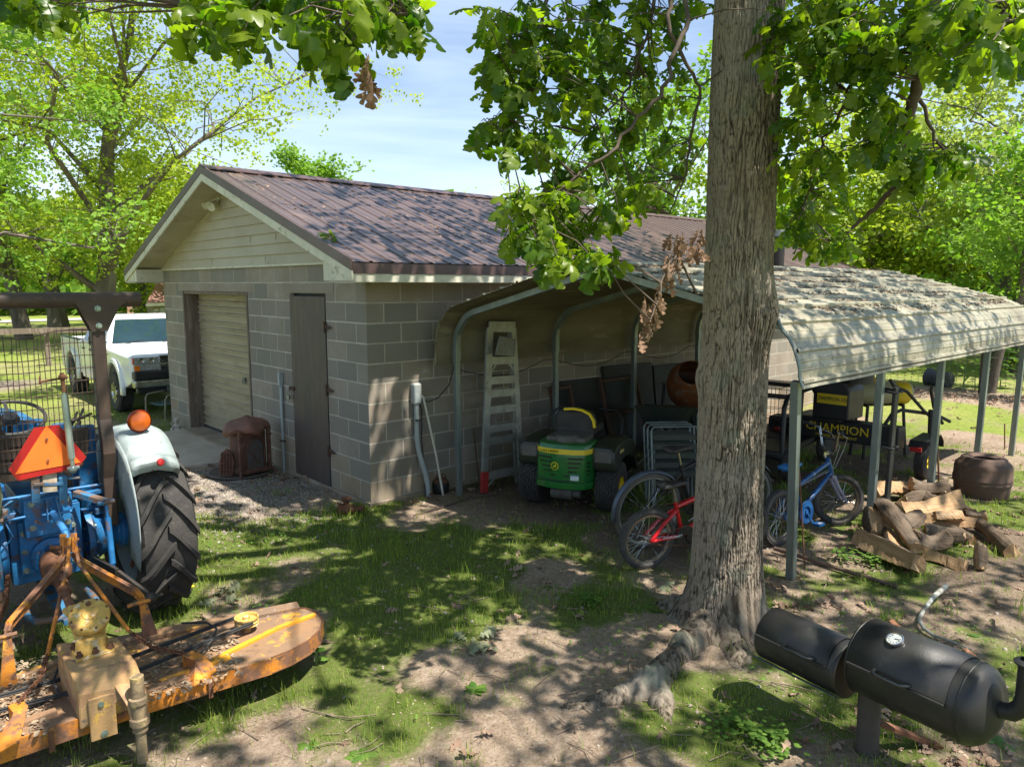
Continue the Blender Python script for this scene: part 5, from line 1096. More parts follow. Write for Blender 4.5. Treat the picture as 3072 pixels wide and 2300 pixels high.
for s_ in (-1, 1):
    cb_.tube([V(-3.20+s_*.035, -.70, 1.23), V(-3.20+s_*.036, -.72, 1.17), V(-3.20+s_*.036, -.735, 1.122), V(-3.20+s_*.036, -.755, 1.118)], [.026, .018, .015, .016], 10)
    cb_.sphere((-3.20+s_*.07, -.58, 1.15), .045, 12, 8, (.7, 1.2, 1)); cb_.tube([V(-3.20+s_*.03, -.755, 1.355), V(-3.20+s_*.038, -.758, 1.385), V(-3.20+s_*.042, -.76, 1.405)], [.020, .012, .002], 8)
cb_.tube([V(-3.20, -.53, 1.14), V(-3.13, -.50, 1.13), V(-3.08, -.56, 1.13), V(-3.07, -.64, 1.13)], [.02, .018, .016, .010], 8)
cto = cb_.build('body', m_fur, ct, smooth=80)
ey = MB()
for s_ in (-1, 1): ey.sphere((-3.20+s_*.020, -.795, 1.338), .0075, 10, 6)
ey.build('eyes', mat('cat_eye', (.20, .22, .05), rough=.1, rr=0), ct, smooth=60)
MB().sphere((-3.20, -.818, 1.318), .005, 8, 6).build('nose', mat('cat_nose', (.25, .10, .08), rough=.5, rr=0), ct)
# ================================================================ BICYCLES
m_chrome = mat('dull_chrome', (.55, .56, .56), (.35, .33, .3), 14, .22, metal=.95, spots=[((.22, .13, .08), 22, .64, .72)])
m_bred = mat('red_bike_paint', (.60, .008, .012), (.48, .008, .01), 5, .28, coat=.4, rr=.05)
m_bblue = mat('blue_bike_paint', (.015, .07, .20), (.02, .10, .26), 6, .3, coat=.3, spots=[((.35, .38, .42), 9, .62, .68)])
m_grime = mat('grey_bike_tyre', (.045, .042, .040), (.09, .08, .07), 9, .85, bump=.4, bscale=90)
def bike(name, label, loc, head, lean, R, wb, m_frame, m_fork, steer=0, fender=False, bmx=True, tyre_r=.026, rimm=None, seatm=None, group='bicycles under the carport', fat=.016, barh=.22, guard=False, rear_m=None):
    b = thing(name, label, 'bicycle', loc, (R_(lean), 0, R_(head)), group)
    K = dict(local=True)
    def wheel(cx, st, tm):
        M_ = Matrix.Translation((cx, 0, R)) @ Matrix.Rotation(R_(st), 4, 'Z'); nm = 'wheel'
        h = MB(M_).cyl((0, -.045, 0), (0, .045, 0), .017, 12).cyl((0, -.018, 0), (0, .018, 0), .024, 12).build(nm, m_chrome, b, smooth=40, **K)
        t = MB(M_).torus((0, 0, 0), R-tyre_r, tyre_r, (0, 1, 0), 56, 12)
        if fat > .01:
            for k in range(64):
                a = k*math.pi/32
                for y_ in (-.018, 0, .018): aa = a+(.05 if y_ == 0 else 0); rr_ = R-(.0045 if y_ else 0.0005); t.box((rr_*math.cos(aa), y_, rr_*math.sin(aa)), (.008, .011, .016), (0, -aa, 0))
        t.build('tyre', tm, h, smooth=40, **K)
        MB(M_).lathe([(R-tyre_r*1.9, -.012), (R-tyre_r*1.7, -.015), (R-tyre_r*2.5, -.011), (R-tyre_r*2.7, 0), (R-tyre_r*2.5, .011), (R-tyre_r*1.7, .015), (R-tyre_r*1.9, .012)], (0, 0, 0), (0, 1, 0), 48).build('rim', rimm or m_chrome, h, smooth=40, **K)
        s = MB(M_)
        for k in range(32):
            a = k*math.pi/16; a2 = a+(.7 if k % 4 < 2 else -.7); y_ = .022 if k % 2 else -.022
            s.tube([(.022*math.cos(a2), y_, .022*math.sin(a2)), ((R-tyre_r*2.5)*math.cos(a), 0, (R-tyre_r*2.5)*math.sin(a))], .0016, 4, cap=False)
        s.build('spokes', m_chrome, h, **K)
        if fender:
            MB(M_).loft([[V((R+.018+.008*c2)*math.cos(a), y_, (R+.018+.008*c2)*math.sin(a)) for y_, c2 in ((-.032, -1), (-.02, .5), (0, 1), (.02, .5), (.032, -1))] for a in [R_(40+k*6.5) for k in range(24)]], closed=False, cap=False).build('fender', mat('blue_grey_fender', (.10, .13, .18), (.07, .08, .10), 6, .35, metal=.3), h, smooth=50, solid=.003, **K)
        return h
    wheel(0, 0, rear_m or m_grime if not rear_m else rear_m); wheel(wb, steer, m_grime)
    bb, sct, hb, ht = V(.36*R/.255*.9, 0, R*1.02), V(.24*R/.255, 0, R*2.05), V(wb-.13, 0, R*2.15), V(wb-.19, 0, R*2.75)
    f = MB(); f.tube([bb, hb], [.022, .020], 12).tube([sct+V(.01, 0, -.02), ht.lerp(hb, .3)], [.019, .022], 12).tube([bb, sct+(sct-bb)*.08], .016, 12).cyl(hb-(ht-hb)*.1, ht, .023, 12).cyl(bb-V(0, .04, 0), bb+V(0, .04, 0), .024, 12)
    for s_ in (-1, 1):
        f.tube([(0, s_*.055, R), (.08, s_*.045, R), bb+V(-.03, s_*.03, 0)], fat*.8, 8).tube([(0, s_*.055, R), (.10, s_*.042, R*1.45), sct+V(-.005, s_*.018, -.05)], fat*.75, 8)
    f.build('frame', m_frame, b, smooth=45, **K)
    M_ = Matrix.Translation(hb) @ Matrix.Rotation(R_(steer), 4, 'Z') @ Matrix.Translation(-hb)
    fk = MB(M_); 
    for s_ in (-1, 1): fk.tube([hb+V(.005, s_*.045, -.03), hb+V(.03, s_*.048, -R*.4), V(wb, s_*.048, R)], [.02, .017, .012], 10)
    fk.beam(hb+V(0, -.06, -.03), hb+V(0, .06, -.03), .035, .03); fk.build('fork', m_fork, b, smooth=45, **K)
    hbm = MB(M_); st = ht+(ht-hb)*.25; hbm.cyl(ht, st, .015, 10).beam(st, st+V(.05, 0, .01), .03, .03)
    c_ = st+V(.05, 0, .01); P_ = [c_]
    for s_ in (-1, 1):
        if bmx: pts = [c_, c_+V(0, s_*.06, 0), c_+V(-.0, s_*.12, .05), c_+V(.0, s_*.17, barh), c_+V(-.04, s_*.28, barh+.02), c_+V(-.06, s_*.33, barh+.02)]
        else: pts = [c_, c_+V(.02, s_*.12, .02), c_+V(.02, s_*.22, .06), c_+V(-.06, s_*.28, .05), c_+V(-.15, s_*.27, .03)]
        q = [pts[0]]
        for a_, b__ in zip(pts[:-1], pts[1:]): q += [a_.lerp(b__, t) for t in (.35, .65, 1)]
        hbm.tube(q, .0115, 10)
    if bmx: hbm.cyl(c_+V(0, -.155, barh*.62), c_+V(0, .155, barh*.62), .008, 8)
    hbo = hbm.build('handlebar', m_chrome if bmx else m_black2, b, smooth=50, **K)
    for s_ in (-1, 1):
        g = MB(M_); g.tube([c_+(V(-.04, s_*.28, barh+.02) if bmx else V(-.06, s_*.28, .05)), c_+(V(-.08, s_*.37, barh+.015) if bmx else V(-.17, s_*.27, .03))], .017, 12)
        g.build('grip', MATS['black_rubber'], hbo, smooth=40, **K)
    ca = MB(M_)
    for s_ in (-1, 1): ca.tube([c_+V(-.03, s_*.2, barh if bmx else .05), c_+V(.10, s_*.14, barh*.7), c_+V(.13, s_*.04, .04), hb+V(.03, s_*.02, .05), bb+V(.05, 0, .1)], .003, 5)
    ca.build('cables', m_black2 if not bmx else mat('pale_cable', (.4, .4, .4), rough=.4), hbo, **K)
    st2 = sct+(sct-bb).normalized()*.16; s = MB().tube([sct, st2], .013, 10); s.build('seat_post', m_chrome, b, **K)
    sd = MB(); sd.loft([[st2+V(x_, w_*math.cos(a), .02+h_*math.sin(a)) for a in [k*math.pi/7 for k in range(14)]] for x_, w_, h_ in ((-.12, .05, .015), (-.11, .075, .028), (-.05, .078, .034), (.02, .045, .028), (.09, .022, .022), (.13, .016, .018), (.14, .008, .01))])
    sd.build('seat', seatm or m_black, b, smooth=50, **K)
    cr = MB().lathe([(.012, -.004), (.082, -.003), (.085, 0), (.082, .003), (.012, .004)], bb-V(0, .05, 0), (0, 1, 0), 32); cr.beam(bb-V(0, .065, 0), bb+V(.10, -.065, -.12), .022, .012, (0, 1, 0)).beam(bb+V(0, .065, 0), bb+V(-.10, .065, .12), .022, .012, (0, 1, 0)).box(bb+V(.11, -.11, -.12), (.09, .07, .022)).box(bb+V(-.11, .11, .12), (.09, .07, .022))
    if guard: cr.lathe([(.055, -.012), (.102, -.012), (.105, -.006), (.102, 0), (.055, 0)], bb-V(0, .055, 0), (0, 1, 0), 32)
    cr.build('crank', m_black2 if not guard else m_bblue, b, smooth=30, **K)
    ch = MB(); n_ = 34
    pts = [V(.028*math.cos(a), -.05, R+.028*math.sin(a)) for a in [math.pi/2+k*math.pi/8 for k in range(9)]]+[bb+V(.086*math.cos(a), -.05, .086*math.sin(a)) for a in [-math.pi/2+k*math.pi/10 for k in range(11)]]
    ch.tube(pts, .0035, 5, closed=True); ch.build('chain', m_rust, b, **K)
    return b, bb, hb, sct
rb_, bb, hb, sct = bike('kids_bicycle', "child's red bicycle standing in front of the green riding mower beside the oak trunk", tuple(onz(1938, 1703, -.05)), -22, 4, .252, .92, m_bred, m_bred, barh=.2, fat=.02)
mid = bb.lerp(hb, .62); dvec = (hb-bb).normalized()
m_wl = mat('white_lettering', (.75, .76, .78), rough=.4, rr=0)
text('DYNACRAFT', .030, V(.09+.10, -.062, .252*1.01+.012), (1, 0, 0), (0, 0, 1), m_wl, rb_, 'frame_lettering', local=True, shear=.2)
text('TURNER', .032, mid-V(0, .0225, 0), dvec, V(-dvec.z, 0, dvec.x), m_wl, rb_, 'frame_lettering', local=True, sx=1.15, shear=.2)
bike('bicycle', 'adult black bicycle with blue grey mudguard over its wheel, behind the red one', tuple(onz(1938, 1640, -.05)), -20, 3, .335, 1.02, m_black2, m_black2, fender=True, bmx=False, tyre_r=.02, fat=.009, barh=.1, rimm=mat('grey_rim', (.33, .34, .31), (.22, .22, .2), 7, .5, metal=.4), rear_m=mat('grey_brown_tyre', (.13, .115, .095), (.09, .08, .07), 9, .8))
bike('kids_bicycle', "child's blue bicycle with raised chrome handlebar between the two nearest carport posts", tuple(onz(2338, 1634, -.05)), -7, -3, .245, .93, m_bblue, mat('purple_grey_fork', (.22, .20, .28), (.3, .28, .35), 8, .4), steer=-30, guard=True, rimm=m_chrome, seatm=mat('bright_blue_vinyl', (.02, .16, .42), rough=.4))
# ================================================================ RIDING MOWER
m_jg = mat('mower_green_paint', (.008, .155, .022), (.006, .115, .018), 4, .32, coat=.3, spots=[((.05, .10, .03), 8, .58, .72)])
m_jy = mat('mower_yellow', (.80, .58, .01), (.72, .50, .01), 4, .4)
rm = thing('riding_mower', 'green and yellow riding lawn mower parked nose inward under the carport', 'riding mower', (1.60, -1.33, -.05), R_(24)); rm.scale = (.97, .97, .97)
K = dict(local=True)
def hood_sec(z, s=1.0, back=0):
    P = []
    for x, y in ((-.05, .30), (-.30, .295), (-.39, .25), (-.43, .15), (-.445, 0), (-.43, -.15), (-.39, -.25), (-.30, -.295), (-.05, -.30)): P.append(V(x*s+back, y*s, z))
    return P
h = MB(); h.loft([hood_sec(.34, .96), hood_sec(.36, 1.0), hood_sec(.44, 1.0), hood_sec(.60, .99), hood_sec(.70, .97), hood_sec(.735, .93), hood_sec(.745, .80)])
ho = h.build('engine_hood', m_jg, rm, smooth=30, **K)
MB().loft([[p+(p-V(0, 0, p.z)).normalized()*.004 for p in hood_sec(z, s)] for z, s in ((.645, .985), (.695, .972))], closed=False, cap=False).build('yellow_band', m_jy, ho, solid=.004, **K)
sl_ = MB()
for s_ in (-1, 1):
    for k in range(5):
        y0, y1 = (.09, .235-.02*k) if k < 4 else (.04, .15)
        sl_.beam(V(-.438+.0*k, s_*y0, .605-.045*k), V(-.398-.012*k*.5, s_*y1, .605-.045*k), .012, .016, (0, 0, 1))
for k in range(4): sl_.beam(V(-.36, -.272, .56-.04*k), V(-.20, -.300, .565-.04*k), .012, .015, (0, 0, 1))
sl_.tube([V(-.40, .24, .385), V(-.43, .14, .375), V(-.448, 0, .37), V(-.43, -.14, .375), V(-.36, -.275, .385)], .006, 6)
sl_.build('vents', m_black2, ho, **K)
MB().loft([[p+(p-V(0, 0, p.z)).normalized()*.012 for p in hood_sec(z, 1.0)] for z in (.29, .352)], closed=False).build('bumper', m_jg, rm, bevel=.004, **K)
em = MB().lathe([(0, .004), (.040, .004), (.042, 0)], V(-.442, .05, .52), (-1, 0, 0), 24).build('badge', m_jy, ho, **K)
MB().lathe([(0, .006), (.034, .006)], V(-.442, .05, .52), (-1, 0, 0), 24).build('badge_field', m_jg, em, **K)
deer = [(-.020, -.010), (-.012, -.002), (-.010, .006), (.004, .008), (.010, .016), (.004, .024), (.008, .026), (.013, .019), (.019, .024), (.016, .014), (.022, .010), (.014, .006), (.012, -.002), (.022, -.012), (.016, -.014), (.006, -.006), (-.002, -.004), (-.008, -.010), (-.016, -.020), (-.020, -.022), (-.012, -.010)]
MB().prism(deer, .002, V(-.451, .05, .52), (0, -1, 0), (0, 0, 1)).build('badge_deer', m_jy, em, **K)
text('JOHN DEERE', .036, V(-.446, .12, .670), (.05, -1, 0), (0, 0, 1), m_black2, ho, 'hood_lettering', local=True, sx=1.1)
dc = MB().box((-.434, -.16, .415), (.003, .085, .055), (0, 0, .22)).build('decal', mat('pale_decal', (.62, .66, .66), rough=.5), ho, **K)
MB().box((-.436, -.16, .437), (.003, .085, .010), (0, 0, .22)).build('decal_stripe', mat('decal_blue', (.10, .25, .35), rough=.5), dc, **K)
e = MB().lathe([(0, .06), (.10, .06), (.13, .04), (.13, -.02)], (-.20, 0, .745), (0, 0, 1), 24).box((-.12, .0, .76), (.3, .42, .05)).build('engine_cover', mat('dusty_grey_plastic', (.14, .125, .105), (.09, .08, .07), 8, .8), rm, bevel=.01, **K)
mf = MB().cyl((-.36, .10, .235), (-.36, -.12, .235), .07, 20).cyl((-.36, -.12, .235), (-.36, -.20, .235), .045, 16).build('muffler', mat('grey_muffler', (.10, .10, .09), (.07, .06, .05), 9, .7, metal=.3), rm, smooth=40, **K)
m_fplast = mat('dark_green_black_plastic', (.022, .030, .020), (.035, .036, .026), 6, .4)
for s_ in (-1, 1):
    f = MB(); secs = []
    for x_, zt, zb in ((-.26, .63, .50), (-.24, .70, .47), (-.14, .735, .46), (.0, .74, .53), (.15, .74, .55), (.34, .735, .52), (.5, .70, .46), (.62, .60, .34), (.70, .45, .28)):
        secs.append([V(x_, s_*.27, zb), V(x_, s_*.27, zt-.02), V(x_, s_*.30, zt), V(x_, s_*.47, zt), V(x_, s_*.52, zt-.04), V(x_, s_*.53, zb)])
    f.loft(secs); fo = f.build('fender', m_fplast, rm, smooth=45, bevel=.01, **K)
    MB().box((-.255, s_*.40, .61), (.03, .18, .12), (0, .1, 0)).build('fuel_cap_panel', MATS['dusty_grey_plastic'], fo, bevel=.02, **K)
    if s_ < 0: text('EZtrak', .05, V(-.02, -.533, .64), (1, 0, 0), (0, 0, 1), mat('gold_lettering', (.75, .62, .2), rough=.4, rr=0), fo, 'fender_lettering', local=True, shear=.25, ext=.002)
    w_ = MB().lathe([(.11, -.11), (.20, -.12), (.243, -.11), (.255, -.06), (.257, 0), (.255, .06), (.243, .11), (.20, .12), (.11, .11)], (0, s_*.42, .255), (0, 1, 0), 40)
    for k in range(26):
        for j in range(7):
            a = (k+(.5 if j % 2 else 0))*2*math.pi/26; y_ = s_*.42+(j-3)*.031; r_ = .258-(.006 if abs(j-3) > 2 else 0); w_.box((r_*math.cos(a), y_, .255+r_*math.sin(a)), (.016, .024, .042), (0, -a, 0))
    wo = w_.build('rear_wheel', MATS['dusty_tyre_rubber'], rm, smooth=25, **K)
    MB().lathe([(.115, .11), (.10, .05), (.03, .04), (0, .06)], (0, s_*.42, .255), (0, s_, 0), 24).build('rim', m_jy, wo, smooth=40, solid=.003, **K)
    cw = MB().lathe([(.04, -.05), (.10, -.055), (.13, -.03), (.135, 0), (.13, .03), (.10, .055), (.04, .05)], (1.25, s_*.34, .135), (0, 1, 0), 24).build('caster_wheel', MATS['dusty_tyre_rubber'], rm, smooth=50, **K)
    MB().tube([(1.25, s_*.34, .14), (1.22, s_*.34, .34), (1.15, s_*.30, .36), (.7, s_*.25, .34)], .022, 8).build('front_fork', m_jg, rm, **K)
    lv = MB().tube([(.34, s_*.42, .72), (.40, s_*.42, .88), (.52, s_*.34, .96), (.55, s_*.12, .96)], .014, 8).build('control_lever', m_black2, rm, smooth=50, **K)
MB().bx((-.05, -.28, .30), (1.2, .28, .46)).box((.75, 0, .26), (.7, 1.0, .12)).build('chassis', m_fplast, rm, bevel=.02, **K)
MB().box((.22, 0, .80), (.42, .42, .10)).loft([[V(.02+x_, y_, z_) for x_, y_ in ((0, -w_), (.0, w_), (.08, w_), (.08, -w_))] for z_, w_ in ((.80, .22), (.92, .23), (1.0, .20), (1.03, .14))]).build('seat', m_black, rm, bevel=.03, smooth=50, **K)
MB().loft([[V(-.02+x_, y_, z_)+V(dx, 0, 0) for x_, dx in ((-.02, 0), (.02, 0))] for y_, z_ in ((.10, 1.035), (.0, 1.045), (-.10, 1.035), (-.18, 1.0), (-.225, .93), (-.235, .86))], closed=False, cap=False).build('seat_trim', m_jy, rm, solid=.022, **K)
# ================================================================ STEP LADDER
m_alu = mat('weathered_aluminium', (.40, .41, .38), (.30, .30, .27), 7, .5, metal=.55, spots=[((.20, .17, .12), 10, .6, .75)])
ld = thing('step_ladder', 'tall aluminium step ladder with red feet standing against the block wall', 'ladder', (1.3, -.48, -.05))
def lad(u, v, y): return ony(u, v, y)
BL, BR, TL_, TR_ = onz(1452, 1478, -.04), onz(1565, 1452, -.04), ony(1470, 982, -.34), ony(1540, 984, -.34)
r_ = MB().beam(BL, TL_, .026, .085, (1, 0, 0)).beam(BR, TR_, .026, .07, (1, 0, 0)); r_.build('side_rails', m_alu, ld, bevel=.003)
for t in (.10, .31, .385, .50, .60, .68, .80):
    MB().beam(BL.lerp(TL_, t), BR.lerp(TR_, t), .022, .085, (0, 0, 1)).build('step', m_alu, ld, bevel=.002)
MB().beam(TL_+V(-.02, 0, .01), TR_+V(.02, 0, .01), .03, .12, (0, 0, 1)).build('top_cap', m_alu, ld, bevel=.006)
b0, b1 = BL+V(.06, .10, 0), BR+V(.02, .10, 0); MB().beam(b0, TL_+V(.02, .06, -.03), .022, .05, (1, 0, 0)).beam(b1, TR_+V(-.01, .06, -.03), .022, .045, (1, 0, 0)).beam(b0.lerp(TL_, .2), b1.lerp(TR_, .2), .02, .02).beam(b0.lerp(TL_, .6), b1.lerp(TR_, .6), .02, .02).build('rear_frame', m_alu, ld, bevel=.002)
MB().beam(BL-V(0, 0, .0), BL.lerp(TL_, .13), .032, .095, (1, 0, 0)).build('red_foot', mat('worn_red_plastic', (.42, .03, .025), (.30, .03, .025), 10, .6), ld, bevel=.004)
br_ = MB()
for t0, t1 in ((.02, .10), (.72, .80)): br_.beam(BL.lerp(TL_, t0)+V(.02, 0, 0), BL.lerp(TL_, t1).lerp(BR.lerp(TR_, t1), .35), .012, .02).beam(BR.lerp(TR_, t0), BL.lerp(TL_, t1).lerp(BR.lerp(TR_, t1), .65), .012, .02)
br_.build('braces', m_alu, ld)
sh = MB(); a, b_, c_, d_ = ony(1500, 1010, -.40), ony(1546, 1018, -.38), ony(1541, 1068, -.44), ony(1486, 1065, -.46)
sh.tube([d_, a, b_, c_], .009, 8).add([a+V(0, .004, 0), b_+V(0, .004, 0), c_, d_], [(0, 1, 2, 3)]); sh.build('bucket_shelf', m_alu, ld, solid=.004)
# ================================================================ SMOKER GRILL
m_smk = mat('matt_black_steel', (.017, .017, .0175), (.032, .030, .028), 3, .46, metal=.15, spots=[((.065, .058, .05), 9, .56, .74), ((.10, .065, .035), 46, .66, .74)], bump=.12, bscale=150)
sm = thing('smoker_grill', 'black barrel smoker grill with firebox and chimney mounted on one post by the oak', 'smoker', (-.33, -5.08, -.05))
A = V(-.335, -5.03, .435); B_ = V(-.415, -5.535, .435); dx = (B_-A).normalized(); Rm = .178
def cyl_part(A, B_, R, a0, a1, n=28, dome=0, cap0=True, cap1=True):
    d = (B_-A).normalized(); up = V(0, 0, 1); s = d.cross(up).normalized(); m_ = MB(); L_ = (B_-A).length
    sec = []; st = [(0, 1.0), (L_, 1.0)]
    for t, k in st: sec.append([A+d*t+(s*math.cos(a0+(a1-a0)*i/n)+up*math.sin(a0+(a1-a0)*i/n))*R*k for i in range(n+1)])
    m_.loft(sec, closed=False, cap=False); return m_, s, up, d
bm = MB(); prof = [(0, -.045), (.06, -.040), (.12, -.022), (Rm*.93, -.004), (Rm, .012), (Rm, (B_-A).length), (Rm*.97, (B_-A).length+.02), (Rm*.85, (B_-A).length+.048), (Rm*.6, (B_-A).length+.075), (Rm*.3, (B_-A).length+.088), (0, (B_-A).length+.092)]
bm.lathe(prof, A, dx, 56); body = bm.build('barrel', m_smk, sm, smooth=60)
L_ = (B_-A).length
def lid(A, B_, R, a0, a1, t0, t1, parent, hu0, hu1, name='lid'):
    m_, s, up, d = cyl_part(A+(B_-A)*t0, A+(B_-A)*t1, R+.006, a0, a1); lo = m_.build(name, m_smk, parent, smooth=60, solid=.007)
    e = MB(); p = lambda t, a, r: A+(B_-A)*t+(s*math.cos(a)+up*math.sin(a))*r
    e.beam(p(t0, a0, R+.012), p(t1, a0, R+.012), .012, .016); e.build('lid_lip', m_smk, lo, bevel=.003)
    h = MB(); h.tube([p(hu0, a0+.12, R+.008), p(hu0+.02, a0+.10, R+.045), p(hu0+.06, a0+.08, R+.052), p(hu1-.06, a0+.08, R+.052), p(hu1-.02, a0+.10, R+.045), p(hu1, a0+.12, R+.008)], .0075, 8)
    h.build('handle', mat('bare_handle_steel', (.10, .10, .105), (.06, .06, .06), 9, .3, metal=.7), lo, smooth=60); return lo, p
# camera side of the barrel is at angle near pi (s points away or toward): find it
s_t = dx.cross(V(0, 0, 1)).normalized(); side = 1 if s_t.dot(CPOS-A) > 0 else -1
a_lo, a_hi = (R_(8), R_(128)) if side > 0 else (R_(172), R_(52))
lo, p = lid(A, B_, Rm, a_lo, a_hi, .04, .90, body, .30, .62)
gd = p(.36, a_lo*.52+a_hi*.48, Rm+.008); nrm = (gd-(A+(B_-A)*.40)).normalized()
sm_ = MB()
for t_, R0 in ((.0, Rm), (1.0, Rm)): sm_.torus(A+(B_-A)*t_+dx*.012*(1-2*t_), R0+.001, .004, dx, 56, 6)
sm_.build('weld_seam', m_smk, body, smooth=60)
for t_ in (.14, .80):
    q_ = p(t_, a_hi, Rm+.012); MB().box(q_, (.05, .035, .018), (0, .5, math.atan2(dx.y, dx.x))).cyl(q_-dx*.03, q_+dx*.03, .009, 8).build('hinge', m_rust, lo, bevel=.002)
g_ = MB().lathe([(.038, 0), (.039, .014), (.036, .018), (.033, .012)], gd, nrm, 28).build('thermometer', m_chrome, lo, smooth=40)
MB().lathe([(0, .0125), (.034, .0125)], gd, nrm, 28).build('dial', mat('dial_face', (.30, .33, .32), (.45, .47, .46), 60, .15, coat=.6), g_)
nd = MB(); x1, y1, _ = basis(nrm); nd.beam(gd+nrm*.0145, gd+nrm*.0145+x1*.020+y1*.008, .003, .0015)
for k in range(9): a = R_(-210+k*30); nd.beam(gd+nrm*.0142+(x1*math.cos(a)+y1*math.sin(a))*.021, gd+nrm*.0142+(x1*math.cos(a)+y1*math.sin(a))*.027, .002, .001)
nd.build('dial_marks', m_black2, g_)
E_ = B_+dx*.085+V(0, 0, .02); up3 = V(0, 0, 1)
chp = [E_-dx*.05+V(0, 0, .0), E_+V(0, 0, .0), E_+dx*.045+V(0, 0, .012), E_+dx*.075+V(0, 0, .045), E_+dx*.085+V(0, 0, .09), E_+dx*.085+V(0, 0, .235)]
MB().tube(chp, [.036, .036, .037, .037, .035, .035], 20).build('chimney', m_smk, sm, smooth=50)
MB().lathe([(.036, 0), (.050, .004), (.052, .012), (.040, .020), (.030, .022)], chp[-1], (0, 0, 1), 24).build('chimney_rim', m_smk, sm, smooth=40)
FA, FB = V(-.255, -4.50, .325), V(-.325, -4.955, .325); Rf = .138
fbm_ = MB().lathe([(0, -.004), (Rf*.9, -.004), (Rf, .006), (Rf, (FB-FA).length), (Rf*.98, (FB-FA).length+.006), (0, (FB-FA).length+.006)], FA, (FB-FA), 44)
fbo = fbm_.build('firebox', m_smk, sm, smooth=50); df = (FB-FA).normalized()
lid(FA, FB, Rf, a_lo+.1*side, a_hi, .03, .93, fbo, .42, .80, 'firebox_lid')
sf = df.cross(V(0, 0, 1)).normalized()*side
MB().beam(FA+sf*(Rf*.80)+V(0, 0, -.105), FB+sf*(Rf*.80)+V(0, 0, -.105)+df*.02, .006, .05, (sf+V(0, 0, .5))).build('ash_ledge', mat('slate_steel', (.07, .085, .10), (.05, .06, .07), 9, .5, metal=.3), fbo, bevel=.002)
MB().lathe([(0, .004), (Rf*1.02, .004), (Rf*1.02, -.004), (0, -.004)], FB+df*.012, df, 40).build('end_plate', mat('heat_browned_steel', (.10, .07, .045), (.055, .05, .045), 7, .4, metal=.4), fbo, smooth=30)
MB().tube([V(-.335, -5.075, -.12), V(-.34, -5.07, .27)], .052, 24).build('post', mat('brown_stained_post', (.075, .06, .048), (.05, .04, .033), 8, .8, bump=.3), sm, smooth=40)
MB().beam((-.30, -5.10, .10), (-.02, -5.30, -.055), .05, .02, (0, 0, 1)).build('brace', m_rust, sm)
# ================================================================ FIREWOOD
m_split = mat('split_oak_wood', (.44, .285, .155), (.34, .205, .105), 3, .85, stretch=(.45, 9, 9), lo=.4, hi=.6, spots=[((.20, .11, .06), 1.5, .60, .72), ((.56, .42, .26), 2.2, .56, .7)], bump=.8, bscale=14, spec=.2)
m_splitb = mat('firewood_bark', (.17, .13, .095), (.09, .065, .045), 9, .95, stretch=(.4, 2, 2), bump=1.5, bscale=22, spec=.1)
FW = [(2567, 1618, 2752, 1700, .03, .05, .15, .3, 'long split log with bark side down, frontmost of the woodpile'), (2641, 1520, 2742, 1650, .22, .04, .13, 1.2, 'curved split log leaning over the front of the woodpile'), (2628, 1480, 2724, 1474, .06, .06, .15, .1, 'split log at the back left of the woodpile beside the black strapped post'),
      (2728, 1458, 2835, 1470, .14, .11, .13, 2.2, 'split log highest at the back of the woodpile'), (2708, 1540, 2882, 1512, .10, .13, .17, 0, 'thick knotty split log lying across the top of the woodpile'), (2842, 1480, 2912, 1540, .07, .06, .17, 3.3, 'bark covered log at the right back of the woodpile'),
      (2700, 1575, 2756, 1550, .09, .11, .12, 2.0, 'short reddish split block behind the curved log'), (2760, 1565, 2945, 1575, .01, .03, .11, .4, 'crumbling long split log in the middle of the pile'), (2738, 1632, 2836, 1632, .02, .02, .17, 1.6, 'fat round log end with pinkish wood in the front of the pile'),
      (2764, 1668, 2894, 1712, -.03, -.03, .10, .2, 'flat pale slab of wood lowest at the front of the pile'), (2946, 1572, 3047, 1660, .03, -.01, .11, 3.1, 'dark bark log sticking out at the right of the woodpile'), (2812, 1552, 2890, 1552, .10, .10, .10, .1, 'small pale block on the middle of the woodpile'),
      (2634, 1535, 2652, 1612, .16, .02, .19, 3.2, 'upright leaning bark faced log at the left end of the pile'), (2934, 1640, 2932, 1706, .12, -.03, .09, .8, 'small wedge of wood standing on end right of the pile'), (2770, 1600, 2880, 1610, .03, .02, .12, 2.6, 'dark rotten log under the pale block'), (2900, 1560, 2955, 1560, .0, .02, .12, 1.1, 'short chunk of wood at the right edge of the pile')]
FW += [(2660, 1590, 2700, 1665, .02, .0, .14, 3.0, 'dark bark log under the curved one at the left of the pile'), (2780, 1500, 2850, 1545, .02, .02, .16, 3.1, 'bark log buried under the back of the woodpile'), (2850, 1590, 2925, 1625, .0, -.02, .11, 2.9, 'dark crumbly log right of the fat round end'), (2700, 1510, 2790, 1500, .0, .0, .15, 3.2, 'dark bark log under the knotty split log')]
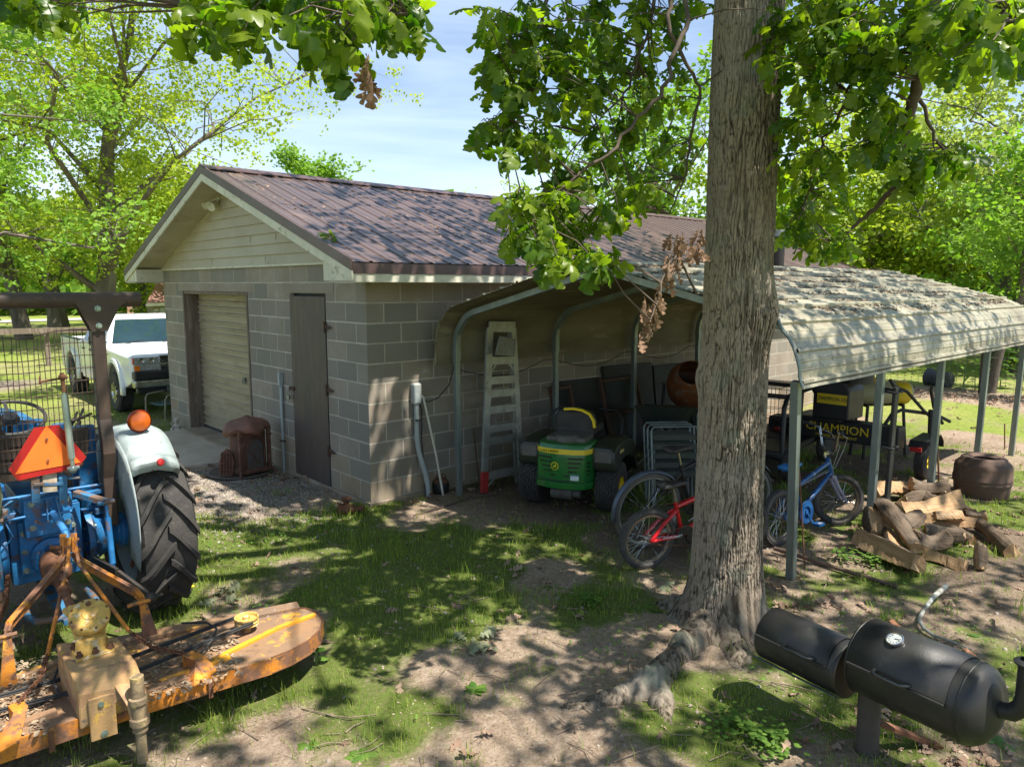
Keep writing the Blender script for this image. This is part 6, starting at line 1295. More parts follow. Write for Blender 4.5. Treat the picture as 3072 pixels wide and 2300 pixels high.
def firewood(a, b_, d, roll, label, seed):
    d *= 1.18
    r = np.random.default_rng(seed); L_ = (b_-a).length; o = bpy.data.objects
    t = thing('firewood_log', label, 'firewood', a.lerp(b_, .5), 0, 'split firewood by the carport'); dv = (b_-a).normalized(); t.rotation_euler = Matrix((dv, *[v for v in (V(0, 0, 1).cross(dv).normalized() if abs(dv.z) < .95 else V(1, 0, 0).cross(dv).normalized(),)], dv.cross(V(0, 0, 1).cross(dv).normalized() if abs(dv.z) < .95 else V(1, 0, 0).cross(dv).normalized()))).transposed().to_euler()
    n = 22; ang = R_(r.uniform(95, 150)); tw = r.uniform(-.35, .35); bend = r.uniform(-.25, .25)*d; K_ = 14
    def prof(t_):
        P = []; q = 1+.14*math.sin(t_*5+seed)+r.normal()*.02
        for k in range(K_):       # bark arc
            a_ = -ang/2+ang*k/(K_-1); P.append((math.cos(a_)*d*.62*q, math.sin(a_)*d*.62*q))
        P += [(-.02*d+r.normal()*.01*d, d*.26*q+r.normal()*.02*d), (-.32*d*q, r.normal()*.03*d), (-.02*d+r.normal()*.01*d, -d*.26*q+r.normal()*.02*d)]
        return P
    secs = []; base = [prof(i/n) for i in range(n+1)]
    for i in range(n+1):
        t_ = i/n; sl = (r.normal()*.006); c, s_ = math.cos(roll+tw*t_), math.sin(roll+tw*t_)
        secs.append([V((t_-.5)*L_+(sl+.012*math.sin(k*1.3+seed) if i in (0, n) else 0), x*c-y*s_, x*s_+y*c+bend*math.sin(t_*math.pi)) for k, (x, y) in enumerate(base[i])])
    K2 = K_+3; split_, bark_ = MB(), MB()
    for i in range(n):
        for k in range(K2):
            q = [secs[i][k], secs[i+1][k], secs[i+1][(k+1) % K2], secs[i][(k+1) % K2]]; (bark_ if k < K_-1 else split_).add(q, [(0, 1, 2, 3)])
    split_.add(secs[0], [tuple(range(K2))]).add(secs[n], [tuple(range(K2-1, -1, -1))])
    split_.build('split_face', m_split, t, local=True, weld=True); bark_.build('bark', m_splitb, t, local=True, smooth=70, weld=True)
for i, (u0, v0, u1, v1, z0, z1, d, roll, lab) in enumerate(FW): firewood(onz(u0, v0, z0), onz(u1, v1, z1), d, roll, lab, 100+i)
# clay barrel
bp = onz(2950, 1492, -.05)+V(.1, .05, 0)
br_ = MB().lathe([(.10, .41), (.145, .425), (.19, .43), (.215, .415), (.225, .39), (.245, .375), (.268, .35), (.275, .32), (.278, .22), (.283, .215), (.284, .195), (.278, .19), (.279, .175), (.284, .17), (.284, .155), (.272, .15), (.262, .05), (.25, .0)], bp, (0, 0, 1), 48)
tag(br_.lathe([(.10, .41), (.12, .36), (.13, .2), (.0, .18)], bp, (0, 0, 1), 48).build('clay_barrel', mat('brown_fired_clay', (.115, .065, .043), (.085, .052, .038), 5, .8, spots=[((.19, .14, .10), 6, .55, .72)], bump=.3, bscale=60), smooth=45), 'squat brown clay barrel with a hollow top standing behind the woodpile', 'barrel')
lid_ = MB(); 
# ================================================================ RODS, POLES, SCRAP
pw = MB(); a, b_ = ony(2606, 1180, -3.93), onz(2612, 1600, -.06); b_.y = -3.90; a.x = b_.x-.03
pw.beam(V(b_.x, -3.90, -.08), V(a.x-.02, -3.93, 1.33), .085, .03, (0, 1, 0))
po = tag(pw.build('rubber_strip', mat('black_corrugated_rubber', (.016, .016, .017), (.028, .026, .024), 12, .6), bevel=.006), 'black rubber strip tied upright against the second carport post', 'rubber strip')
for z_ in (1.28, .78): tg = MB().tube([V(a.x-.075, -3.955, z_), V(a.x+.05, -3.955, z_), V(a.x+.06, -3.80, z_+.01), V(a.x-.08, -3.80, z_+.01)], .014, 6, closed=True).build('tie_strap', MATS['black_rubber'], po)
tag(MB().tube([onz(2323, 1644, -.02), onz(2500, 1700, -.03), onz(2690, 1758, -.03)], .017, 10).build('steel_pole', mat('brown_iron_pipe', (.12, .075, .05), (.07, .05, .04), 9, .8)), 'long rusty iron pipe lying on the ground in front of the nearest carport post', 'pipe')
for u0, v0, u1, v1, lb, r_ in ((2397, 1395, 2418, 1701, 'thin rusty rod stuck upright in front of the blue bicycle', .007), (2812, 1308, 2820, 1454, 'dark iron stake standing right of the third carport post', .011), (3014, 1270, 3016, 1350, 'thin dark stake in the lawn beside the farthest carport post', .008), (1416, 1255, 1442, 1455, 'thin rusty rod leaning between the carport post and the step ladder', .006)):
    b_ = onz(u1, v1); a = ond(u0, v0, (b_-CPOS).dot(_F)); tag(MB().tube([b_-V(0, 0, .1), a], r_, 6).build('iron_rod', m_rust), lb, 'rod')
hy = onz(1052, 1543, -.05)
hyd = thing('cast_iron_fitting', 'rusty cast iron pipe fitting lying on its side at the garage corner', 'pipe fitting', tuple(hy), (0, 0, R_(-40)))
MB().lathe([(.0, -.12), (.055, -.12), (.062, -.11), (.058, -.10), (.052, .0), (.045, .03), (.03, .05), (.028, .10), (.04, .105), (.042, .13), (.03, .135)], (0, 0, .058), (1, 0, 0), 24).build('body', m_rust, hyd, local=True, smooth=45)
MB().lathe([(.03, 0), (.032, .05), (.05, .055), (.052, .075), (.03, .078), (0, .078)], (-.04, 0, .10), (0, 0, 1), 16).build('flange', m_rust, hyd, local=True, smooth=45)
kt = onz(1322, 1478, -.05)
k_ = thing('outdoor_burner', 'small black cooking pot with a rusty lid beside the first carport post', 'burner', tuple(kt))
MB().lathe([(0, 0), (.085, 0), (.09, .02), (.092, .11), (.085, .13), (.06, .14)], (0, 0, 0), (0, 0, 1), 28).build('pot', m_black2, k_, local=True, smooth=45)
MB().lathe([(.09, .13), (.075, .15), (.05, .165), (.02, .17), (.018, .20), (0, .205)], (0, 0, 0), (0, 0, 1), 24).tube([(-.08, 0, .13), (-.07, 0, .19), (0, 0, .215), (.07, 0, .19), (.08, 0, .13)], .005, 6).build('lid', m_rust, k_, local=True, smooth=45)
# lichen branch
m_lich = mat('lichen_bark', (.33, .35, .31), (.16, .14, .11), 16, .95, spots=[((.50, .54, .48), 22, .55, .65)], bump=.8, bscale=70)
def zpts(L_): return [onz(u, v, z) for u, v, z in L_]
tag(MB().tube(zpts([(2838, 1757, .02), (2800, 1790, .03), (2770, 1830, .01), (2757, 1858, .0), (2772, 1885, -.01), (2800, 1905, -.02), (2860, 1925, -.03), (2915, 1948, -.03)]), [.020, .017, .014, .012, .013, .009, .007, .005], 10).build('fallen_branch', m_lich, smooth=60), 'pale lichen covered dead branch lying on the grass above the smoker', 'branch')
tag(MB().tube(zpts([(1240, 1545, -.03), (1330, 1520, -.03), (1420, 1488, -.02), (1490, 1480, -.02)]), [.006, .009, .010, .008], 6).build('fallen_branch', m_twig), 'thin brown dead stick lying on the dirt below the step ladder', 'branch')
# ================================================================ DIM CLUTTER AT THE BACK OF THE CARPORT
m_rwood = mat('red_brown_timber', (.13, .06, .035), (.08, .045, .03), 6, .8, stretch=(1, 1, .3))
for i, (u0, u1, v0, v1, y_, lb) in enumerate(((1690, 1716, 1165, 1290, -.35, 'reddish upright timber frame leaning on the wall behind the riding mower'), (1840, 1885, 1140, 1235, -.35, 'brown wooden frame leaning on the block wall right of the reddish frame'))):
    a0, a1, c0, c1 = ony(u0, v0, y_), ony(u1+ (60 if i else 30), v0-6, y_), onz(u0+4, 1, -.05), None
    x0, x1 = a0.x, a1.x; f = MB().beam((x0, -.42, -.05), (x0, -.12, a0.z), .05, .03, (1, 0, 0)).beam((x1, -.42, -.05), (x1, -.12, a0.z), .05, .03, (1, 0, 0)).beam((x0, -.14, a0.z-.03), (x1, -.14, a0.z-.03), .05, .03).beam((x0, -.28, .55), (x1, -.28, .55), .05, .03)
    tag(f.build('timber_frame', m_rwood, bevel=.003), lb, 'wooden frame', 'wooden frames leaning on the block wall')
for i, (x0, x1, z_, lb) in enumerate(((2.62, 3.5, 1.0, 'dark green panel leaning on the block wall, added to darken it, nearest of the row'), (3.55, 4.6, 1.12, 'dark green panel leaning on the block wall, added to darken it, second of the row'), (4.65, 5.9, 1.05, 'dark green panel leaning on the block wall, added to darken it, third of the row'), (5.95, 7.4, 1.15, 'dark green panel leaning on the block wall, added to darken it, farthest of the row'))):
    tag(MB().add([(x0, -.20, -.05), (x1, -.20, -.05), (x1, -.06, z_), (x0, -.06, z_+.02), (x0, -.16, -.05), (x1, -.16, -.05), (x1, -.02, z_), (x0, -.02, z_+.02)], [(0, 1, 2, 3), (7, 6, 5, 4), (0, 4, 5, 1), (1, 5, 6, 2), (2, 6, 7, 3), (3, 7, 4, 0)]).build('shade_fill_panel', mat('shade_fill_board', (.022, .032, .028), (.035, .03, .022), 3, .7)), lb, 'panel', 'dark panels added to darken the garage wall')  # row of dark boards added to stand in for the carport's deep shade
# cement mixer
mxp = (4.42, -.82, -.05); cm = thing('cement_mixer', 'orange drum cement mixer with its dark open mouth up, half behind the oak trunk', 'cement mixer', mxp, R_(200))
MB().lathe([(.0, -.30), (.12, -.30), (.28, -.16), (.30, 0), (.29, .10), (.18, .33), (.17, .34)], (0, 0, .95), (.75, .25, .55), 36).build('drum', mat('orange_mixer_paint', (.24, .07, .015), (.17, .06, .02), 6, .6, spots=[((.2, .17, .13), 9, .52, .66)]), cm, local=True, smooth=40, solid=.006)
MB().tube([(0, .34, .95), (0, .36, .6), (-.25, .3, .0)], .022, 8).tube([(0, -.34, .95), (0, -.36, .6), (-.25, -.3, .0)], .022, 8).tube([(0, .36, .6), (.45, .2, .02)], .022, 8).tube([(0, -.36, .6), (.45, -.2, .02)], .022, 8).tube([(0, .36, .6), (0, -.36, .6)], .022, 8).build('stand', m_greasy, cm, local=True)
for s_ in (-1, 1): MB().torus((-.25, s_*.33, .14), .11, .03, (0, 1, 0), 28, 8).cyl((-.25, s_*.33-.02, .14), (-.25, s_*.33+.02, .14), .09, 20).build('wheel', m_grime, cm, local=True, smooth=50)
# wheelbarrow tipped, folded lawn chairs
wb_ = thing('wheelbarrow', 'dark wheelbarrow tipped up on its handles behind the riding mower', 'wheelbarrow', (3.05, -1.35, -.05), R_(25))
MB().torus((.0, 0, .52), .15, .035, (0, 1, 0), 30, 8).build('wheel', m_grime, wb_, local=True, smooth=50)
MB().lathe([(.0, -.03), (.10, -.03), (.12, 0), (.10, .03), (0, .03)], (0, 0, .52), (0, 1, 0), 20).build('rim', m_steel, wb_, local=True, smooth=40)
MB().tube([(0, .10, .52), (.5, .26, .75), (1.0, .30, .25)], .02, 8).tube([(0, -.10, .52), (.5, -.26, .75), (1.0, -.30, .25)], .02, 8).build('handles', m_black2, wb_, local=True)
MB().loft([[V(.15, -.2, .62), V(.15, .2, .62), V(.8, .22, .55), V(.8, -.22, .55)], [V(.05, -.32, .86), V(.05, .32, .86), V(.95, .34, .74), V(.95, -.34, .74)]]).build('tray', mat('dark_green_tray', (.02, .035, .025), (.04, .04, .03), 6, .5), wb_, local=True)
for k in range(3):
    fcx = thing('folding_chair', ['folded pale aluminium lawn chair leaning behind the bicycles, frontmost', 'folded pale aluminium lawn chair leaning behind the bicycles, middle one', 'folded pale aluminium lawn chair leaning behind the bicycles, rearmost'][k], 'folding chair', (2.35+.07*k, -2.1+.10*k, -.05), (R_(-12), 0, R_(-38)), 'folded lawn chairs')
    MB().tube([(-.25, 0, 0), (-.25, 0, .78), (-.22, 0, .82), (.22, 0, .82), (.25, 0, .78), (.25, 0, 0)], .012, 8).tube([(-.22, .03, 0), (-.22, .03, .6), (.22, .03, .6), (.22, .03, 0)], .012, 8).build('frame', m_galv, fcx, local=True, smooth=50)
    ws = MB()
    for j in range(5): ws.bx((-.24, -.008+.003*j, .30+.095*j), (.24, -.004+.003*j, .355+.095*j))
    ws.build('webbing', mat('faded_dark_webbing', (.07, .08, .06), (.05, .055, .045), 9, .8), fcx, local=True)
# ================================================================ LOG SPLITTER
m_cy = mat('champion_yellow', (.75, .55, .02), (.65, .47, .02), 5, .4)
ls = thing('log_splitter', 'black and yellow towable log splitter under the far side of the carport', 'log splitter', (5.25, -2.9, -.05))
tk = MB().bx((5.12, -3.22, .30), (5.34, -1.90, .56)).build('tank', m_black2, ls, bevel=.012)
text('CHAMPION', .15, V(5.117, -2.50, .45), (0, -1, 0), (0, 0, 1), m_cy, tk, 'tank_lettering', sx=1.0, ext=.002)
text('POWER EQUIPMENT', .045, V(5.117, -2.50, .355), (0, -1, 0), (0, 0, 1), m_cy, tk, 'tank_lettering', sx=1.25, ext=.002)
for y_ in (-3.42, -1.75):
    w_ = MB().lathe([(.09, -.06), (.16, -.065), (.20, -.05), (.21, 0), (.20, .05), (.16, .065), (.09, .06)], (5.42, y_, .165), (0, 1, 0), 32).build('wheel', MATS['dusty_tyre_rubber'], ls, smooth=50)
    MB().lathe([(.115, -.055), (.10, -.045), (.095, -.01), (.05, -.005), (.03, -.03), (0, -.03)], (5.42, y_, .165), (0, 1, 0), 28).build('rim', m_cy, w_, smooth=40, solid=.004)
    MB().cyl((5.42, y_-.045, .165), (5.42, y_-.06, .165), .018, 12).build('hub_cap', m_chrome, w_)
    MB().loft([[V(5.42+x_, y_-.10, z_), V(5.42+x_, y_+.10, z_)] for x_, z_ in ((-.26, .36), (-.22, .43), (.20, .46), (.30, .38), (.32, .30))], closed=False, cap=False).build('mudguard', m_black2, ls, solid=.006)
    MB().bx((5.10, y_-.06, .32), (5.135, y_+.06, .37)).build('tail_light', m_redr, ls, bevel=.004)
MB().bx((5.05, -2.55, .62), (5.50, -2.30, .86)).bx((4.95, -2.60, .56), (5.45, -2.0, .60)).build('engine_bed', m_black2, ls, bevel=.01)
en = MB(); en.loft([[V(4.90+x_, y_, z_) for x_, y_ in ((0, -2.72+w_), (0, -2.28-w_), (.45, -2.28-w_), (.45, -2.72+w_))] for z_, w_ in ((.60, 0), (.95, .0), (1.05, .05), (1.08, .10))])
eo = en.build('engine', m_black2, ls, bevel=.02)
pn = MB().box((4.893, -2.52, .85), (.006, .36, .12)).build('label_panel', m_cy, eo)
text('CHAMPION 338', .068, V(4.888, -2.52, .85), (0, -1, 0), (0, 0, 1), m_black2, pn, 'panel_lettering', sx=.8)
MB().loft([[V(5.15+.20*math.cos(a)*k, -2.72+.16*math.sin(a)*k, z_) for a in [j*math.pi/8 for j in range(16)]] for z_, k in ((1.05, 1), (1.20, .95), (1.28, .75), (1.31, .3))]).build('air_filter', m_black, eo, smooth=50)
hz_ = MB().tube([(5.35, -3.05, 1.02), (5.5, -3.15, .95), (5.8, -3.25, .70), (6.05, -3.30, .55)], .02, 8).tube([(5.35, -3.05, 1.02), (5.30, -3.02, 1.10)], .02, 8).tube([(5.7, -3.35, 1.0), (5.85, -3.3, .95), (6.0, -3.3, .72), (6.2, -3.35, .50)], .02, 8).tube([(5.3, -3.0, .56), (5.35, -3.05, .68), (5.5, -3.1, .72), (6.1, -3.3, .62), (6.3, -3.4, .52)], .022, 8).tube([(5.95, -3.3, .3), (5.9, -3.3, .70)], .03, 8)
hz_.build('hoses', MATS['black_rubber'], ls, smooth=50)
tkn = thing('spray_tank', 'long cream and yellow tank lying behind the log splitter', 'tank', (6.2, -2.6, -.05), R_(-35))
MB().lathe([(0, -.40), (.12, -.39), (.15, -.34), (.15, .32), (.12, .38), (0, .39)], (0, 0, .86), (1, 0, 0), 28).build('body', mat('cream_tank_plastic', (.40, .38, .22), (.30, .29, .17), 5, .6), tkn, local=True, smooth=50)
MB().lathe([(.13, .34), (.155, .33), (.155, .16), (.15, .15)], (0, 0, .86), (1, 0, 0), 28).cyl((-.1, 0, 1.0), (-.1, 0, 1.06), .05, 16).build('yellow_band', m_cy, tkn, local=True, smooth=50)
MB().tube([(-.3, .15, 0), (-.25, .1, .72)], .02, 6).tube([(-.3, -.15, 0), (-.25, -.1, .72)], .02, 6).tube([(.3, .15, 0), (.25, .1, .72)], .02, 6).tube([(.3, -.15, 0), (.25, -.1, .72)], .02, 6).tube([(-.26, 0, .70), (.26, 0, .70)], .02, 6).tube([(-.25, .1, .70), (-.25, -.1, .70)], .02, 6).tube([(.25, .1, .70), (.25, -.1, .70)], .02, 6).build('stand', m_black2, tkn, local=True)
# dog crate
dcg = thing('wire_crate', 'black wire dog crate standing on a bench behind the blue bicycle', 'dog crate', (5.1, -1.55, .30), R_(12))
cw_ = MB(); w_, d_, h_ = .45, .30, .62
for i in range(19):
    x_ = -w_+2*w_*i/18
    for y_ in (-d_, d_): cw_.beam((x_, y_, 0), (x_, y_, h_), .004, .004)
    cw_.beam((x_, -d_, h_), (x_, d_, h_), .004, .004)
for i in range(13):
    y_ = -d_+2*d_*i/12
    for x_ in (-w_, w_): cw_.beam((x_, y_, 0), (x_, y_, h_), .004, .004)
for k in range(6):
    z_ = h_*k/5; cw_.beam((-w_, -d_, z_), (w_, -d_, z_), .006, .006).beam((-w_, d_, z_), (w_, d_, z_), .006, .006).beam((-w_, -d_, z_), (-w_, d_, z_), .006, .006).beam((w_, -d_, z_), (w_, d_, z_), .006, .006)
cw_.build('wire_panels', m_black2, dcg, local=True); MB().bx((-w_, -d_, -.02), (w_, d_, .01)).build('tray', m_black, dcg, local=True)
bnc = thing('tubular_cart', 'low black tubular cart frame under the wire crate behind the blue bicycle', 'cart', (4.7, -1.9, -.05), R_(8))
MB().tube([(-.7, -.35, .1), (-.7, -.35, .85), (-.6, -.35, .98), (.3, -.35, 1.0), (.55, -.35, .85), (.6, -.35, .45)], .03, 8).tube([(-.7, .35, .1), (-.7, .35, .85), (-.6, .35, .98), (.3, .35, 1.0), (.55, .35, .85), (.6, .35, .45)], .03, 8).tube([(-.1, -.35, 1.0), (-.15, -.35, .3)], .028, 8).tube([(-.6, -.35, .98), (-.6, .35, .98)], .026, 8).tube([(.3, -.35, 1.0), (.3, .35, 1.0)], .026, 8).build('roll_cage', m_black2, bnc, local=True, smooth=50)
MB().box((0, 0, .30), (1.5, .7, .10)).box((.75, 0, .40), (.3, .6, .25)).build('bed', m_black2, bnc, local=True, bevel=.03)
for x_, y_ in ((-.6, -.42), (.7, -.42), (-.6, .42), (.7, .42)): MB().lathe([(.05, -.06), (.14, -.065), (.18, -.04), (.185, 0), (.18, .04), (.14, .065), (.05, .06)], (x_, y_, .185), (0, 1, 0), 24, cap=True).build('wheel', m_grime, bnc, local=True, smooth=50)
# ================================================================ PICKUP TRUCK (faces the camera, its nose beside the garage)
m_white = mat('white_car_paint', (.78, .79, .80), (.74, .75, .76), 2, .22, coat=.6, rr=.05)
m_glass = mat('car_glass', (.010, .026, .034), (.018, .042, .05), 1.5, .05, rr=0, spec=.5)
m_lens = mat('headlamp_lens', (.55, .57, .58), (.30, .31, .32), 26, .08, rr=0, metal=.5)
m_amb = mat('amber_marker', (.80, .18, .01), rough=.25, rr=0)
tk_ = thing('pickup_truck', 'white pickup truck parked nose toward the camera beside the garage', 'pickup', (.62, 9.4, -.05))
X0, X1 = -.30, 1.53; xc = (X0+X1)/2
def tsec(y, zb, zs, zt, wi, wt):    # lower body section
    P = []
    for s_ in (-1, 1):
        q = [(wi-.02, zb), (wi, zb+.12), (wi, zs), (wt, zt)]
        q = [(xc+s_*a, z) for a, z in q]; P += q if s_ < 0 else q[::-1]
    return [V(x, y, z) for x, z in P]
bd = MB()
W2 = (X1-X0)/2
secs = [tsec(7.10, .62, .92, .97, W2-.07, W2-.12), tsec(7.16, .55, .98, 1.02, W2-.02, W2-.10), tsec(7.6, .40, 1.0, 1.06, W2, W2-.10), tsec(8.5, .38, 1.04, 1.11, W2, W2-.07), tsec(8.72, .36, 1.08, 1.10, W2, W2-.05), tsec(9.3, .36, 1.08, 1.10, W2, W2-.04), tsec(10.45, .36, 1.08, 1.10, W2, W2-.04)]
bd.loft(secs); bod = bd.build('body', m_white, tk_, smooth=35, bevel=.015)
cb2 = MB()
def csec(y, z, w): return [V(xc-w, y, z), V(xc+w, y, z)]
cab = MB(); cab.add([V(xc-W2+.05, 8.60, 1.10), V(xc+W2-.05, 8.60, 1.10), V(xc+.64, 9.15, 1.56), V(xc-.64, 9.15, 1.56), V(xc-W2+.05, 10.45, 1.10), V(xc+W2-.05, 10.45, 1.10), V(xc+.64, 10.25, 1.56), V(xc-.64, 10.25, 1.56), V(xc+.58, 9.3, 1.625), V(xc-.58, 9.3, 1.625), V(xc+.58, 10.1, 1.625), V(xc-.58, 10.1, 1.625)],
        [(0, 3, 7, 4), (1, 5, 6, 2), (4, 7, 6, 5), (3, 2, 8, 9), (7, 11, 10, 6), (3, 9, 11, 7), (2, 6, 10, 8), (9, 8, 10, 11), (0, 1, 2, 3)])
cab.build('cab', m_white, tk_, smooth=40, bevel=.02)
def quad_on(P, q, off): # inset quad on the plane of four points
    a, b, c, d = P; n = (b-a).cross(d-a).normalized(); cc = (a+b+c+d)/4; return [cc+(p-cc)*q+n*off for p in P]
ws_ = [V(xc-W2+.05, 8.60, 1.10), V(xc+W2-.05, 8.60, 1.10), V(xc+.64, 9.15, 1.56), V(xc-.64, 9.15, 1.56)]
MB().add(quad_on(ws_, .90, .012), [(0, 1, 2, 3)]).build('windshield', m_glass, tk_, solid=.006)
wp = MB()
for x_ in (xc-.55, xc+.1): wp.tube([V(x_, 8.60, 1.125), V(x_+.3, 8.66, 1.17), V(x_+.45, 8.67, 1.165)], .008, 5)
wp.build('wipers', m_black2, tk_)
for s_ in (-1, 1):
    for y0, y1, a in ((8.85, 9.50, 0), (9.56, 10.32, 1)):
        def sp_(y, t): return V(xc+s_*((W2-.05)*(1-t)+.64*t+.012), y, 1.12+.42*t)
        y0t = y0+.28 if a == 0 else y0; y1t = y1-.12 if a else y1
        MB().add([sp_(y0, 0), sp_(y1, 0), sp_(y1t, .92), sp_(y0t, .92)], [(0, 1, 2, 3)]).build('side_window', m_glass, tk_, solid=.004)
    MB().box((xc+s_*(W2+.09), 8.95, 1.18), (.16, .10, .16)).beam((xc+s_*W2, 8.98, 1.14), (xc+s_*(W2+.06), 8.96, 1.15), .05, .04).build('mirror', m_black2, tk_, bevel=.02)
    for y_ in (9.62, 10.15): MB().box((xc+s_*(W2+.012), y_, .96), (.025, .13, .035)).build('door_handle', m_black2, tk_, bevel=.006)
    for yy in (8.72, 9.55, 10.44): MB().bx((xc+s_*(W2+.0005)-.001, yy-.004, .40), (xc+s_*(W2+.0005)+.001, yy+.004, 1.09)).build('door_gap', MATS['black_gap'], tk_)
bed = MB(); bed.bx((X0+.0, 10.48, .44), (X0+.07, 12.15, 1.10)).bx((X1-.07, 10.48, .44), (X1, 12.15, 1.10)).bx((X0+.07, 10.48, .44), (X1-.07, 10.53, 1.10)).bx((X0+.02, 12.10, .50), (X1-.02, 12.16, 1.08)).bx((X0+.07, 10.53, .50), (X1-.07, 12.10, .55))
bedo = bed.build('cargo_bed', m_white, tk_, bevel=.02)
MB().bx((X0+.0, 10.5, 1.10), (X0+.08, 12.16, 1.118)).bx((X1-.08, 10.5, 1.10), (X1, 12.16, 1.118)).build('bed_rail', mat('teal_black_trim', (.03, .06, .06), rough=.5), bedo)
MB().bx((X0+.05, 12.17, .40), (X1-.05, 12.30, .56)).build('rear_bumper', m_chrome, tk_, bevel=.02)
for (cy, nm) in ((8.02, 'f'), (11.15, 'r')):
    for s_ in (-1, 1):
        wx = xc+s_*(W2-.085)
        # dark wheel well with flared arch
        MB().lathe([(.0, 0), (.42, 0)], (xc+s_*(W2+.003), cy, .40), (s_, 0, 0), 32, a0=0, a1=2*math.pi).build('wheel_well', MATS['black_gap'], tk_)
        MB().loft([[V(xc+s_*(W2-.02), cy+r_*math.cos(a), .40+r_*math.sin(a)) if False else V(xc+s_*x_, cy+r_*math.cos(a), .40+r_*math.sin(a)) for x_, r_ in ((W2-.02, .53), (W2+.035, .50), (W2+.045, .44), (W2+.0, .425))] for a in [R_(-12+k*12) for k in range(18)]], closed=False, cap=False).build('wheel_arch', m_white, tk_, smooth=50, solid=.006)
        t = MB().lathe([(.19, -.11), (.30, -.125), (.335, -.105), (.35, -.06), (.352, 0), (.35, .06), (.335, .105), (.30, .125), (.19, .11)], (wx, cy, .305), (1, 0, 0), 44)
        for k in range(30):
            for j in range(5): a = (k+.5*(j % 2))*math.pi/15; t.box((wx+(j-2)*.042, cy+.352*math.cos(a), .305+.352*math.sin(a)), (.034, .02, .045), (a, 0, 0))
        to = t.build('wheel', MATS['dusty_tyre_rubber'], tk_, smooth=30)
        rmm = MB().lathe([(.195, .115), (.185, .09), (.12, .06), (.07, .10), (0, .105)], (wx, cy, .305), (s_, 0, 0), 32)
        for k in range(8): a = k*math.pi/4; rmm.beam(V(wx+s_*.10, cy+.06*math.cos(a), .305+.06*math.sin(a)), V(wx+s_*.108, cy+.18*math.cos(a), .305+.18*math.sin(a)), .035, .02, (1, 0, 0))
        rmm.build('rim', m_chrome, to, smooth=30)
MB().bx((X0+.04, 6.98, .60), (X1-.04, 7.16, .745)).bx((X0+.08, 7.02, .36), (X1-.08, 7.14, .47)).build('bumper_pad', m_black2, tk_, bevel=.025)
MB().bx((X0+.02, 6.95, .465), (X1-.02, 7.12, .60)).build('bumper', m_chrome, tk_, bevel=.03)
MB().bx((xc-.42, 7.085, .70), (xc+.42, 7.115, 1.0)).build('grille', m_black2, tk_, bevel=.01)
gr = MB()
for k in range(9):
    for j in range(3): x_ = xc-.38+.095*k; z_ = .74+.085*j; gr.beam((x_-.04, 7.08, z_-.03), (x_+.04, 7.08, z_+.03), .01, .008).beam((x_-.04, 7.08, z_+.03), (x_+.04, 7.08, z_-.03), .01, .008)
gr.bx((xc-.44, 7.07, .835), (xc+.44, 7.10, .875)).bx((xc-.44, 7.075, .985), (xc+.44, 7.10, 1.0)).bx((xc-.44, 7.075, .69), (xc+.44, 7.10, .705)).build('grille_bars', m_chrome, tk_)
MB().box((xc, 7.06, .855), (.17, .014, .035)).box((xc, 7.06, .855), (.06, .014, .065)).build('badge', mat('gold_badge', (.6, .42, .08), rough=.3, metal=.6), tk_, bevel=.004)
for s_ in (-1, 1):
    hx0, hx1 = sorted((xc+s_*.45, xc+s_*(W2-.06)))
    h_ = MB().bx((hx0, 7.06, .86), (hx1, 7.13, .985)).build('headlight', m_lens, tk_, bevel=.015)
    for q in (.3, .7): MB().lathe([(0, 0), (.03, .004), (.045, .012), (.046, .0)], (hx0+(hx1-hx0)*q, 7.058, .925), (0, -1, 0), 16).build('lamp_bowl', m_chrome, h_, smooth=40)
    h2 = MB().bx((hx0, 7.06, .755), (hx1, 7.13, .845)).build('indicator', m_lens, tk_, bevel=.012)
    ex = hx0 if s_ < 0 else hx1-.09; MB().bx((ex-.004*s_*0, 7.052, .757), (ex+.09, 7.06, .843)).build('amber_corner', m_amb, h2)
    MB().bx((ex-.01 if s_ < 0 else ex+.085, 7.065, .865), (ex+.005 if s_ < 0 else ex+.10, 7.14, .98)).build('marker', mat('red_orange_marker', (.55, .06, .01), rough=.3), h_)
MB().bx((xc-.36, 7.01, .375), (xc-.10, 7.018, .46)).build('number_plate', mat('dim_plate', (.10, .12, .10), (.25, .27, .25), 40, .4), tk_)
MB().bx((X0+.3, 8.4, .22), (X1-.3, 11.6, .40)).build('chassis', m_black2, tk_)
MB().loft([[V(xc-.22+.13*math.cos(a)*k, 8.86+.10*math.sin(a)*k, z_) for a in [j*math.pi/6 for j in range(12)]] for z_, k in ((1.13, 1), (1.17, .95), (1.205, .7), (1.22, .3))]).build('cap_on_dashboard', mat('grey_cap', (.35, .36, .35), rough=.9), tk_)
# ================================================================ FAR HOUSES, CARS, RAIL
def at(u, dist, z=-.05): d = ray(u, 845); l = math.hypot(d.x, d.y); return V(CPOS.x+d.x/l*dist, CPOS.y+d.y/l*dist, z)
m_roofR = mat('faded_red_shingles', (.42, .21, .17), (.34, .17, .14), 6, .9); m_wallT = mat('olive_tan_siding', (.30, .27, .17), (.26, .23, .15), 3, .8)
hs1 = thing('small_house', 'small tan house with faded red roof beyond the pickup', 'house', tuple(at(470, 34)))
a0, a1, a2 = at(443, 34), at(540, 36), at(560, 44); a3 = at(470, 43)
z0_, ze = -.6, 1.45
wl = MB()
for p, q in ((a0, a1), (a1, a2), (a2, a3), (a3, a0)): wl.beam(V(p.x, p.y, (z0_+ze)/2), V(q.x, q.y, (z0_+ze)/2), .2, ze-z0_, (0, 0, 1))
wl.build('wall', m_wallT, hs1)
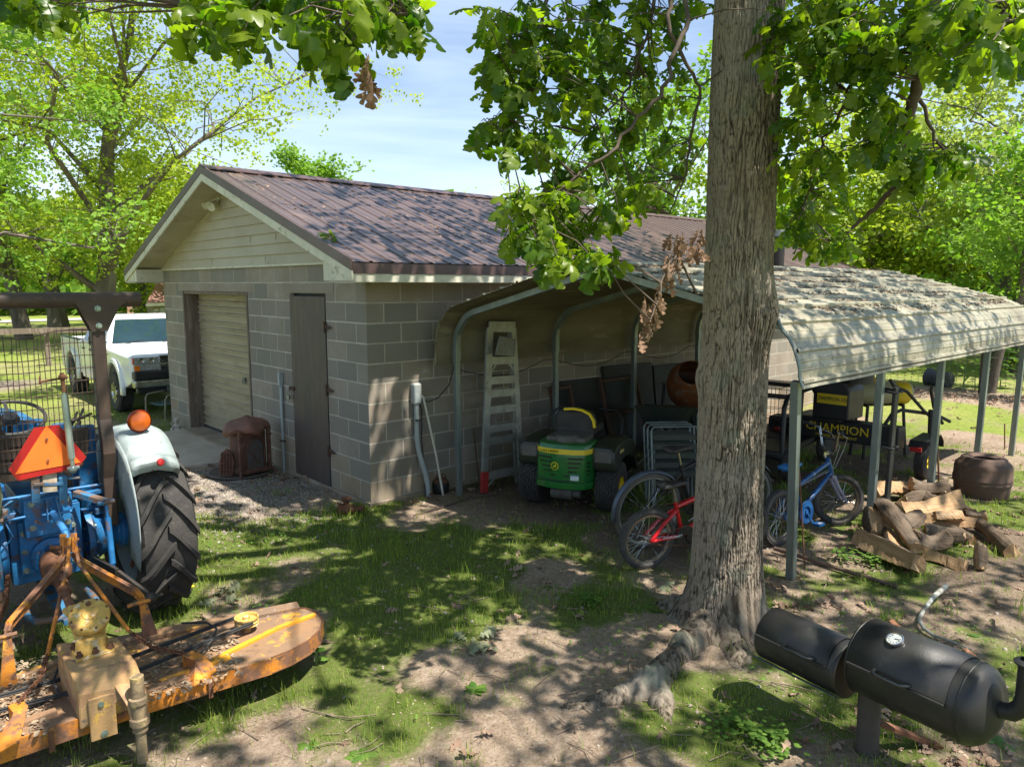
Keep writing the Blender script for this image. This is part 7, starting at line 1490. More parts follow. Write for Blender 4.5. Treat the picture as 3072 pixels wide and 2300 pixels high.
e0, e1, e2, e3 = at(434, 33.3), at(550, 35.3), at(575, 45), at(462, 44); r0_, r1_ = at(493, 38, 2.95), at(560, 40.5, 2.95)
ez = lambda p: V(p.x, p.y, ze)
MB().add([ez(e0), ez(e1), ez(e2), ez(e3), r0_, r1_], [(0, 1, 5, 4), (1, 2, 5), (2, 3, 4, 5), (3, 0, 4), (0, 3, 2, 1)]).build('roof', m_roofR, hs1)
MB().beam(V(e0.x, e0.y, ze-.06), V(e1.x, e1.y, ze-.06), .06, .12, (0, 0, 1)).build('fascia', m_trim, hs1)
def onwall(u): d0 = at(u, 1); 
def wallpt(u, z, off=.12):
    d = ray(u, 845); dd = Vector((d.x, d.y)); P0 = Vector((a0.x, a0.y)); E = Vector((a1.x-a0.x, a1.y-a0.y)); C = Vector((CPOS.x, CPOS.y))
    k = ((P0-C).x*E.y-(P0-C).y*E.x)/(dd.x*E.y-dd.y*E.x); p = C+dd*k; nn = Vector((E.y, -E.x)).normalized(); nn = nn if nn.dot(C-P0) > 0 else -nn; p = p+nn*off; return V(p.x, p.y, z)
for u0, u1, zb, zt_, mt, nm in ((449, 460, .2, 1.2, m_trim, 'window'), (466, 480, -.4, 1.25, mat('pale_green_door', (.40, .44, .36), rough=.6), 'door'), (486, 492, .1, 1.15, m_trim, 'window')):
    a, b_ = wallpt(u0, zb), wallpt(u1, zb); o = MB().add([a, b_, V(b_.x, b_.y, zt_), V(a.x, a.y, zt_)], [(0, 1, 2, 3)]).build(nm, mt, hs1, solid=.04)
    if nm == 'window': a, b_ = wallpt(u0+2, zb+.1, .16), wallpt(u1-2, zb+.1, .16); MB().add([a, b_, V(b_.x, b_.y, zt_-.1), V(a.x, a.y, zt_-.1)], [(0, 1, 2, 3)]).build('pane', m_glass, o, solid=.02)
hs2 = thing('brick_house', 'low red brick house with pale trim far behind the tractor roll bar', 'house', tuple(at(400, 62)))
b0, b1 = at(380, 62), at(440, 66); b2, b3 = at(445, 72), at(390, 70)
wl = MB()
for p, q in ((b0, b1), (b1, b2), (b2, b3), (b3, b0)): wl.beam(V(p.x, p.y, .6), V(q.x, q.y, .6), .2, 1.5, (0, 0, 1))
wl.build('wall', mat('far_brick', (.34, .16, .12), (.42, .30, .24), .9, .9), hs2)
MB().add([V(b0.x, b0.y, 1.35), V(b1.x, b1.y, 1.35), V(b2.x, b2.y, 1.35), V(b3.x, b3.y, 1.35), at(412, 67, 2.0)], [(0, 1, 4), (1, 2, 4), (2, 3, 4), (3, 0, 4)]).build('roof', m_roofR, hs2)
MB().beam(V(b0.x-.1, b0.y-.2, -.0), V(b1.x-.1, b1.y-.2, -.0), .1, .2, (0, 0, 1)).build('porch_edge', m_trim, hs2)
for i, (u, d, mt, lb) in enumerate(((14, 88, mat('far_dark_car', (.05, .06, .09), rough=.3), 'distant dark car on the far road at the left edge'), (76, 92, m_white, 'distant white car on the far road right of the dark one'))):
    c_ = at(u, d); cr = thing('parked_car', lb, 'car', tuple(c_), R_(20), 'far cars on the road')
    MB().loft([[V(x_, y_, .25), V(x_, y_, z_)] for x_, y_, z_ in ()] if False else [[V(x_, -w_, .25), V(x_, w_, .25), V(x_, w_, z_), V(x_, -w_, z_)] for x_, w_, z_ in ((-2.1, .75, .75), (-2.0, .85, .9), (2.0, .85, .9), (2.1, .75, .7))]).build('body', mt, cr, local=True, bevel=.06)
    MB().loft([[V(x_, -w_, .9), V(x_, w_, .9), V(x_, w_*.85, z_), V(x_, -w_*.85, z_)] for x_, w_, z_ in ((-1.5, .8, .92), (-1.0, .8, 1.4), (.6, .8, 1.42), (1.2, .8, .92))]).build('windows', m_glass, cr, local=True)
    for x_ in (-1.3, 1.3):
        for s_ in (-1, 1): MB().lathe([(0, -.1), (.3, -.1), (.32, 0), (.3, .1), (0, .1)], (x_, s_*.78, .3), (0, 1, 0), 16).build('wheel', m_tyre, cr, local=True)
rf_ = thing('rail_fence', 'weathered grey timber rail on posts crossing the lawn behind the tractor', 'fence', tuple(at(100, 24)))
p0, p1, p2 = at(-90, 23.4, .98), at(130, 24, .95), at(330, 25, .90)
MB().beam(p0, p1, .05, .15, (0, 0, 1)).build('rail', m_oldwood, rf_); MB().beam(p1+V(0, .02, 0), p2, .05, .15, (0, 0, 1)).build('rail', m_oldwood, rf_)
for p in (p0, p1+V(.0, .1, 0), p2): MB().bx((p.x-.06, p.y-.06+.1, -.2), (p.x+.06, p.y+.06+.1, p.z+.08)).build('post', m_oldwood, rf_)
# metal lawn chair
lc_ = thing('metal_lawn_chair', 'old green metal lawn chair with rusty tube legs at the garage far corner', 'lawn chair', (.22, 6.78, -.05), R_(200))
m_ctube = mat('peeling_chair_tube', (.26, .27, .20), (.20, .14, .09), 14, .7)
for s_ in (-1, 1): MB().tube([(.30, s_*.24, 0), (.28, s_*.25, .36), (.24, s_*.25, .42), (-.10, s_*.24, .44), (-.2, s_*.22, .42)], .014, 8).tube([(-.24, s_*.22, 0), (-.22, s_*.22, .25), (.0, s_*.2, .27)], .014, 8).build('leg_and_arm', m_ctube, lc_, local=True, smooth=50)
MB().grid(lambda a, b: (.24-.44*a, -.21+.42*b, .27-.03*math.sin(math.pi*b)-.03*a), 8, 8).build('seat', mat('teal_chair_paint', (.055, .16, .14), (.12, .14, .11), 9, .5), lc_, local=True, smooth=50, solid=.006)
MB().grid(lambda a, b: (-.22-.12*a-.03*math.cos((b-.5)*3), -.21+.42*b, .27+.40*a*(1-.2*(2*b-1)**2)), 8, 8).build('backrest', MATS['teal_chair_paint'], lc_, local=True, smooth=50, solid=.006)
# cherub figurine
cg = thing('garden_figurine', 'small pale stone cherub figurine sitting on the grass by the garage corner', 'figurine', (-.12, 5.42, -.05), R_(215))
fg = MB()
fg.loft([[V(.0+x0+w*math.cos(a), w*.95*math.sin(a), z) for a in [k*math.pi/8 for k in range(16)]] for z, w, x0 in ((.0, .05, 0), (.02, .062, 0), (.05, .058, 0), (.09, .048, .005), (.115, .038, .01), (.128, .022, .012), (.138, .02, .014), (.150, .034, .016), (.172, .040, .018), (.192, .036, .016), (.206, .022, .013), (.21, .004, .012))])
for s_ in (-1, 1): fg.tube([(.0, s_*.04, .04), (.06, s_*.055, .045), (.10, s_*.03, .02), (.12, s_*.02, .012)], [.028, .026, .016, .012], 10).tube([(.012, s_*.038, .105), (.04, s_*.052, .08), (.07, s_*.018, .085), (.075, 0, .10)], [.016, .014, .011, .009], 8)
fg.sphere((.052, 0, .170), .006, 8, 6); fgo = fg.build('body', mat('pale_cast_stone', (.52, .46, .38), (.40, .34, .27), 30, .9, bump=.4, bscale=160), cg, local=True, smooth=70)
hr = MB()
for k in range(22): a = k*2.4; zc = .175+.035*(k/22); hr.sphere((.008-.03*abs(math.cos(a))*.6, .032*math.sin(a), zc+.006), .014, 8, 6)
hr.build('curls', MATS['pale_cast_stone'], cg, local=True, smooth=70)
MB().bx((-.055, -.06, -.01), (.13, .06, .006)).build('base', MATS['pale_cast_stone'], cg, local=True, bevel=.01)
# ================================================================ RUSTY PARLOUR STOVE
m_stove = mat('rusty_cast_stove', (.17, .075, .05), (.10, .05, .036), 10, .75, spots=[((.28, .14, .09), 7, .56, .72), ((.05, .035, .03), 18, .6, .72)], metal=.2, bump=.5, bscale=70)
sv = thing('cast_iron_stove', 'ornate rusty cast iron stove standing on a round tray against the front wall', 'stove', (-.40, 2.08, -.025), R_(6)); sv.scale = (1.2, 1.2, 1.2)
MB().lathe([(.0, .012), (.28, .012), (.30, .02), (.315, .012), (.30, .0), (0, 0)], (-.03, .10, 0), (0, 0, 1), 40).build('tray', mat('grey_rust_tray', (.14, .11, .095), (.09, .07, .06), 9, .8), sv, local=True, smooth=50)
b_ = MB()
def oct_(w, d, z, c=.05): return [V(-w+c, -d, z), V(w-c, -d, z), V(w, -d+c, z), V(w, d-c, z), V(w-c, d, z), V(-w+c, d, z), V(-w, d-c, z), V(-w, -d+c, z)]
b_.loft([oct_(.17, .15, .03), oct_(.175, .155, .06), oct_(.15, .13, .09), oct_(.148, .128, .44), oct_(.165, .145, .46), oct_(.165, .145, .475)])
bo_ = b_.build('firebox', m_stove, sv, local=True, bevel=.006)
dp = []
for k in range(13): a = math.pi*k/12; dp.append((.085*math.cos(a), .27+.10*math.sin(a)))
dr_ = MB().prism([(-.085, .08)]+[(.085, .08)]+dp, .014, (0, -.136, 0), (1, 0, 0), (0, 0, 1)).build('door', mat('blue_grey_cast_door', (.105, .105, .11), (.13, .085, .06), 6, .6, metal=.3, bump=.6, bscale=60), sv, local=True, bevel=.004)
or_ = MB().tube([V(x, -.146, z) for x, z in ([(-.095, .08), (-.095, .27)]+[(.095*math.cos(math.pi-math.pi*k/12), .27+.11*math.sin(math.pi*k/12)) for k in range(1, 12)]+[(.095, .27), (.095, .08)])], .007, 6)
sc_ = [V(.02+.035*math.cos(a)*(1+.3*math.sin(3*a)), -.147, .21+.075*math.sin(a)) for a in [k*math.pi/12 for k in range(24)]]
or_.tube(sc_, .005, 6, closed=True).tube([V(-.05+.02*math.sin(t*6), -.147, .12+.2*t) for t in [k/10 for k in range(11)]], .005, 6).sphere((0, -.14, .42), .025, 10, 6, (1.6, .4, .8))
or_.build('ornament', m_stove, bo_, local=True, smooth=60)
for s_ in (-1, 1):
    pl_ = MB().box((s_*.15, -.135, .25), (.035, .035, .42)).box((s_*.15, -.14, .40), (.045, .045, .02)).box((s_*.15, -.14, .10), (.045, .045, .02)); pl_.tube([(s_*.16, -.15, .06), (s_*.185, -.18, .04), (s_*.18, -.19, .01)], [.018, .014, .012], 8); pl_.build('pilaster', m_stove, sv, local=True, bevel=.005)
def hat(u, v):
    a = 2*math.pi*u; r = [.015, .04, .09, .145, .185, .205, .21][int(round(v*6))]; z = [.585, .57, .555, .54, .515, .485, .445][int(round(v*6))]; q = 1+.10*math.cos(4*a+.8); w = (.018*math.cos(4*a+2.2)+.01*math.cos(7*a)) * v**2
    return V(r*q*math.cos(a), r*q*.9*math.sin(a), z-.025*(math.cos(4*a+.8)*.5+.5)*v**3+w)
MB().grid(hat, 49, 7).build('canopy', mat('reddish_cast_canopy', (.25, .11, .075), (.16, .075, .05), 8, .6, spots=[((.32, .20, .10), 5, .58, .7)], bump=.2, bscale=90), sv, local=True, smooth=60, solid=.008, weld=True)
lp_ = MB().prism([(-.06, 0), (.07, 0), (.085, .12), (.06, .22), (.0, .26), (-.05, .22), (-.075, .1)], .04, (-.25, -.02, .03), (.6, -.8, 0), (.15, .1, 1))
for k in range(7):
    for j in range(4): lp_.sphere(V(-.25, -.02, .03)+V(.6, -.8, 0).normalized()*(-.045+.03*j)+V(.15, .1, 1).normalized()*(.03+.03*k)+V(-.02, -.02, 0), .014, 6, 4)
lp_.build('loose_ornament', m_stove, sv, local=True, bevel=.006)
# ================================================================ WIRE FENCE AND THE FAR RIGHT
wf = thing('wire_fence', 'thin woven wire fence on steel posts across the back lawn', 'fence', (13.8, -1.5, -.05))
m_wire = mat('dull_wire', (.12, .12, .11), rough=.6); wm_ = MB()
FY0, FY1 = -7.0, 7.0
for k in range(9):
    z_ = -.02+.15*k; wm_.tube([V(13.8+.03*math.sin(y*2+k), y, z_+.012*math.sin(y*3+k)) for y in np.arange(FY0, FY1+.01, .5)], .003, 3, cap=False)
for y in np.arange(FY0, FY1, .15): wm_.tube([V(13.8, y, -.04), V(13.8, y+.01*math.sin(y*9), 1.18)], .0028, 3, cap=False)
wm_.build('woven_wire', m_wire, wf)
for y in (-6.5, -3.9, -1.75, .42, 2.8, 5.2): MB().beam((13.78, y, -.2), (13.78, y, 1.35), .045, .045).build('fence_post', m_greasy, wf)
pf = MB()
for k in range(26): y = -2.55-.145*k; pf.bx((15.2, y-.068, -.05), (15.225, y+.068, 1.62+.012*math.sin(k*3)))
pfo = thing('board_fence', 'grey board privacy fence at the far right edge', 'fence', (15.2, -4.3, -.05)); pf.build('boards', m_oldwood, pfo); MB().bx((15.23, -6.3, .3), (15.27, -2.5, .39)).bx((15.23, -6.3, 1.2), (15.27, -2.5, 1.29)).build('rails', m_oldwood, pfo)
tb_ = thing('planter_tub', 'black plastic tub lying on the mulch by the wire fence', 'tub', tuple(onz(2816, 1158, -.05)), R_(70))
MB().lathe([(.0, -.26), (.17, -.25), (.20, .2), (.225, .22), (.225, .25), (.18, .25), (.15, -.2), (0, -.2)], (0, 0, .17), (1, 0, 0), 24).build('shell', mat('blue_black_plastic', (.03, .036, .05), rough=.5), tb_, local=True, smooth=50)
MB().tube([(.25, -.2, .17), (.28, 0, .30), (.25, .2, .17)], .012, 6).build('handle', m_black2, tb_, local=True)
m_weed = mat('weed_leaf', (.05, .13, .018), (.09, .19, .025), 4, .5, attr=(.15, .25, .04), trans=.4, transc=(1.4, 1.6, .5))
m_stalk = mat('green_stalk', (.14, .22, .06), rough=.6)
def plant(name, label, base, h, n, ll, wl_, seed, upr=.6, group=None, flower=False, cat='plant', spread=0):
    r = np.random.default_rng(seed); t = thing(name, label, cat, tuple(base), 0, group); s_ = MB(); top = V(r.normal()*.05*h, r.normal()*.05*h, h)
    if h > .12: s_.tube([(0, 0, -.05), top*.5+V(.02*h, 0, 0), top], [.006+.008*h, .005+.005*h, .002], 6); s_.build('stalk', m_stalk, t, local=True)
    P, D, S = [], [], []
    for i in range(n):
        q = (i+1)/n if h > .12 else .08; P.append(np.array(top)*q+(np.array([r.normal()*spread, r.normal()*spread, h*r.uniform(.2, 1.0)]) if spread else 0)); az = i*2.4+r.normal()*.2; el = upr*(1-.3*q)+r.normal()*.12; D.append((math.cos(az)*math.cos(el), math.sin(az)*math.cos(el), math.sin(el))); S.append(ll*r.uniform(.6, 1.1))
    tv, tf = simple_leaf(wl_, .45); v, f = scatter(tv, tf, np.array(P), rots(np.array(D)), np.array(S)); fast_mesh('leaves', v, f, m_weed, np.repeat(r.random(n), len(tf)), t, smooth=True)
    if flower:
        MB().tube([(0, 0, 0), (.01, 0, .10)], .0025, 5).build('flower_stem', m_stalk, t, local=True); MB().sphere((.01, 0, .105), .016, 12, 6, (1, 1, .45)).build('flower', mat('dandelion_yellow', (.85, .65, .02), rough=.6), t, local=True)
    return t
plant('tall_weed', 'tall corn-like weed with long drooping leaves in front of the wire fence', onz(2888, 1163), 1.15, 12, .55, .09, 5, .8)
plant('tall_weed', 'leafy green weed left of the slim tree by the wire fence', onz(2925, 1172), .75, 16, .30, .22, 6, .4)
plant('tall_weed', 'bushy green weed at the right of the slim tree by the wire fence', onz(3000, 1165), .95, 22, .34, .22, 7, .4)
plant('sapling', 'young plant with pointed leaves rising behind the black strapped post', onz(2640, 1150), .95, 14, .28, .25, 8, .35)
tree('slim brown tree trunk rising behind the wire fence at the right', np.array(onz(2968, 1178)), 6.5, 1.7, 'green', 55, 5000, .12, .085, .5, 8, name='young_tree', group=None)
for i, (u, v, h, n, ll, wl_, fl, lb) in enumerate(((575, 1800, .05, 12, .13, .20, True, 'dandelion with one yellow flower behind the mower deck'), (945, 1992, .14, 4, .10, .42, False, 'single broad leafed seedling in front of the mower deck tip'), (1085, 2265, .04, 9, .12, .28, False, 'flat leafy weed at the bottom edge in the bare soil'),
        (925, 2235, .03, 8, .08, .34, False, 'pale small rosette weed in the dirt near the bottom left'), (1765, 1815, .10, 22, .10, .30, False, 'leafy clump of weed left of the oak trunk'), (1935, 1830, .06, 16, .15, .14, False, 'dark weed with jagged leaves against the oak'), (1660, 1760, .05, 14, .14, .10, False, 'pale spiky tuft right of the lawn patch'),
        (1425, 2070, .09, 8, .10, .30, False, 'small upright seedling in the middle foreground'), (2540, 1680, .16, 12, .11, .42, False, 'bright green round leafed clump in front of the firewood, left one'), (2620, 1695, .14, 10, .10, .42, False, 'bright green round leafed clump in front of the firewood, right one'), (2310, 2240, .10, 22, .09, .40, False, 'bright clover clump at the foot of the oak'), (2200, 2190, .08, 16, .08, .40, False, 'small clover clump left of the bright one at the oak foot'),
        (2480, 1560, .08, 10, .09, .4, False, 'low green weed beneath the blue bicycle'), (2985, 2230, .10, 4, .10, .45, False, 'single green leaf shoot at the bottom right corner'), (2950, 1915, .04, 9, .11, .2, False, 'flat green weed behind the smoker chimney'), (2340, 1840, .10, 8, .07, .4, False, 'tiny green weed between the oak and the nearest post'))):
    cl = 'clump' in lb
    plant('weed', lb, onz(u, v, -.055), min(h, .08) if cl else h, n*7 if cl else n, .035 if cl else ll*.8, wl_, 200+i, .45 if h > .05 else .25, 'weeds in the yard', fl, 'weed', .06 if cl else 0)
# ================================================================ GRASS, CLOVER, LITTER
r6 = np.random.default_rng(99)
def sample(n, x0, x1, y0, y1): return np.stack([r6.uniform(x0, x1, n), r6.uniform(y0, y1, n)], 1)
def inview(P, m_=60):
    Q = np.c_[P, np.full(len(P), -.05)]; u, v, d = project(Q); return (d > 0) & (u > -m_) & (u < 3072+m_) & (v < 2300+m_)
def camd(P): return np.hypot(P[:, 0]-CPOS.x, P[:, 1]-CPOS.y)
P = sample(420000, -4.3, 8, -6.6, 8.5); P = P[inview(P)]; D = camd(P)
g = grass_amount(P[:, 0], P[:, 1]); tuft = fbm(P[:, 0]*5, P[:, 1]*5, 77, 3)
keep = r6.random(len(P)) < np.clip((g-.34)*2.2+(tuft-.52)*4.0, 0.04, 1)*np.clip(5.2/D, .1, 1)**1.25
keep &= ~((P[:, 0] > -.05) & (P[:, 1] > -.03) & (P[:, 1] < 6.1)) & ~((P[:, 0] > -.97) & (P[:, 0] < 0) & (P[:, 1] > 2.6) & (P[:, 1] < 5.3))
P = P[keep]; D = D[keep]; 
bt = np.array([(-.5, 0, 0), (.5, 0, 0), (-.38, .5, .0), (.38, .5, .0), (-.05, .95, -.0), (.05, .95, -.0)]); bt2 = bt.copy()
n = len(P); L_ = r6.uniform(.02, .07, n)*np.clip(.5+2.6*(fbm(P[:, 0]*6, P[:, 1]*6, 78, 3)-.3), .45, 1.7)*(1+.7*(r6.random(n) < .08)); az = r6.uniform(0, 6.28, n); tilt = r6.uniform(.05, .75, n); Wd = r6.uniform(.0022, .0042, n)*np.clip(D/4.5, 1, 2.2)
ux = np.stack([np.cos(az), np.sin(az), np.zeros(n)], 1); dr_ = np.stack([-np.sin(az), np.cos(az), np.zeros(n)], 1)
gz = ground_z(P[:, 0], P[:, 1])-.004; B0 = np.c_[P, gz]
mid_ = B0+dr_*(L_*.5*np.sin(tilt*.6))[:, None]+np.array([0, 0, 1])*(L_*.5*np.cos(tilt*.6))[:, None]; tip = mid_+dr_*(L_*.5*np.sin(tilt*1.6))[:, None]+np.array([0, 0, 1])*(L_*.5*np.cos(tilt*1.6))[:, None]
w_ = ux*Wd[:, None]*.5
vv = np.stack([B0-w_, B0+w_, mid_-w_*.8, mid_+w_*.8, tip-w_*.12, tip+w_*.12], 1).reshape(-1, 3); ff = (np.array([[0, 1, 3, 2], [2, 3, 5, 4]])[None]+np.arange(n)[:, None, None]*6).reshape(-1, 4)
m_grass = mat('grass_blade', (.11, .21, .022), (.18, .29, .035), 1.5, .5, attr=(.36, .40, .08), trans=.4, transc=(1.35, 1.5, .5), spec=.3)
tag(fast_mesh('grass', vv, ff, m_grass, np.repeat(r6.random(n)**1.7, 2)), 'short uneven grass growing in patches over the yard', 'grass', kind='stuff')
# clover and low leaves
Q = sample(60000, -4, 5, -6.4, 4.2); Q = Q[inview(Q)]
c_ = 1.1*blob(Q[:, 0], Q[:, 1], -1.25, -.15, .75, .45, -.4)+.8*blob(Q[:, 0], Q[:, 1], -1.9, -1.6, .5, .2)+.5*blob(Q[:, 0], Q[:, 1], 1.2, -4.7, .9, .5)+.5*blob(Q[:, 0], Q[:, 1], -.4, -3.5, .5, .3)+.8*blob(Q[:, 0], Q[:, 1], -3.25, -1.55, .3, .25)+.45*blob(Q[:, 0], Q[:, 1], .1, -4.6, .4, .3)+.4*blob(Q[:, 0], Q[:, 1], 2.3, -3.5, .5, .5)
c_ = c_*(.35+fbm(Q[:, 0]*4, Q[:, 1]*4, 55, 3))+.02
Q = Q[r6.random(len(Q)) < np.clip(c_*.55-.05, .004, 1)]; n = len(Q)
Q3 = np.repeat(np.c_[Q, ground_z(Q[:, 0], Q[:, 1])+r6.uniform(.012, .045, n)], 3, 0); az = np.repeat(r6.uniform(0, 6.28, n), 3)+np.tile([0, 2.09, 4.19], n); d = np.stack([np.cos(az), np.sin(az), r6.normal(size=3*n)*.25-.1], 1)
ct = np.array([(0, 0, 0), (.45, .5, .02), (.0, 1.0, -.02), (-.45, .5, .02)]); v, f = scatter(ct, np.array([[0, 1, 2, 3]]), Q3, rots(d), r6.uniform(.010, .021, 3*n))
m_clov = mat('clover_leaf', (.06, .19, .018), (.10, .26, .03), 3, .5, attr=(.20, .33, .05), trans=.35, transc=(1.3, 1.5, .5))
tag(fast_mesh('clover_leaves', v, f, m_clov, np.repeat(r6.random(n), 3)), 'low clover and chickweed patches in the yard', 'clover', kind='stuff')
# dead leaves on the ground
Q = sample(90000, -4, 16, -6.6, 7); Q = Q[inview(Q)]; x, y = Q[:, 0], Q[:, 1]
dn = .03+1.5*blob(x, y, -.05, -5.35, .5, .42)+.9*blob(x, y, .9, -4.15, .5, .35)+.35*blob(x, y, .7, -.15, .9, .18)+.5*blob(x, y, -.25, 1.7, .2, .7)+.35*blob(x, y, 3.5, -4.4, 1.5, .7)+.9*np.exp(-((x-12.9)/.6)**2)+.12*blob(x, y, -1.1, 1.2, .6, 1.2)+.25*blob(x, y, .35, -5.0, .6, .4)+.10*blob(x, y, 3, -2, 3, 1.5)
dn[(x > 0) & (y > -.03) & (x < 10.8)] = 0
Q = Q[r6.random(len(Q)) < dn*.42]; n = len(Q)
az = r6.uniform(0, 6.28, n); d = np.stack([np.cos(az), np.sin(az), r6.normal(size=n)*.22], 1); cv = LL[0].copy(); cv[:, 2] = cv[:, 2]*1.6+.05; cv[:, 0] *= .8
v, f = scatter(cv, LL[1], np.c_[Q, ground_z(Q[:, 0], Q[:, 1])+r6.uniform(.004, .022, n)], rots(d, None, r6.normal(size=n)*.5+(r6.random(n) < .4)*3.1), r6.uniform(.05, .125, n))
m_fallen = mat('fallen_oak_leaf', (.20, .12, .075), (.13, .075, .05), 9, .85, attr=(.36, .25, .18), trans=.12)
tag(fast_mesh('fallen_leaves', v, f, m_fallen, np.repeat(r6.random(n), len(LL[1])), smooth=True), 'curled brown fallen leaves scattered on the soil', 'fallen leaves', kind='stuff')
# fine litter: chips, tiny leaf bits, pebbles
Q = sample(150000, -4, 7, -6.6, 5); Q = Q[inview(Q)]; x, y = Q[:, 0], Q[:, 1]; D = camd(Q)
dn = (.22+.6*fbm(x*2, y*2, 23, 3))*np.clip(4.5/D, .1, 1)*.42; dn[(x > 0) & (y > -.03)] = 0; Q = Q[r6.random(len(Q)) < dn]; n = len(Q); az = r6.uniform(0, 6.28, n)
d = np.stack([np.cos(az), np.sin(az), r6.normal(size=n)*.2], 1)
v, f = scatter(QL[0]*np.array([.7, 1, 1]), QL[1], np.c_[Q, ground_z(Q[:, 0], Q[:, 1])+.003], rots(d, None, r6.normal(size=n)*.4), r6.uniform(.006, .024, n))
m_chip = mat('litter_chips', (.30, .22, .15), (.16, .11, .07), 14, .9, attr=(.36, .29, .21))
tag(fast_mesh('leaf_chips', v, f, m_chip, r6.random(n)), 'small chips and leaf bits over the bare soil', 'litter', kind='stuff')
cube = np.array([(-.5, -.4, -.3), (.5, -.5, -.3), (.45, .5, -.3), (-.4, .5, -.3), (-.3, -.3, .25), (.3, -.25, .3), (.25, .3, .22), (-.3, .25, .3)]); cf = np.array([(0, 1, 5, 4), (1, 2, 6, 5), (2, 3, 7, 6), (3, 0, 4, 7), (4, 5, 6, 7)])
Q = np.r_[np.stack([r6.normal(-.80, .45, 9000), r6.normal(1.6, .75, 9000)], 1), sample(700, -4, 3, -6, 1)]; Q = Q[inview(Q) & ~((Q[:, 0] > -.04) & (Q[:, 1] > -.03)) & ~((Q[:, 0] > -.97) & (Q[:, 1] > 2.7))]; n = len(Q); az = r6.uniform(0, 6.28, n)
v, f = scatter(cube, cf, np.c_[Q, ground_z(Q[:, 0], Q[:, 1])+.004], rots(np.stack([np.cos(az), np.sin(az), r6.normal(size=n)*.3], 1), None, r6.normal(size=n)*.5), r6.uniform(.006, .028, n))
m_peb = mat('pebble', (.40, .36, .31), (.26, .22, .18), 9, .9, attr=(.16, .12, .09), bump=.2)
tag(fast_mesh('gravel', v, f, m_peb, np.repeat(r6.random(n), 5)), 'loose gravel and soil clods in front of the garage', 'gravel', kind='stuff')
# twigs
tw = MB()
for k in range(260):
    q = onz(r6.uniform(0, 3072), 1400+900*r6.random()**.8, -.045)
    if q.x > 0 and q.y > -.05: continue
    a = r6.uniform(0, 6.28); L_ = r6.uniform(.05, .28); z_ = float(ground_z(np.array([q.x]), np.array([q.y]))[0])+.006; b_ = V(q.x+L_*math.cos(a), q.y+L_*math.sin(a), z_+.01); c_ = V((q.x+b_.x)/2+r6.normal()*.02, (q.y+b_.y)/2+r6.normal()*.02, z_+.008)
    r_ = r6.uniform(.0015, .0045); tw.tube([V(q.x, q.y, z_), c_, b_], [r_, r_*.9, r_*.5], 5)
tag(tw.build('twigs', mat('dry_twig', (.24, .18, .13), (.15, .11, .08), 20, .9)), 'small dry twigs scattered over the yard', 'twigs', kind='stuff')
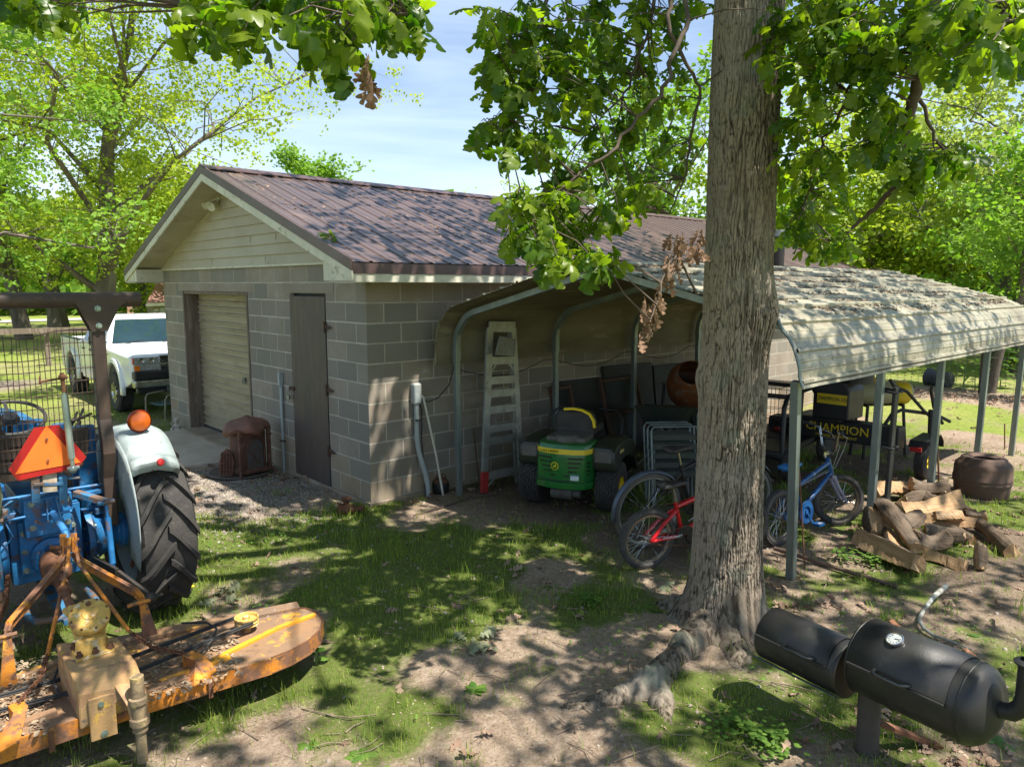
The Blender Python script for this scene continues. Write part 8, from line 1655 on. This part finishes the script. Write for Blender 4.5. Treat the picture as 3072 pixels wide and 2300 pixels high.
# debris on the two roofs
def roofpts(n, kind):
    if kind: 
        x = r6.uniform(1.0, 7.4, n); y = -2.05-1.65*r6.random(n)**1.6; z = 2.43-(2.05+y)*-.0; z = np.interp(-y, [2.05, 3.56, 3.72], [2.43, 2.04, 1.97])+.012; nr = np.array([0, -.25, 1])
    else: x = r6.uniform(-.3, 10.8, n); y = AY-3.4*r6.random(n)**.8; z = AZ-(AY-y)*SL+.012; nr = np.array([0, -SL, 1])
    return np.stack([x, y, z], 1), nr
for kind, n, nm, lb in ((1, 6500, 'roof_litter', 'twigs and rotting leaf litter caught on the carport roof'), (0, 900, 'roof_litter', 'scattered leaf litter and catkins on the brown garage roof')):
    P_, nr = roofpts(n*4, kind); cl = fbm(P_[:, 0]*1.3, P_[:, 1]*9 if kind else P_[:, 1]*1.5, 61+kind, 4); P_ = P_[cl > .52][:n]; n = len(P_); az = r6.uniform(0, 6.28, n); az = np.where(r6.random(n) < .6, r6.normal(size=n)*.35, az); d = np.stack([np.cos(az), np.sin(az), -np.sin(az)*(-nr[1])], 1); d[:, 2] = np.sin(az)*(-nr[1])*1.0
    v, f = scatter(NL[0] if kind else SLF[0], SLF[1], P_, rots(d, np.tile(nr/np.linalg.norm(nr), (n, 1))), r6.uniform(.02, .09, n) if kind else r6.uniform(.02, .06, n))
    tag(fast_mesh(nm, v, f, mat('rotting_litter', (.115, .075, .045), (.07, .045, .03), 9, .9, attr=(.20, .14, .09)) if kind else MATS['fallen_oak_leaf'], np.repeat(r6.random(n), len(SLF[1]))), lb, 'leaf litter', kind='stuff')
# a fallen oak sprig on the garage roof and wilted leaf bunches on the lawn
for (c0, n, s_, mt, lb, hh, nr) in ((ony(1000, 708, .25), 9, .13, m_oakleaf, 'green oak sprig lying near the eave on the garage roof', .03, V(0, -SL, 1)), (onz(665, 1795, -.05), 14, .14, mat('wilted_pale_leaf', (.28, .30, .18), (.22, .24, .14), 8, .7, trans=.3), 'wilted pale oak sprig lying on the grass right of the tractor tyre', .05, V(0, 0, 1)), (onz(1410, 1935, -.05), 14, .13, MATS['wilted_pale_leaf'], 'wilted pale oak sprig lying in the middle of the yard', .04, V(0, 0, 1)), (onz(2030, 1755, -.05), 2, .15, MATS['wilted_pale_leaf'], 'single pale wilted leaf lying left of the oak trunk', .05, V(0, 0, 1))):
    if s_ == .13 and mt is m_oakleaf: c0 = V(c0.x, .25, roof_z(.25)+.02)
    az = r6.uniform(0, 6.28, n); d = np.stack([np.cos(az), np.sin(az), np.sin(az)*SL*(1 if nr.y else 0)+r6.normal(size=n)*.18], 1)
    Pq = np.array(c0)[None]+d*r6.uniform(0, .08, (n, 1)); Pq[:, 2] += r6.uniform(.005, hh, n)
    v, f = scatter(LL[0], LL[1], Pq-np.array(c0), rots(d, np.tile(np.array(nr.normalized()), (n, 1)), r6.normal(size=n)*.5), r6.uniform(.7, 1.1, n)*s_)
    o = fast_mesh('oak_sprig', v, f, mt, np.repeat(r6.random(n), len(LL[1])), smooth=True); o.location = c0; tag(o, lb, 'sprig', 'oak sprigs fallen from the tree')
